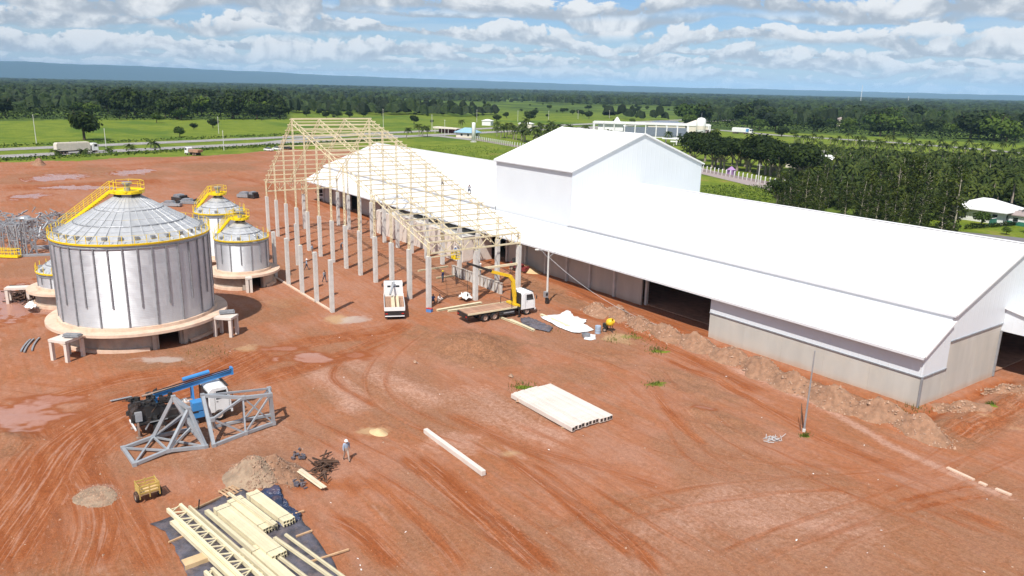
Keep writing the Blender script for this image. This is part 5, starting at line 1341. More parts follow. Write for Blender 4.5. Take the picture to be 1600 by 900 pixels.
walkway('yellow railed walkway section on the ground at the left picture edge', 6, 402, 0.9)
own(MB().box((g(56, 400).x, g(56, 400).y, 0.15), (4.6, 0.8, 0.3), 1.2), 'channel_beam', 'galvanised', 'long pale steel channel lying below the stored towers', 'beam', g(56, 400))
own(MB().box((g(72, 389).x, g(72, 389).y, 0.3), (3.6, 0.9, 0.5), 1.3), 'duct_section', 'steel_grey', 'grey boxy duct section lying left of the big silo wall', 'duct', g(72, 389))
# dark equipment parked behind the small silos
for i, (lab, px, py, L, W, H, rz, m) in enumerate((('dark machine part on the ground behind the big silo roof, leftmost', 268, 322, 4.2, 1.8, 1.2, 1.0, 'steel_grey'), ('dark hopper part lying behind the tall small silo', 282, 314, 3.6, 2.2, 1.6, 0.4, 'black_metal'), ('pale machine frame behind the tall small silo, beside a dark hopper', 296, 318, 4.4, 1.8, 1.2, 0.9, 'galvanised'), ('white and black machine crate right of the tall small silo', 384, 309, 3.6, 2.0, 1.4, 0.8, 'galvanised'), ('dark machine block right of the white crate, farthest right', 396, 310, 2.0, 1.8, 1.6, 0.5, 'black_metal'))):
    p = G(px, py); t = thing('machine_part', lab, 'machinery', p, rz, 'machine parts behind the silos')
    MB().box((0, 0, H*0.35), (L, W, H*0.5)).build('frame', m, t); MB().prism([(-L*0.4, H*0.6), (L*0.2, H*0.6), (L*0.1, H), (-L*0.3, H)], 'y', -W*0.4, W*0.4).build('hood', 'galvanised_dark', t)
    MB().tube((L*0.35, -W*0.4, H*0.75), (L*0.35, W*0.4, H*0.75), 0.3, 10).build('drum', 'black_metal', t)
    for sx in (-1, 1): MB().box((sx*L*0.4, 0, 0.1), (0.2, W, 0.25)).build('skid', 'black_metal', t)
# ------------------------------------------------------------------ steel store on plastic sheets, lower left
def sheet(name, label, cat, px, m, z0=0.03, amp=0.06, n=26, seed=1, group=None, fold=0.0):
    """plastic sheet with wrinkles, outline given in pixels"""
    poly = P2(*px); xs = [p[0] for p in poly]; ys = [p[1] for p in poly]; cx, cy = sum(xs)/len(xs), sum(ys)/len(ys)
    mb = MB(); rings = n//2; m_ = 72
    per = []; L = [0]
    P = [Vector(p) for p in poly]+[Vector(poly[0])]
    for a, b in zip(P[:-1], P[1:]): L.append(L[-1]+(b-a).length)
    for k in range(m_):
        s = L[-1]*k/m_
        for i in range(len(P)-1):
            if L[i] <= s <= L[i+1]+1e-9:
                q = P[i].lerp(P[i+1], (s-L[i])/max(1e-6, L[i+1]-L[i])); break
        per.append(q+Vector((rnd.uniform(-.08, .08), rnd.uniform(-.08, .08))))
    mb.v.append((cx, cy, 0))
    for r in range(1, rings+1):
        f = r/rings
        for q in per: mb.v.append((cx+(q.x-cx)*f, cy+(q.y-cy)*f, 0))
    arr = np.array(mb.v); gz = ground_h(arr[:, 0], arr[:, 1])
    wr = np.abs(fbm(arr[:, 0]*1.3, arr[:, 1]*2.2, 70+seed, 4)-0.5)*2*amp*2+fbm(arr[:, 0]*0.6, arr[:, 1]*0.6, 75+seed, 2)*fold
    mb.v = [(float(x), float(y), float(z0+a+b)) for (x, y, _), a, b in zip(arr, gz, wr)]
    for k in range(m_): mb.f.append((0, 1+k, 1+(k+1) % m_))
    for r in range(rings-1):
        for k in range(m_):
            a = 1+r*m_; b = a+m_; mb.f.append((a+k, b+k, b+(k+1) % m_, a+(k+1) % m_))
    o = own(mb, name, m, label, cat, (cx, cy, 0), group, smooth=True)
    sm = o.modifiers.new('thick', 'SOLIDIFY'); sm.thickness = 0.012
    return o
sheet('plastic_sheet', 'big black plastic sheet under the cream steel store, lower left', 'sheet', [(236, 820), (300, 800), (345, 780), (372, 768), (440, 790), (470, 810), (520, 880), (545, 925), (300, 925), (285, 880), (262, 838)], 'black_plastic', 0.04, 0.05, 30, 1, 'plastic sheets')
sheet('plastic_sheet', 'shiny dark blue crumpled sheet behind the cream steel bundles', 'sheet', [(395, 778), (436, 765), (441, 778), (452, 795), (472, 804), (468, 818), (440, 828)], 'blue_plastic', 0.09, 0.16, 26, 2, 'plastic sheets')
sd = Vector((math.cos(R_(10.2)), math.sin(R_(10.2)), 0)); sn = Vector((-sd.y, sd.x, 0))
def flat_lattice(label, px, py, L, W, z, tilt=0.0):
    p = g(px, py, z); t = thing('lattice_girder', label, 'girder', p, R_(10.2)+tilt, 'cream steel on the plastic sheet')
    for y in (-W/2, W/2): MB().box((L/2, y, 0), (L, 0.17, 0.26)).build('chord', 'yellow_steel', t)
    mb = MB(); n = int(L/0.52)
    for i in range(n):
        x0, x1 = i*L/n, (i+1)*L/n; s = 1 if i % 2 else -1
        mb.beam((x0, -W/2*s, 0.02), (x1, W/2*s, 0.02), 0.06, 0.07)
        if i % 2 == 0: mb.beam((x0, -W/2, -0.06), (x0, W/2, -0.06), 0.05, 0.06)
    mb.build('lacing', 'yellow_steel', t)
    for y in (-W/2, W/2): MB().box((L/2, y, -0.16), (L, 0.11, 0.04)).build('flange', 'yellow_steel', t)
def section(label, px, py, L, w_, h, z, rz=R_(10.2), kind='c', name='steel_section'):
    p = g(px, py, z); t = thing(name, label, 'steel section', p, rz, 'cream steel on the plastic sheet')
    MB().box((L/2, 0, h/2-0.015), (L, w_, 0.03)).build('web', 'yellow_steel', t)
    for y in (-w_/2, w_/2): MB().box((L/2, y, 0.0), (L, 0.035, h)).build('flange', 'yellow_steel', t)
    return t
def bundle(label, px, py, L, n, w_, h, layers, z0):
    p = g(px, py, z0); t = thing('purlin_bundle', label, 'steel bundle', p, R_(10.2), 'cream steel on the plastic sheet')
    me = MB().box((L/2, 0, h-0.012), (L, w_-0.015, 0.025)).box((L/2, -w_/2+0.012, h/2), (L, 0.02, h-0.03)).box((L/2, w_/2-0.012, h/2), (L, 0.02, h-0.03)).mesh('purlin_section', 'yellow_steel')
    for k in range(layers):
        for i in range(n): put('purlin_section', me, t, (rnd.uniform(-0.05, 0.05), (i-(n-1)/2)*w_, k*h), (0, 0, 0))
    for x in (0.5, L-0.6): MB().box((x, 0, layers*h*0.5), (0.03, n*w_+0.02, layers*h+0.02)).build('strap', 'black_metal', t)
flat_lattice('wide cream lattice girder lying leftmost on the black sheet', 272, 793, 12.0, 0.80, 0.55)
section('cream channel lying along the left edge of the lattice girder', 270, 815, 12.0, 0.34, 0.2, 0.35)
section('second cream channel between left channel and wide lattice girder', 283, 819, 11.5, 0.24, 0.22, 0.42)
section('slim cream channel along the right edge of the wide lattice girder', 296, 792, 11.0, 0.12, 0.2, 0.5)
section('short cream box section lying free between girder and bundles', 323, 799, 6.2, 0.26, 0.24, 0.35)
bundle('broad cream purlin bundle in the middle of the store', 345, 798, 7.4, 5, 0.19, 0.2, 2, 0.15)
bundle('cream purlin bundle at the back beside the blue sheet, left one', 366, 786, 4.7, 5, 0.2, 0.2, 2, 0.2)
bundle('cream purlin bundle at the back touching the blue sheet, right one', 394, 776, 4.8, 4, 0.2, 0.2, 2, 0.2)
section('thin cream channel lying on top between the two back bundles', 357, 770, 5.6, 0.14, 0.12, 0.75, R_(12))
section('long cream rod running out to the lower picture edge, leftmost of three', 420, 858, 8.0, 0.16, 0.12, 0.3, R_(12))
section('long cream rod running out to the lower picture edge, middle of three', 429, 840, 9.0, 0.18, 0.12, 0.3, R_(13))
section('long cream rod running out to the lower picture edge, rightmost of three', 446, 835, 9.0, 0.14, 0.12, 0.3, R_(11.5))
flat_lattice('cream lattice girder lower right of the broad bundle, cut by the picture edge', 372, 862, 9.0, 0.5, 0.4)
bundle('cream channel bundle cut by the lower picture edge', 395, 858, 7.0, 3, 0.22, 0.2, 1, 0.2)
flat_lattice('short end of a cream lattice girder at the lower picture edge, leftmost', 326, 892, 6.0, 0.4, 0.35)
for i, (lab, a, b) in enumerate((('brown timber bearer across the left of the black sheet', (264, 852), (292, 840)), ('brown timber bearer along the top of the blue sheet', (408, 779), (437, 769)), ('brown timber bearer sticking out right of the blue sheet', (445, 812), (475, 801)), ('thin timber bearer right of the bundles on bare dirt', (463, 842), (488, 833)), ('thin timber bearer crossing under the long rods', (486, 882), (545, 862)), ('thin timber bearer along the upper edge of the black sheet', (300, 800), (345, 780)))):
    A, B_ = G(*a, 0.12), G(*b, 0.12); own(MB().beam(A, B_, 0.11, 0.1), 'timber_bearer', 'timber', lab, 'timber', A, 'timber bearers of the steel store')
pb = G(311, 880); own(MB().box((pb.x, pb.y, 0.35), (0.75, 1.7, 0.05), R_(4)).box((pb.x+0.38, pb.y, 0.2), (0.05, 1.7, 0.4), R_(4)), 'plywood_board', 'sand', 'tan plywood board on the black sheet below the left channel', 'board', pb)
st_ = G(310, 798); own(MB().beam(st_, st_+Vector((0.1, 0.1, 0.8)), 0.07, 0.07), 'stake', 'black_metal', 'short dark stake standing at the top edge of the black sheet', 'stake', st_)
def pallet(label, px, py, rz):
    t = thing('pallet', label, 'pallet', G(px, py, 0.05), rz)
    for i in range(5): MB().box((0, -0.5+i*0.25, 0.12), (1.2, 0.12, 0.03)).build('slat', 'timber', t)
    for x in (-0.5, 0, 0.5): MB().box((x, 0, 0.05), (0.1, 1.1, 0.1)).build('runner', 'timber', t)
pallet('brown wooden pallet at the foot of the rubble heap', 360, 772, R_(15))
# planks and offcuts by the rubble heap
for i, (lab, px, py, L, w_, rz, z) in enumerate((('broad pale plank lying on the rubble heap edge, upper one', 469, 733, 3.2, 0.26, R_(10), 0.5), ('pale plank beside the broad plank on the rubble edge, lower one', 466, 736, 3.0, 0.22, R_(11), 0.42))):
    p = g(px, py, z); d = Vector((math.cos(rz), math.sin(rz), 0)); own(MB().beam(p, p+d*L+Vector((0, 0, -0.15)), w_, 0.05), 'plank', 'timber_pale', lab, 'plank', p, 'planks by the rubble heap')
mb = MB()
for i in range(55):
    p = G(rnd.gauss(503, 10), rnd.gauss(734, 9), rnd.uniform(0.05, 0.4)); a = Vector((rnd.uniform(-1, 1), rnd.uniform(-1, 1), rnd.uniform(-0.2, 0.3))).normalized()*rnd.uniform(0.2, 0.7)
    mb.beam(p-a, p+a, rnd.uniform(0.05, 0.14), rnd.uniform(0.03, 0.08))
tag(mb.build('timber_scrap', 'timber_dark'), 'dark heap of broken boards and scrap by the rubble heap', 'scrap heap', kind='stuff')
mb = MB()
for i in range(30):
    p = G(rnd.choice((463, 472)) + rnd.gauss(0, 3), rnd.choice((758, 712))+rnd.gauss(0, 4), rnd.uniform(0.0, 0.2)); mb.box(tuple(p), (rnd.uniform(0.1, 0.35), rnd.uniform(0.1, 0.3), rnd.uniform(0.05, 0.15)), rnd.uniform(0, 3))
tag(mb.build('rag_scraps', 'black_plastic'), 'dark torn plastic scraps around the rubble heap', 'scraps', kind='stuff')
# yellow cart
def cart():
    t = thing('site_cart', 'small yellow two wheeled site cart with drawbar', 'cart', G(232, 778), R_(185))
    MB().box((0, 0, 0.62), (1.0, 1.25, 0.06)).build('floor', 'sand', t)
    for z in (0.74, 0.95, 1.18):
        for x in (-0.5, 0.5): MB().box((x, 0, z), (0.05, 1.3, 0.11)).build('rail', 'ochre', t)
        for y in (-0.62, 0.62): MB().box((0, y, z), (1.0, 0.05, 0.11)).build('rail', 'ochre', t)
    for x in (-0.5, 0.5):
        for y in (-0.62, 0, 0.62): MB().beam((x, y, 0.35), (x, y, 1.3), 0.06, 0.06).build('post', 'ochre', t)
    for y in (-0.72, 0.72): wheel(t, 0.0, y, 0.36, 0.18)
    MB().beam((-0.4, -0.3, 0.5), (-1.7, 0, 0.12), 0.07, 0.07).beam((-0.4, 0.3, 0.5), (-1.7, 0, 0.12), 0.07, 0.07).build('drawbar', 'rim_metal', t).rotation_euler = (0, 0, math.pi)
cart()
# reinforcement arcs and pieces left of the big silo
for i, (lab, pts) in enumerate((('curved grey steel arc lying left of the big silo, nearer', [(33, 551), (38, 540), (48, 532)]), ('curved grey steel arc lying left of the big silo, middle', [(38, 552), (43, 540), (53, 531)]), ('curved grey steel arc lying left of the big silo, farther', [(50, 549), (53, 537), (62, 529)]))):
    P = [G(*q, 0.12) for q in pts]; mb = MB(); prev = None
    for k in range(9):
        f = k/8; q = P[0]*(1-f)**2+P[1]*2*f*(1-f)+P[2]*f*f
        if prev is not None: mb.beam(prev, q, 0.16, 0.12)
        prev = q
    own(mb, 'steel_arc', 'galvanised', lab, 'steel arc', P[0], 'steel arcs left of the big silo')
for lab, sx, sy, sz, rz, n in (('stack of grey steel members on the left portal of the big silo', -83.6, 7.4, 2.35, 0.9, 5), ('stack of dark steel members on the right portal of the big silo', -84.0, 22.4, 2.35, 1.3, 5)):
    t = thing('steel_stack', lab, 'steel stack', (sx, sy, sz), rz, 'steel stacked on the silo portals')
    for i in range(n): MB().box((0, -0.4+i*0.18, 0.08), (1.6, 0.13, 0.14)).build('member', 'galvanised_dark', t)
    for i in range(n-2): MB().box((rnd.uniform(-.1, .1), -0.25+i*0.2, 0.22), (1.5, 0.13, 0.12)).build('member', 'galvanised', t)
mb = MB()
for i in range(70):
    p = G(rnd.gauss(36, 10), rnd.gauss(466, 5), 0); a = Vector((rnd.uniform(-1, 1), rnd.uniform(-1, 1), rnd.uniform(-0.1, 0.1))).normalized()*rnd.uniform(0.6, 1.3); z = abs(rnd.gauss(0.4, 0.3))
    mb.beam(p-a+Vector((0, 0, z)), p+a+Vector((0, 0, z+rnd.uniform(-0.3, 0.3))), 0.12, 0.1)
tag(mb.build('timber_pile', 'timber_dark'), 'jumbled pile of dark timbers left of the short silo', 'timber pile', kind='stuff')
sheet('plastic_sheet', 'small white sheet heaped beside the dark timber pile', 'sheet', [(38, 486), (52, 480), (59, 486), (54, 491), (42, 491)], 'white_sheet', 0.25, 0.3, 16, 6, 'plastic sheets', 0.5)
# white sheets right of the crane truck with boards on them
sheet('plastic_sheet', 'large white crumpled sheet on the dirt right of the crane truck', 'sheet', [(843, 497), (874, 493), (888, 486), (898, 496), (917, 501), (912, 508), (928, 517), (903, 523), (888, 519), (868, 510)], 'white_sheet', 0.05, 0.12, 26, 3, 'plastic sheets', 0.12)
sheet('plastic_sheet', 'grey plastic sheet on the dirt in front of the crane truck', 'sheet', [(813, 500), (826, 497), (850, 508), (864, 513), (858, 521), (838, 517), (815, 508)], 'black_plastic', 0.05, 0.1, 22, 4, 'plastic sheets', 0.1)
sheet('plastic_sheet', 'small white sheet with a dark tub on it, right of the white sheets', 'sheet', [(912, 531), (917, 523), (930, 524), (931, 531), (922, 533)], 'white_sheet', 0.04, 0.08, 16, 5, 'plastic sheets')
sheet('plastic_sheet', 'white bundle of sheeting on the ground under the hall frame', 'sheet', [(716, 470), (724, 463), (734, 464), (738, 470), (728, 473)], 'white_sheet', 0.2, 0.25, 16, 7, 'plastic sheets', 0.5)
p = G(915.5, 527); own(MB().lathe([(0.0, 0.05), (0.45, 0.05), (0.5, 0.4), (0.44, 0.4), (0.4, 0.15), (0, 0.14)], 14, tuple(p)), 'mixing_tub', 'galvanised_dark', 'dark round mixing tub on the small white sheet', 'tub', p)
p = G(934, 521); t = thing('water_drum', 'pale blue grey drum beside the yellow mixer', 'drum', p); MB().lathe([(0, 0), (0.34, 0), (0.34, 0.9), (0, 0.9)], 14).build('drum_body', 'shirt_blue', t); MB().lathe([(0.36, 0.3), (0.36, 0.34)], 14).lathe([(0.36, 0.6), (0.36, 0.64)], 14).build('hoop', 'galvanised', t)
def mixer():
    t = thing('cement_mixer', 'small yellow and black cement mixer near the spoil heaps', 'mixer', G(951, 518), 0.6)
    for s in (-1, 1): wheel(t, -0.4, s*0.4, 0.26, 0.12)
    mb = MB()
    for s in (-1, 1): mb.beam((-0.5, s*0.35, 0.25), (0.1, s*0.35, 1.0), 0.06, 0.06); mb.beam((0.6, s*0.35, 0.0), (0.1, s*0.35, 1.0), 0.06, 0.06)
    mb.beam((-0.5, -0.35, 0.3), (0.6, -0.35, 0.15), 0.05, 0.05).beam((-0.5, 0.35, 0.3), (0.6, 0.35, 0.15), 0.05, 0.05); mb.build('stand', 'black_metal', t)
    d = MB().lathe([(0, -0.45), (0.3, -0.42), (0.48, -0.1), (0.48, 0.1), (0.28, 0.5), (0.24, 0.5), (0.4, 0.1)], 16).build('drum', 'crane_yellow', t, True); d.location = (0.1, 0, 1.1); d.rotation_euler = (0.2, 0.9, 0)
    MB().box((-0.5, 0, 0.7), (0.4, 0.4, 0.45)).build('motor_box', 'black_metal', t)
mixer()
for i, (lab, px, py, qx, qy, w_) in enumerate((('long cream beam on the ground behind the crane truck bed, upper', 683, 487, 752, 474, 0.45), ('long cream beam on the ground behind the crane truck bed, lower', 700, 488, 760, 479, 0.35), ('cream beam lying on the white sheet', 845, 493, 890, 512, 0.35), ('thin cream beam lying beside the one on the white sheet', 862, 500, 885, 511, 0.25), ('cream beam lying in front of the crane truck, nearer', 797, 502, 834, 519, 0.4), ('thin cream beam in front of the crane truck, farther', 780, 497, 815, 511, 0.2), ('cream beam on the dirt deep under the hall frame, left', 653, 425, 700, 418, 0.3), ('thin cream beam on the dirt under the hall frame, middle', 682, 436, 727, 430, 0.15))):
    A, B_ = G(px, py, 0.2), G(qx, qy, 0.2); mb = MB().beam(A, B_, w_, 0.05).beam(A-Vector((0, 0, 0.12)), B_-Vector((0, 0, 0.12)), 0.06, 0.22).beam(A-Vector((0, 0, 0.16)), B_-Vector((0, 0, 0.16)), w_, 0.04)
    own(mb, 'steel_beam', 'yellow_steel', lab, 'beam', A, 'cream beams lying about the hall')
# box and debris at the corner column
p = G(671, 488); t = thing('cool_box', 'small blue and red cool box at the foot of the corner column', 'box', p, 0.5); MB().box((0, 0, 0.2), (0.7, 0.45, 0.4)).build('box_body', 'shirt_bright', t); MB().box((0, 0, 0.43), (0.72, 0.47, 0.06)).build('lid', 'red_lamp', t)
# red machine under the side roof, spoil below it
def red_machine():
    t = thing('compact_loader', 'dark red compact machine in the shade under the warehouse side roof', 'loader', Vector((-91.5, 67.6, 0.2)), 0.4)
    for x in (-0.6, 0.6):
        for y in (-0.6, 0.6): wheel(t, x, y, 0.36, 0.26)
    MB().prism([(-1.1, 0.4), (0.9, 0.4), (0.9, 0.9), (0.3, 1.1), (-1.1, 1.2)], 'y', -0.5, 0.5).build('machine_body', 'maroon', t)
    MB().box((-0.2, 0, 1.5), (0.9, 0.9, 0.7)).build('cage', 'black_metal', t)
    MB().beam((-0.6, 0.58, 1.1), (1.2, 0.58, 0.5), 0.12, 0.16).beam((-0.6, -0.58, 1.1), (1.2, -0.58, 0.5), 0.12, 0.16).box((1.5, 0, 0.4), (0.6, 1.5, 0.5)).build('loader_arm', 'maroon', t)
red_machine()
# dark machine at the far end of the warehouse
t = thing('parked_truck', 'dark tipper truck parked at the far end of the warehouse', 'truck', G(505, 309), R_(-25)); tipper(t, 'black_metal')

# ------------------------------------------------------------------ poles
def lamp_pole():
    t = thing('lamp_pole', 'concrete lamp pole with meter box in front of the warehouse', 'pole', G(854.5, 474)); H = 7.1
    MB().tube((0, 0, -0.2), (0, 0, H), 0.15, 8, 0.10).build('pole_shaft', 'concrete', t)
    d = CAM_R.xy.normalized().to_3d()
    MB().tube((0, 0, H-1.1), d*-0.9+Vector((0, 0, H-0.1)), 0.04, 6).tube(d*-0.9+Vector((0, 0, H-0.1)), d*-1.4+Vector((0, 0, H)), 0.04, 6).tube((0, 0, H-1.0), d*0.9+Vector((0, 0, H-0.2)), 0.04, 6).build('bracket', 'galvanised', t)
    MB().box(tuple(d*-1.5+Vector((0, 0, H))), (0.22, 0.5, 0.12), math.atan2(d.y, d.x)+1.57).build('lamp_head', 'lamp_glass', t)
    MB().box((0.05, -0.25, 1.25), (0.45, 0.5, 0.75)).build('meter_box', 'galvanised', t); MB().box((0.2, -0.28, 1.3), (0.2, 0.3, 0.35)).build('meter_window', 'glass_dark', t)
    MB().box((0.15, -0.1, 0.4), (0.4, 0.35, 0.7)).build('breaker_box', 'black_metal', t)
    pts = []; a = t.location+Vector((0, 0, H-0.9)); b = Vector((-57.5, 65.4, 0.25))
    for i in range(21): f = i/20; q = a.lerp(b, f); q.z -= 1.3*4*f*(1-f); pts.append(q-t.location)
    MB().path(pts, 0.02, 4).build('cable', 'galvanised', t)
lamp_pole()
def thin_pole():
    t = thing('light_pole', 'slim bare grey pole standing on the dirt before the warehouse corner', 'pole', G(1256, 674)); H = 7.1
    MB().tube((0, 0, -0.2), (0.05, 0.03, H), 0.085, 8, 0.05).build('pole_shaft', 'galvanised', t); MB().lathe([(0.14, 0.0), (0.14, 0.25), (0.1, 0.3)], 8).build('pole_foot', 'concrete', t)
    q = G(1244, 637)-t.location
    MB().beam((-0.25, -0.1, 0.02), (q.x*0.25-0.25, q.y*0.25, 1.9), 0.06, 0.06).build('old_post', 'timber_dark', t)
thin_pole()
p = G(1328, 598); own(MB().tube(p, p+Vector((0, 0, 0.6)), 0.06, 8), 'drain_pipe', 'white_paint', 'short white pipe stub standing at the warehouse foot', 'pipe', p)
mb = MB(); 
for i in range(26):
    p = G(rnd.gauss(1210, 8), rnd.gauss(686, 3), 0.05); a = Vector((rnd.uniform(-1, 1), rnd.uniform(-1, 1), rnd.uniform(0, 0.5))).normalized()*rnd.uniform(0.2, 0.5); mb.tube(p, p+a, 0.03, 4)
tag(mb.build('dry_brush', 'cement'), 'pale heap of dry brush near the slim pole', 'brush heap', kind='stuff')
for i, (px, py, qx, qy) in enumerate(((1480, 731, 1522, 750), (1530, 753, 1542, 758), (1556, 764, 1580, 774))):
    A, B_ = G(px, py, 0.06), G(qx, qy, 0.06); own(MB().beam(A, B_, 0.28, 0.12), 'kerb_stone', 'concrete_slab', ['longest half buried pale kerb stone by the track, lower right', 'shortest pale kerb stone by the track, lower right', 'pale kerb stone by the track nearest the right picture edge'][i], 'kerb stone', A, 'kerb stones half buried by the track')

# ------------------------------------------------------------------ rubble heaps along the warehouse: each its own mound with stones
def rock(mb, c, r):
    i = len(mb.v); k = [(1, 0, 0), (-1, 0, 0), (0, 1, 0), (0, -1, 0), (0, 0, 1), (0, 0, -0.6)]
    for a in k: mb.v.append(tuple(c[j]+a[j]*r*rnd.uniform(0.55, 1.2)+rnd.uniform(-0.2, 0.2)*r for j in range(3)))
    for f in ((0,2,4),(2,1,4),(1,3,4),(3,0,4),(2,0,5),(1,2,5),(3,1,5),(0,3,5)): mb.f.append(tuple(i+q for q in f))
def heap(label, px, py, rx, ry, h, ns, rz=0.0, m='rubble', stone=(0.05, 0.2), group='spoil heaps along the warehouse', seed=0):
    c = g(px, py)
    n, k = 30, 9; mb = MB(); mb.v.append((0, 0, h))
    fr = []
    for j in range(1, k+1):
        f = j/k
        for i in range(n):
            a = 2*math.pi*i/n; x, y = rx*f*math.cos(a), ry*f*math.sin(a); fr.append((x, y, f))
    A = np.array(fr); nz = fbm(A[:, 0]*1.6+px, A[:, 1]*1.6+py, 130+seed, 4); nl = fbm(A[:, 0]*0.6+px, A[:, 1]*0.6+py, 150+seed, 2)
    for (x, y, f), q, l in zip(fr, nz, nl):
        w_ = 1+(l-0.5)*0.7; mb.v.append((x*w_, y*w_, h*(math.exp(-f*f*2.6)-0.13)*(0.45+1.1*q)-(0.25 if f > 0.99 else 0.0)))
    cr, sr = math.cos(rz), math.sin(rz); mb.v = [(x*cr-y*sr, x*sr+y*cr, z) for x, y, z in mb.v]
    mb.v[0] = (0, 0, sum(v_[2] for v_ in mb.v[1:n+1])/n)
    arr = np.array(mb.v); gz = ground_h(arr[:, 0]+c.x, arr[:, 1]+c.y); mb.v = [(x, y, z+float(q)) for (x, y, z), q in zip(mb.v, gz)]
    for i in range(n): mb.f.append((0, 1+i, 1+(i+1) % n))
    for j in range(k-1):
        for i in range(n): a = 1+j*n; b = a+n; mb.f.append((a+i, b+i, b+(i+1) % n, a+(i+1) % n))
    t = thing('spoil_heap', label, 'heap', c, 0, group)
    mb.build('mound', m, t, smooth=True)
    st = MB()
    for i in range(ns):
        f = rnd.random()**0.6; a = rnd.uniform(0, 6.28); x, y = rx*f*math.cos(a), ry*f*math.sin(a)
        x, y = x*cr-y*sr, x*sr+y*cr; z = h*(math.exp(-f*f*2.6)-0.13)*0.95+ground_at(c.x+x, c.y+y)
        rock(st, (x, y, z+0.01), rnd.uniform(*stone)*0.62*(1.0 if rnd.random() < 0.85 else 1.8))
    o = st.build('stones', 'stone', t); tag(o, kind='stuff')
pos_ = ['farthest from the warehouse corner', 'second farthest', 'third farthest', 'fourth farthest', 'fifth farthest', 'sixth, right of the doorway', 'seventh, below the doorway post', 'eighth, left of the slim pole', 'ninth, right of the slim pole', 'second nearest the corner', 'nearest the warehouse corner']
for i, (px, py, hh) in enumerate(HEAPS):
    heap(f'stony spoil heap along the warehouse wall, {pos_[i]}', px, py+6, 2.6*hh, 1.5*hh, 0.72*hh, 170, rnd.uniform(-0.2, 0.1), seed=i)
heap('grey stony rubble heap above the cream steel store', 398, 748, 2.6, 1.9, 1.15, 800, 0.2, 'rubble_grey', (0.04, 0.15), 'rubble heaps near the steel store', 31)
heap('brown half of the rubble heap beside the planks', 437, 742, 2.6, 1.9, 0.95, 500, 0.5, 'rubble', (0.03, 0.1), 'rubble heaps near the steel store', 32)
heap('low grey gravel heap left of the yellow cart', 152, 775, 1.8, 1.4, 0.07, 520, 0.3, 'rubble_grey', (0.03, 0.09), 'rubble heaps near the steel store', 33)
heap('ochre sand heap beside the lamp pole under the side roof edge', 822, 423, 3.2, 1.4, 1.0, 20, 0.2, 'sand', (0.02, 0.08), 'sand heaps', 34)
heap('small ochre sand heap on the open dirt left of the lone beam', 592, 675, 1.1, 0.6, 0.35, 40, 0.2, 'sand', (0.02, 0.06), 'sand heaps', 35)
heap('red soil heap far off beside the highway verge', 61, 258, 3.2, 2.4, 2.2, 10, 0.2, 'rubble', (0.1, 0.2), 'sand heaps', 36)
heap('stony spoil heap right of the warehouse corner, along the gable', 1500, 640, 2.4, 1.6, 0.8, 140, 0.9, seed=40)
heap('stony spoil heap along the gable near the right picture edge', 1570, 612, 2.6, 1.6, 0.8, 140, 0.9, seed=41)
# loose stones and litter over the site
mb = MB()
for i in range(1800):
    px = rnd.uniform(0, 1600); py = 480+420*rnd.random()**0.8
    p = g(px, py)
    if p.y > 66 and p.x < -28: continue
    z = 0.0; rock(mb, (p.x, p.y, 0), rnd.uniform(0.015, 0.045)*(1 if rnd.random() < 0.95 else 2.4))
arr = np.array(mb.v); gz = ground_h(arr[:, 0], arr[:, 1]); mb.v = [(x, y, z+float(q)) for (x, y, z), q in zip(mb.v, gz)]
tag(mb.build('loose_stones', 'stone'), kind='stuff')
mb = MB()
for i in range(70):
    px = rnd.uniform(300, 1600); py = 500+400*rnd.random(); p = G(px, py)
    if p.y > 66 and p.x < -28: continue
    blade(mb, p+Vector((0, 0, 0.05)), Vector((rnd.uniform(-.4, .4), rnd.uniform(-.4, .4), 1)), rnd.uniform(0.04, 0.10))
tag(mb.build('litter', 'white_sheet'), kind='stuff')
for lab, px, py, r in (('rounded boulder at the left corner of the beam stack', 811, 628, 0.35), ('pale boulder left of the beam stack in the dirt', 798, 589, 0.28), ('pale boulder below the low earth mound', 649, 566, 0.25)):
    p = G(px, py); mb = MB(); 
    for q in range(3): rock(mb, (p.x+rnd.uniform(-.1, .1), p.y+rnd.uniform(-.1, .1), p.z+r*0.3), r)
    own(mb, 'boulder', 'stone', lab, 'boulder', p, 'boulders on the dirt')
mb = MB()
for px, py, n, s in ((820, 605, 160, 14), (1025, 548, 150, 9), (1023, 600, 90, 8), (990, 527, 120, 16), (1258, 681, 90, 4), (1545, 640, 70, 5), (1425, 640, 120, 14), (330, 552, 60, 20), (1310, 628, 40, 4), (955, 533, 60, 8), (868, 512, 40, 10)):
    for i in range(n):
        p = G(px+rnd.gauss(0, s), py+rnd.gauss(0, s*0.35)); h = rnd.uniform(0.1, 0.32); d = Vector((rnd.uniform(-1, 1), rnd.uniform(-1, 1), 0))*0.12; sd_ = Vector((rnd.uniform(-1, 1), rnd.uniform(-1, 1), 0)).normalized()*0.03
        mb.quad(p-sd_, p+sd_, p+d+sd_*0.4+Vector((0, 0, h)), p+d-sd_*0.4+Vector((0, 0, h)))
tag(mb.build('weeds', 'grass_blade'), kind='stuff')
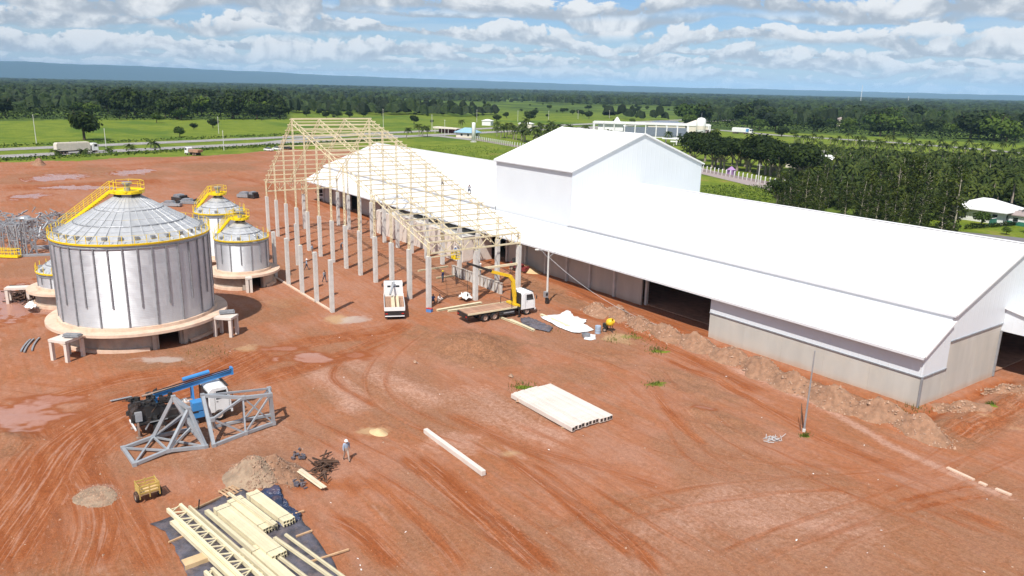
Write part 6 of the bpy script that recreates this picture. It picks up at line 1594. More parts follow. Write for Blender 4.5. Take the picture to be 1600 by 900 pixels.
# ------------------------------------------------------------------ vegetation
def crown_mesh(seed, R, H, n, m, leaf, lobes=7, flat=1.0, name='crown'):
    rr = random.Random(seed); L = []
    for i in range(lobes):
        a = rr.uniform(0, 6.28); d = R*rr.uniform(0.15, 0.62)
        L.append((Vector((d*math.cos(a), d*math.sin(a), H*rr.uniform(-0.22, 0.30))), R*rr.uniform(0.34, 0.60)))
    mb = MB()
    for i in range(n):
        c, r = L[rr.randrange(lobes)]
        v = Vector((rr.gauss(0, 1), rr.gauss(0, 1), rr.gauss(0, 1))).normalized()
        k = rr.uniform(0.55, 1.06)
        p = c+Vector((v.x*r*k, v.y*r*k, v.z*r*k*flat*H/R*0.75))
        nr = (v+Vector((rr.uniform(-.7, .7), rr.uniform(-.7, .7), rr.uniform(-.2, .9)))).normalized()
        t = nr.orthogonal().normalized(); t = Matrix.Rotation(rr.uniform(0, 6.28), 3, nr) @ t; b = nr.cross(t); s = leaf*rr.uniform(0.6, 1.35)
        mb.quad(p-t*s, p-b*s*0.75, p+t*s, p+b*s*0.75)
    return mb.mesh(name, m)
def trunk_mesh(seed, h, r, spread, m):
    rr = random.Random(seed); mb = MB(); mb.tube((0, 0, -0.3), (rr.uniform(-.2, .2), rr.uniform(-.2, .2), h*0.55), r, 7, r*0.7)
    for i in range(5):
        a = i*1.257+rr.uniform(-.4, .4); e = Vector((math.cos(a)*spread, math.sin(a)*spread, h*rr.uniform(0.85, 1.15)))
        mb.tube((0, 0, h*rr.uniform(0.35, 0.55)), e, r*0.5, 5, r*0.18)
    return mb.mesh('trunk', m)
class Kind:
    def __init__(s, variants): s.v = variants
    def plant(s, name, label, cat, p, sc, group, parts=True, rz=None, sz=None):
        tr, cr, zc = s.v[rnd.randrange(len(s.v))]
        t = thing(name, label, cat, (p.x, p.y, p.z if len(p) > 2 else 0), rnd.uniform(0, 6.28) if rz is None else rz, group)
        t.scale = (sc, sc, sz if sz else sc*rnd.uniform(0.9, 1.12))
        put('trunk', tr, t); put('crown', cr, t, (0, 0, zc))
        return t
BROAD = Kind([(trunk_mesh(i, 6.0, 0.35, 2.6, 'trunk_dark'), crown_mesh(i+5, 4.6, 4.6, 1000, 'leaf_broad', 0.50, 11), 4.3) for i in range(5)])
BROADL = Kind([(trunk_mesh(i+50, 6.0, 0.3, 2.4, 'trunk_dark'), crown_mesh(i+55, 4.4, 4.4, 900, 'leaf_light', 0.50, 10), 4.3) for i in range(2)])
LUSH = Kind([(trunk_mesh(i+20, 6.0, 0.45, 3.6, 'trunk_grey'), crown_mesh(i+25, 5.6, 4.6, 2000, 'leaf_broad', 0.42, 13), 7.0) for i in range(3)])
GUM = []
for i in range(4):
    rr = random.Random(300+i); tb = MB(); h = 12.0; x = y = 0; pv = Vector((0, 0, -0.3))
    for k in range(6):
        q = Vector((pv.x+rr.uniform(-.25, .25), pv.y+rr.uniform(-.25, .25), h*(k+1)/6)); tb.tube(pv, q, 0.17*(1-k/7.5), 6, 0.17*(1-(k+1)/7.5)); pv = q
    cb = MB()
    for k in range(56):
        z = h*rr.uniform(0.07, 1.04); a = rr.uniform(0, 6.28); f = (z/h-0.07)/0.97; wd = 1.9*math.sin(math.pi*min(1, 0.18+0.78*f))+0.3; c = Vector((math.cos(a)*wd*rr.uniform(.2, 1), math.sin(a)*wd*rr.uniform(.2, 1), z))
        tb.tube((0, 0, z-0.7), c, 0.05, 4, 0.02)
        for q in range(26):
            v = Vector((rr.gauss(0, .42), rr.gauss(0, .42), rr.gauss(0, .42))); nr = (v.normalized()+Vector((rr.uniform(-.8, .8), rr.uniform(-.8, .8), rr.uniform(-.3, .8)))).normalized()
            t_ = nr.orthogonal().normalized(); t_ = Matrix.Rotation(rr.uniform(0, 6.28), 3, nr) @ t_; b_ = nr.cross(t_); s = rr.uniform(0.16, 0.36); p = c+v
            cb.quad(p-t_*s, p-b_*s*0.55, p+t_*s, p+b_*s*0.55)
    GUM.append((tb.mesh('trunk', 'trunk_pale'), cb.mesh('crown', 'leaf_gum'), 0.0))
GUM = Kind(GUM)
def palm_meshes(seed, h, nf=17, fl=3.4, m='leaf_palm'):
    rr = random.Random(seed); tb = MB(); pv = Vector((0, 0, -0.3)); lx, ly = rr.uniform(-.1, .1), rr.uniform(-.1, .1)
    for k in range(5):
        q = Vector((lx*(k+1)**1.4, ly*(k+1)**1.4, h*(k+1)/5)); tb.tube(pv, q, 0.2-0.02*k, 7, 0.18-0.02*k); pv = q
    fb = MB()
    for i in range(nf):
        a = 6.283*i/nf+rr.uniform(-.2, .2); up = rr.uniform(-0.15, 0.95); d = Vector((math.cos(a), math.sin(a), 0)); s = Vector((-d.y, d.x, 0)); P = []
        for k in range(8):
            f = k/7; P.append(pv+d*(fl*f*math.cos(up*0.7)*(1-0.12*f))+Vector((0, 0, fl*(up*f*0.8-1.0*f*f*(0.75-0.25*up)))))
        for k in range(7):
            A, B_ = P[k], P[k+1]; w_ = 0.50*math.sin(math.pi*min(1, 0.15+0.8*(k+0.5)/7)); dr = Vector((0, 0, -0.35*w_))
            fb.quad(A, B_, B_+s*w_+dr+(B_-A)*0.35, A+s*w_*0.85+dr+(B_-A)*0.35); fb.quad(B_, A, A-s*w_*0.85+dr+(B_-A)*0.35, B_-s*w_+dr+(B_-A)*0.35)
    return tb.mesh('trunk', 'trunk_grey'), fb.mesh('crown', m), 0.0
PALM = Kind([palm_meshes(i, 4.6+0.7*i, 20, 3.0) for i in range(4)])
PALMS = Kind([palm_meshes(10+i, 1.2+0.3*i, 15, 3.0) for i in range(3)])
def along(pts, n, jit=0.0):
    P = [Vector(p) for p in pts]; L = [0]
    for a, b in zip(P[:-1], P[1:]): L.append(L[-1]+(b-a).length)
    out = []
    for k in range(n):
        s = L[-1]*(k+0.5)/n
        for i in range(len(P)-1):
            if s <= L[i+1]: q = P[i].lerp(P[i+1], (s-L[i])/(L[i+1]-L[i])); break
        out.append(q+Vector((rnd.uniform(-jit, jit), rnd.uniform(-jit, jit))))
    return out
def nth(i):
    w1 = ['first', 'second', 'third', 'fourth', 'fifth', 'sixth', 'seventh', 'eighth', 'ninth', 'tenth', 'eleventh', 'twelfth', 'thirteenth', 'fourteenth', 'fifteenth', 'sixteenth', 'seventeenth', 'eighteenth', 'nineteenth', 'twentieth']
    return w1[i] if i < 20 else ('twenty-' + w1[i-20] if i < 29 else 'thirtieth')
def v3(p): return Vector((p[0], p[1], 0.0))
# single trees that stand out
BROAD.plant('broadleaf_tree', 'big dark lone tree on the field right behind the highway trailer', 'tree', v3(g(132, 219)), 1.9, None)
for lab, px, py, sc, K in (('small spreading tree on the green field beside a round bush', 281, 214, 0.75, BROADL), ('round dark bush tree on the field, left of the frame hall', 333, 200, 0.85, BROAD), ('low dark shrub on the field between two small trees', 303, 202, 0.5, BROAD), ('pale crowned tree at the forest edge left of the field bush', 245, 192, 0.9, BROADL), ('dark tree on the field behind the frame ridge', 647, 194, 0.9, BROAD),
        ('lone small tree on the far field above the frame ridge', 579, 174, 0.8, BROAD), ('dark tree cluster seen just above the frame ridge, left', 510, 185, 0.8, BROAD), ('dark tree cluster seen just above the frame ridge, middle', 528, 184, 0.8, BROAD), ('dark tree just above the frame ridge, right', 546, 184, 0.7, BROAD), ('small pale tree on the field beside the kiosk palms', 675, 193, 0.4, BROADL),
        ('dark tree behind the kiosk palm grove', 826, 190, 1.15, BROAD), ('slim dark tree above the palm grove', 776, 190, 0.9, BROAD), ('broad dark tree on the far field over the kiosk', 760, 176, 1.4, BROAD), ('dark tree on the field left of the white complex', 920, 186, 1.0, BROAD), ('small tree on the field behind the tent peak', 952, 183, 0.7, BROAD), ('round dark bush before the road left of the tent', 962, 195, 0.7, BROAD), ('leafless grey tree behind the tent peak', 988, 193, 0.6, BROADL), ('small young tree in front of the white house', 1533, 352, 0.45, BROADL), ('yellow green bush on the lawn at the right picture edge', 1572, 366, 0.25, BROADL), ('lone dark tree by the far road, right of the trailer truck', 1221, 214, 1.0, BROAD), ('small dark tree by the far road beside the lone dark one', 1240, 213, 0.7, BROADL)):
    K.plant('broadleaf_tree', lab, 'tree', v3(g(px, py)), sc, None)
# scattered bushes on the far fields
for i in range(70):
    px = rnd.uniform(455, 1060); py = rnd.uniform(163, 186)
    BROAD.plant('field_bush', 'dark green bush scattered over the far green fields', 'bush', v3(g(px, py)), rnd.uniform(0.35, 1.0), 'bushes on the far fields')
# forest edge, left
for i in range(150):
    u = rnd.random(); big_ = rnd.random() < 0.6
    px = rnd.uniform(150, 440) if big_ else rnd.uniform(-60, 445); py = rnd.uniform(160, 188)-3*u if big_ else rnd.uniform(148, 190)
    (BROAD if rnd.random() < (0.85 if big_ else 0.6) else BROADL).plant('forest_tree', 'tree of the dark forest edge beyond the highway at left', 'tree', v3(g(px, py)), (rnd.uniform(1.5, 2.7) if big_ else rnd.uniform(0.9, 1.8)), 'forest trees left')
for i in range(130):
    px = rnd.uniform(1065, 1680); py0 = 196+(px-1065)*0.050; py = py0+rnd.uniform(-26, 2)
    (BROAD if rnd.random() < 0.66 else BROADL).plant('forest_tree', 'tree of the dense woodland beyond the far road at right', 'tree', v3(g(px, py)), rnd.choice((0.9, 1.2, 1.5, 1.9, 2.4))*rnd.uniform(0.9, 1.1), 'woodland trees right')
# lush row behind the grass, right of the roof tower
for i, q in enumerate(along(P2((1062, 262), (1110, 268), (1180, 278), (1236, 289)), 15, 2.5)):
    LUSH.plant('shade_tree', f'broad dark shade tree, {nth(i)} from left in the row at the post fence', 'tree', v3(q+Vector((-3, 12))), rnd.uniform(0.95, 1.25), 'shade trees behind the post fence')
for i, q in enumerate(along(P2((1070, 250), (1130, 256), (1190, 264), (1240, 274)), 10, 3.0)):
    LUSH.plant('shade_tree', f'broad dark shade tree, {nth(i)} from left in the row behind the fence row', 'tree', v3(q), rnd.uniform(0.9, 1.2), 'shade trees behind the post fence')
LUSH.plant('shade_tree', 'round dark shade tree at the left end of the gum plantation', 'tree', v3(g(1214, 322)), 0.72, 'shade trees behind the post fence')
# gum plantation rows behind the warehouse
for r in range(4):
    for i, q in enumerate(along(P2((1215, 330-r*9), (1300, 345-r*9), (1400, 357-r*9), (1490, 366-r*9)), 17, 1.6)):
        if rnd.random() < (0.12, 0.15, 0.3, 0.35)[r]: continue
        GUM.plant('gum_tree', f'slender gum tree, {nth(i)} from left in the {nth(r)} row behind the warehouse', 'tree', v3(q), rnd.choice((0.5, 0.6, 0.7, 0.75, 0.85))*rnd.uniform(0.92, 1.08)*(0.85+0.45*i/16), 'gum plantation')
# coconut palms of the plantation
np_ = 0
for r in range(13):
    py = 233+r*7.4+r*r*0.22
    for i in range(30):
        px = 1240+i*14+rnd.uniform(-4, 4)+r*3; pyy = py+(px-1400)*0.055+rnd.uniform(-2, 2)
        if px > 1660 or (r > 7 and px < 1470): continue
        if 1490 < px < 1600 and r > 9: continue
        PALM.plant('coconut_palm', f'coconut palm, {nth(i)} from left in the {nth(r)} plantation row from the road', 'palm', v3(g(px, pyy)), rnd.uniform(0.72, 1.02), 'coconut plantation'); np_ += 1
for i, q in enumerate(along(P2((748, 214), (790, 222), (860, 236), (900, 240)), 26, 3)):
    PALM.plant('coconut_palm', f'coconut palm, {nth(i)} from left in the front row behind the kiosk', 'palm', v3(q+Vector((0, 12))), rnd.uniform(0.9, 1.3), 'palm grove by the kiosk')
for i, q in enumerate(along(P2((755, 208), (800, 213), (870, 222), (930, 232)), 30, 6)):
    PALM.plant('coconut_palm', f'coconut palm, {nth(i)} from left in the back rows behind the kiosk', 'palm', v3(q+Vector((0, 12))), rnd.uniform(1.0, 1.4), 'palm grove by the kiosk')
for lab, px, py, sc in (('young palm on the verge right beside the trailer rear', 89, 243, 1.0), ('young palm on the verge in front of the trailer truck', 131, 241, 1.1), ('young palm on the verge just ahead of the trailer truck', 170, 237, 1.0), ('young palm on the highway verge, second ahead of the truck', 204, 234, 1.1), ('young palm on the highway verge, third ahead of the truck', 242, 232, 1.3), ('palm beside the highway seen right of the frame hall, single', 635, 217, 1.0), ('palm in the trio right of the frame hall, left', 655, 213, 1.2), ('palm in the trio right of the frame hall, middle', 660, 214, 1.2), ('palm in the trio right of the frame hall, right', 668, 214, 1.1), ('palm beside the far water tower', 1120, 222, 1.2), ('palm behind the white complex terrace', 1040, 226, 1.1), ('palm by the roofs amid the plantation, left', 1228, 250, 1.2), ('tall palm by the white house lawn', 1578, 332, 1.35), ('palm near the kiosk roof, left', 722, 207, 1.0)):
    PALMS.plant('young_palm', lab, 'palm', v3(g(px, py)), sc, None) if 'young' in lab else PALM.plant('coconut_palm', lab, 'palm', v3(g(px, py)), sc, None)
# hedge-like scrub along the highway verge
mb = MB()
for i in range(5200):
    s = rnd.uniform(-150, 170); q = hw(s, rnd.choice((rnd.uniform(-17, -11), rnd.uniform(-20, -10), rnd.uniform(H2+10, H2+18)))); h = abs(rnd.gauss(0.7, 0.5))
    blade(mb, Vector((q.x, q.y, h*0.6)), Vector((rnd.uniform(-1, 1), rnd.uniform(-1, 1), 0.8)), rnd.uniform(0.3, 0.7))
tag(mb.build('verge_scrub', 'leaf_light'), kind='stuff')
mb = MB()
for i in range(5000):
    px = rnd.uniform(640, 800); py = rnd.uniform(228, 262); 
    if rnd.random() < 0.5: px, py = rnd.uniform(1095, 1215), rnd.uniform(290, 316)
    p = g(px, py)
    if p.y < 106: continue
    blade(mb, Vector((p.x, p.y, rnd.uniform(0.05, 0.35))), Vector((rnd.uniform(-1, 1), rnd.uniform(-1, 1), 0.8)), rnd.uniform(0.12, 0.35))
tag(mb.build('tall_grass', 'leaf_light'), kind='stuff')
# far forest: canopy that reads as one mass
def far_forest():
    mb = MB(); base = math.atan2(CAM_F.y, CAM_F.x); d = 760.0
    V = mb.v; F = mb.f
    while d < 12500:
        wd = max(9.0, d*0.0078); da = wd*0.62/d; a = -R_(47)+rnd.uniform(0, da)
        while a < R_(47):
            aa = base+a+rnd.uniform(-.3, .3)*da; dd = d*(1+rnd.uniform(-0.028, 0.028))
            x, y = dd*math.cos(aa), dd*math.sin(aa)
            cover = vn1(x*0.0028, y*0.0028)*0.62+vn1(x*0.009+7, y*0.009)*0.38
            px = 800-CF*math.tan(a)
            thr = 0.22 if d > 2200 else (0.50 if 430 < px < 1080 else 0.34)
            if 430 < px < 1080 and d < 1250: thr = 0.60
            if cover > thr:
                h = rnd.uniform(7, 15)*(0.75+0.5*cover)*(1.0 if d < 4000 else 1.3); r = wd*rnd.uniform(0.45, 0.8)
                i = len(V); n = 6
                V.append((x, y, h))
                for k in range(n):
                    t = 6.283*k/n+rnd.uniform(-.3, .3); q = r*rnd.uniform(.5, .78); V.append((x+q*math.cos(t), y+q*math.sin(t), h*rnd.uniform(.72, .95)))
                for k in range(n):
                    t = 6.283*k/n+rnd.uniform(-.3, .3); q = r*rnd.uniform(.8, 1.15); V.append((x+q*math.cos(t), y+q*math.sin(t), h*rnd.uniform(.12, .5)))
                for k in range(n):
                    k2 = (k+1) % n
                    F.append((i, i+1+k, i+1+k2)); F.append((i+1+k, i+1+n+k, i+1+n+k2)); F.append((i+1+k, i+1+n+k2, i+1+k2))
            a += da*rnd.uniform(0.8, 1.5)
        d *= 1.037
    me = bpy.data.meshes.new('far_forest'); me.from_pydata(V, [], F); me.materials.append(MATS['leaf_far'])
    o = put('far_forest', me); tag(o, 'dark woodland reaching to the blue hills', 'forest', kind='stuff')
def vn1(x, y):
    def h(a, b):
        n = (a*374761393+b*668265263+12345) & 0x7fffffff; n = (n ^ (n >> 13))*1274126177 & 0x7fffffff; return ((n ^ (n >> 16)) & 0xffff)/65535.0
    xi, yi = math.floor(x), math.floor(y); u, v = x-xi, y-yi; u = u*u*(3-2*u); v = v*v*(3-2*v)
    return (h(xi, yi)*(1-u)+h(xi+1, yi)*u)*(1-v)+(h(xi, yi+1)*(1-u)+h(xi+1, yi+1)*u)*v
far_forest()
# leafy understorey that closes the two forest edges
def understorey(name, fn, n, m='leaf_under'):
    mb = MB()
    for i in range(n):
        p, h = fn(); blade(mb, Vector((p.x, p.y, h)), Vector((rnd.uniform(-1, 1), rnd.uniform(-1, 1), 0.9)), rnd.uniform(0.5, 1.3))
    tag(mb.build(name, m), kind='stuff')
understorey('forest_understorey', lambda: (g(rnd.uniform(-60, 448), rnd.uniform(150, 188)), abs(rnd.gauss(2.5, 2.4))), 14000)
understorey('woodland_understorey', lambda: (lambda x: (g(x, 197+(x-1065)*0.05+rnd.uniform(-28, 1)), abs(rnd.gauss(2.5, 2.4))))(rnd.uniform(1065, 1680)), 14000)
understorey('plantation_understorey', lambda: (lambda x: (g(x, rnd.uniform(238, 330)+(x-1400)*0.055), abs(rnd.gauss(0.8, 0.8))))(rnd.uniform(1235, 1680)), 16000, 'leaf_gum')

# ------------------------------------------------------------------ background buildings, fences, masts
def hip_house(name, label, c, rz, L, W, h, rh, wallm, roofm, over=0.8, wins=(), cat='house', group=None, plinth=None):
    t = thing(name, label, cat, c, rz, group)
    MB().box((0, 0, h/2), (L, W, h)).build('wall', wallm, t)
    a, b = L/2+over, W/2+over; k = max(0.1, a-b)
    mb = MB(); mb.v += [(-a, -b, h-0.05), (a, -b, h-0.05), (a, b, h-0.05), (-a, b, h-0.05), (-k, 0, h+rh), (k, 0, h+rh), (-a, -b, h-0.25), (a, -b, h-0.25), (a, b, h-0.25), (-a, b, h-0.25)]
    mb.f += [(0, 1, 5, 4), (2, 3, 4, 5), (1, 2, 5), (3, 0, 4), (9, 8, 7, 6), (0, 6, 7, 1), (1, 7, 8, 2), (2, 8, 9, 3), (3, 9, 6, 0)]
    mb.build('roof', roofm, t)
    for side, x, z, w_, hh in wins:
        s = 1 if side in ('n', 'e') else -1
        if side in 'ns':
            f = MB().box((x, s*(W/2+0.02), z), (w_+0.16, 0.08, hh+0.16)).build('window', 'wall_white', t); MB().box((x, s*(W/2+0.05), z), (w_, 0.06, hh)).build('pane', 'glass_dark', f)
        else:
            f = MB().box((s*(L/2+0.02), x, z), (0.08, w_+0.16, hh+0.16)).build('window', 'wall_white', t); MB().box((s*(L/2+0.05), x, z), (0.06, w_, hh)).build('pane', 'glass_dark', f)
    if plinth:
        MB().box((0, 0, 0.45), (L+0.1, W+0.1, 0.9)).build('plinth', plinth, t)
    return t
hc = g(1538, 343); hr = R_(-8)
hip_house('house', 'white house with broad white hip roof at the right edge', v3(hc), R_(0), 11.5, 9.5, 2.9, 2.1, 'wall_white', 'white_clean', 1.0, [('e', -3, 1.5, 0.9, 1.1), ('e', -1.2, 1.5, 0.9, 1.1), ('e', 0.8, 1.5, 0.9, 1.1), ('e', 2.8, 1.5, 0.9, 1.1), ('s', -3.2, 1.4, 2.4, 1.7), ('s', 1.5, 1.5, 1.2, 1.2), ('s', 4.0, 1.5, 1.0, 1.2)])
hip_house('outbuilding', 'low outbuilding with brown roof at the right picture edge', v3(g(1606, 352)), R_(0), 7, 6, 2.4, 1.3, 'wall_white', 'roof_brown', 0.5, [('s', -1.5, 1.3, 1.0, 0.9)], 'outbuilding', None, 'green_paint')
q0, q1 = g(1545, 352), g(1590, 345); t = thing('yard_wall', 'dark green yard wall beside the white house', 'wall', v3(q0)); MB().beam((q0.x, q0.y, 0.7), (q1.x, q1.y, 0.7), 0.15, 1.4).build('wall_body', 'green_paint', t, world=True); MB().beam((q0.x, q0.y, 1.43), (q1.x, q1.y, 1.43), 0.22, 0.06).build('coping', 'wall_white', t, world=True)
mb = MB()
for i in range(900):
    f = rnd.random(); q = g(1508, 358).lerp(g(1588, 352), f); blade(mb, Vector((q.x+rnd.gauss(0, .3), q.y+rnd.gauss(0, .3), rnd.uniform(0.1, 0.9))), Vector((rnd.uniform(-1, 1), rnd.uniform(-1, 1), 0.6)), rnd.uniform(0.12, 0.25))
own(mb, 'hedge', 'leaf_broad', 'low clipped hedge in front of the white house', 'hedge', g(1508, 358))
hip_house('house', 'house with slate blue roof half hidden by the plantation palms', v3(g(1250, 262)), R_(20), 9, 7, 2.8, 2.0, 'wall_cream', 'roof_slate', 0.6, [('s', 0, 1.5, 1, 1)])
hip_house('house', 'house with bright white roof among the plantation palms', v3(g(1283, 258)), R_(15), 11, 7, 2.8, 1.8, 'wall_white', 'white_clean', 0.6, [('s', 0, 1.5, 1, 1)])
hip_house('house', 'small pale roofed hut beyond the shade trees', v3(g(1227, 240)), R_(10), 7, 5, 2.6, 1.4, 'wall_white', 'white_clean', 0.5)
for i, (px, py, lab) in enumerate(((1334, 187, 'small white house deep in the right woodland, leftmost'), (1379, 187, 'small white house deep in the right woodland, second from left'), (1412, 191, 'long white house in the right woodland, right end'), (1312, 194, 'small pinkish house in the right woodland below the others'), (1424, 189, 'dark roofed house beside the long white woodland house'))):
    hip_house('house', lab, v3(g(px, py+4)), R_(20*i), [7, 7, 10, 6, 9][i], 6, 6.5, 2.0, ['wall_white', 'wall_white', 'wall_white', 'wall_cream', 'wall_cream'][i], ['white_clean', 'wall_cream', 'white_clean', 'roof_brown', 'roof_slate'][i], 0.4)
# kiosk with blue roof, shed, tower tanks
hip_house('kiosk', 'gatehouse kiosk with light blue roof by the palm grove', v3(g(731, 215)), R_(30), 11, 7, 3.0, 2.4, 'wall_cream', 'roof_blue', 1.0, [('s', -2, 1.6, 1.2, 1.1), ('s', 2, 1.6, 1.2, 1.1), ('e', 0, 1.6, 1.6, 1.2)], 'kiosk')
t = thing('open_shed', 'open brown shed with pale roof left of the blue kiosk', 'shed', v3(g(699, 208)), R_(28)); MB().prism([(-8, 2.6), (8, 2.6), (8.4, 3.1), (-8.4, 3.6)], 'y', -3, 3).build('roof', 'wall_cream', t); MB().box((0, 2.6, 1.3), (15, 0.2, 2.6)).build('back_wall', 'maroon', t)
for x in (-7, -2.3, 2.3, 7): MB().box((x, -2.7, 1.3), (0.25, 0.25, 2.6)).build('post', 'concrete', t)
for lab, px, py in (('white slim cylindrical water tank standing on the grass by the kiosk', 740, 222), ):
    p = g(px, py); t = thing('water_tank', lab, 'water tank', v3(p)); MB().lathe([(0, 0), (1.0, 0.0), (1.0, 9.4), (0.9, 9.7), (0, 9.8)], 18).build('tank_body', 'white_clean', t, True); MB().lathe([(1.6, -0.1), (1.6, 0.3), (0, 0.31)], 18).build('plinth', 'concrete', t); MB().beam((0, -1.05, 0.3), (0, -1.05, 9.5), 0.3, 0.05).build('ladder', 'galvanised', t)
p = g(1092, 236); t = thing('water_tower', 'white stepped water tower with wider top beyond the shade trees', 'water tower', v3(p)); t.scale = (1.15, 1.15, 1.32); MB().lathe([(0, 0), (1.2, 0), (1.2, 5.2), (1.3, 5.6)], 16).build('stem', 'white_clean', t, True); MB().lathe([(1.3, 5.6), (1.9, 6.3), (1.9, 11.0), (1.2, 11.6), (0, 11.8)], 16).build('tank_body', 'wall_white', t, True); MB().tube((0, 0, 11.7), (0, 0, 13.5), 0.06, 5).build('lightning_rod', 'galvanised', t); MB().lathe([(1.93, 7.6), (1.93, 8.9)], 16).build('band', 'wall_cream', t)
# the white complex with its open portal frame
def complex_():
    A, B_ = g(926, 222), g(1107, 228); d = (B_-A); L = d.xy.length; rz = math.atan2(d.y, d.x)
    t = thing('event_complex', 'long white open portal frame building beyond the roof tower', 'building', v3(A), rz)
    n = 11; H = 10.2
    for i in range(n+1):
        x = L*i/n
        MB().box((x, 0, H/2), (0.5, 0.5, H)).build('column', 'wall_white', t); MB().box((x, 9, H/2), (0.5, 0.5, H)).build('column', 'wall_white', t)
    for y in (0, 9): MB().box((L/2, y, H+0.2), (L+0.8, 0.9, 0.9)).build('top_beam', 'wall_white', t); MB().box((L/2, y, 3.6), (L, 0.45, 0.5)).build('mid_beam', 'wall_white', t)
    MB().box((L*0.5, 6, 6.2), (L*0.62, 0.3, 4.6)).build('glass_front', 'roof_slate', t)
    MB().box((L*0.15, 4, 8.0), (L*0.22, 6, 3.6)).build('white_block', 'white_clean', t)
    MB().box((L*0.97, 4, 5.0), (5, 5, 6.0)).build('brick_block', 'roof_brown', t)
    MB().box((L*0.82, -7, 2.2), (L*0.3, 4, 0.5)).build('terrace_roof', 'white_clean', t); MB().box((L*0.70, -5, 3.4), (L*0.2, 4, 0.4)).build('terrace_roof', 'white_clean', t)
    for i in range(4): MB().box((L*(0.7+0.08*i), -8, 1.1), (0.25, 0.25, 2.2)).build('terrace_post', 'wall_white', t)
complex_()
p = g(963, 210); t = thing('marquee', 'white peaked marquee tent behind the portal frame building', 'tent', v3(p), R_(20)); MB().lathe([(7.0, 5.2), (3.2, 6.9), (0.9, 10.2), (0, 11.0)], 4).build('canopy', 'white_clean', t); MB().lathe([(7.0, 4.6), (7.0, 5.2)], 4).build('valance', 'white_clean', t)
for k in range(4): MB().box((6.8*math.cos(k*1.571), 6.8*math.sin(k*1.571), 2.5), (0.2, 0.2, 5.0)).build('pole', 'galvanised', t)
hip_house('shed', 'slate grey roofed shed behind the portal frame building', v3(g(1040, 204)), R_(50), 26, 10, 4.5, 2.2, 'wall_cream', 'roof_slate', 0.8, (), 'shed')
hip_house('shed', 'cream pavilion left of the stepped water tower', v3(g(1088, 206)), R_(50), 14, 11, 5.0, 3.0, 'wall_cream', 'wall_cream', 0.8, (), 'pavilion')
hip_house('shed', 'small white building above the palm grove', v3(g(762, 196)), R_(30), 7, 5, 3.5, 1.0, 'wall_white', 'white_clean', 0.4, (), 'shed')
hip_house('shed', 'small white wall building by the highway above the palm grove, right', v3(g(822, 200)), R_(30), 10, 4, 3.2, 0.8, 'wall_cream', 'wall_white', 0.4, (), 'shed')
p = g(1142, 274); t = thing('market_stall', 'purple stall tent under the shade trees behind the fence', 'tent', v3(p)); MB().lathe([(1.9, 1.9), (0.2, 3.0), (0, 3.0)], 4).build('canopy', 'purple', t); MB().box((0, 0, 1.0), (2.2, 2.2, 1.8)).build('skirt', 'purple', t)
# post fence
def fence():
    a, b = g(742, 219), g(1262, 300); mid = [g(800, 229), g(1100, 269)]
    P = along([(q.x, q.y) for q in (a, mid[0], mid[1], b)], 96); t = thing('post_fence', 'long fence of white concrete posts on a low grey wall', 'fence', v3(a))
    pm = MB().prism([(-0.12, -0.1), (0.12, -0.1), (0.12, 1.9), (0.22, 2.2), (0.12, 2.25), (-0.12, 2.0)], 'y', -0.12, 0.12).mesh('post', 'wall_white')
    for q in P: put('post', pm, t, (q.x-a.x, q.y-a.y, 0), (0, 0, 1.5))
    for u, v in zip(P[:-1], P[1:]): MB().beam((u.x, u.y, 0.45), (v.x, v.y, 0.45), 0.15, 0.9).build('wall_panel', 'roof_brown', t, world=True)
    mb = MB()
    for z in (1.3, 1.7): mb.path([(q.x, q.y, z) for q in P], 0.012, 4)
    mb.build('wire', 'galvanised', t, world=True)
fence()
def far_pole(label, px, py, h, m='concrete', lamp=False):
    t = thing('street_pole', label, 'pole', v3(g(px, py)), 0, 'poles along the highway'); MB().tube((0, 0, 0), (0, 0, h), 0.16, 6, 0.1).build('pole_shaft', m, t)
    MB().beam((-0.9, 0, h-0.5), (0.9, 0, h-0.5), 0.1, 0.1).build('cross_arm', m, t)
for lab, px, py, h in (('pale utility pole behind the highway, far left', 57, 224, 12), ('utility pole between verge palms near the truck', 166, 232, 8), ('utility pole right of the round field bush', 342, 209, 9), ('tall white pole beside the frame ridge', 599, 199, 12), ('white pole pair on the field, right of the frame ridge', 675, 204, 10), ('slim pole beside the brown shed', 695, 212, 9), ('white pole behind the blue kiosk', 745, 191, 10), ('white pole above the palm grove, middle', 809, 190, 9), ('white pole above the palm grove, right', 857, 187, 8), ('white pole on the field left of the tent peak', 903, 186, 8), ('white pole just left of the tent peak', 952, 185, 8), ('white pole right of the tent peak', 995, 184, 7), ('white pole by the woodland edge', 1027, 183, 9), ('utility pole at the fence among shade trees', 1184, 289, 6.5), ('utility pole at the verge beside the tipper', 350, 235, 8), ('slim pole among the plantation palms', 1283, 275, 9)):
    far_pole(lab, px, py, h)
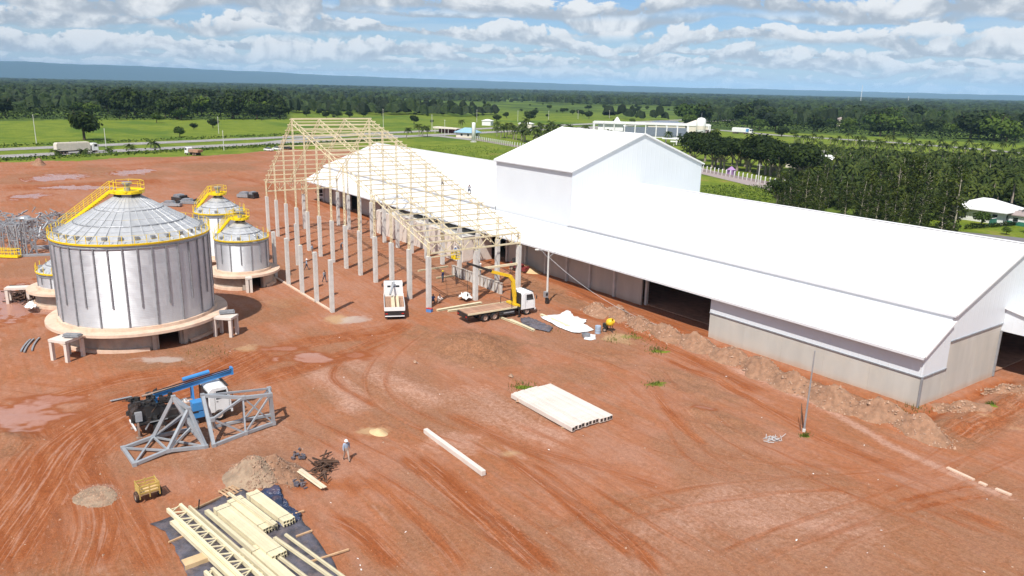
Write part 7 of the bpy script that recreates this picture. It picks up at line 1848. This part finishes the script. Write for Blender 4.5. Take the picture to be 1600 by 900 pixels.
for lab, px, py, h in (('thin radio mast rising over the far woodland', 1344, 163, 62), ('small radio mast on the far plain, right', 1418, 164, 30)):
    t = thing('radio_mast', lab, 'mast', v3(g(px, py)), 0, 'radio masts'); mb = MB()
    for k in range(3): a = k*2.094; mb.tube((1.6*math.cos(a), 1.6*math.sin(a), 0), (0.5*math.cos(a), 0.5*math.sin(a), h), 0.3, 4, 0.22)
    mb.build('mast_shaft', 'wall_white', t)
# parked cars behind the frame hall
def car(label, px, py, rz, m):
    t = thing('parked_car', label, 'car', v3(g(px, py)), rz, 'cars parked behind the hall frame')
    MB().prism([(-2.1, 0.35), (2.1, 0.35), (2.1, 0.8), (1.3, 0.95), (-1.9, 1.0), (-2.1, 0.8)], 'y', -0.85, 0.85).build('body', m, t); MB().prism([(-1.7, 0.98), (1.1, 0.95), (0.5, 1.45), (-1.3, 1.48)], 'y', -0.75, 0.75).build('cabin', 'glass_dark', t)
    for x in (-1.3, 1.3):
        for y in (-0.8, 0.8): wheel(t, x, y, 0.32, 0.2)
car('white car parked behind the hall frame, leftmost', 420, 236, 0.4, 'white_paint'); car('white car parked behind the hall frame, middle', 434, 234.5, 0.5, 'white_paint'); car('dark car parked behind the hall frame, right', 449, 233.5, 0.5, 'black_metal')

# ------------------------------------------------------------------ haze
def haze():
    m, t = mat_new('haze'); v = t.n('ShaderNodeVolumePrincipled', {'Color': (0.42, 0.71, 1.0, 1), 'Density': HAZE_D, 'Anisotropy': -0.42})
    t.n('ShaderNodeOutputMaterial', {'Volume': v}, out=None)
    MATS['haze'] = m
    o = MB().box((-8000, 9000, 213.5), (46000, 44000, 433)).build('haze', 'haze'); tag(o, 'thin blue air over the whole plain', 'haze', kind='stuff')
HAZE_D = 4.8e-5
haze()
scene.cycles.volume_bounces = 0; scene.cycles.max_bounces = 4; scene.cycles.diffuse_bounces = 2; scene.cycles.glossy_bounces = 2; scene.cycles.adaptive_threshold = 0.02; scene.cycles.use_denoising = True
scene.cycles.volume_step_rate = 10.0; scene.cycles.volume_max_steps = 64
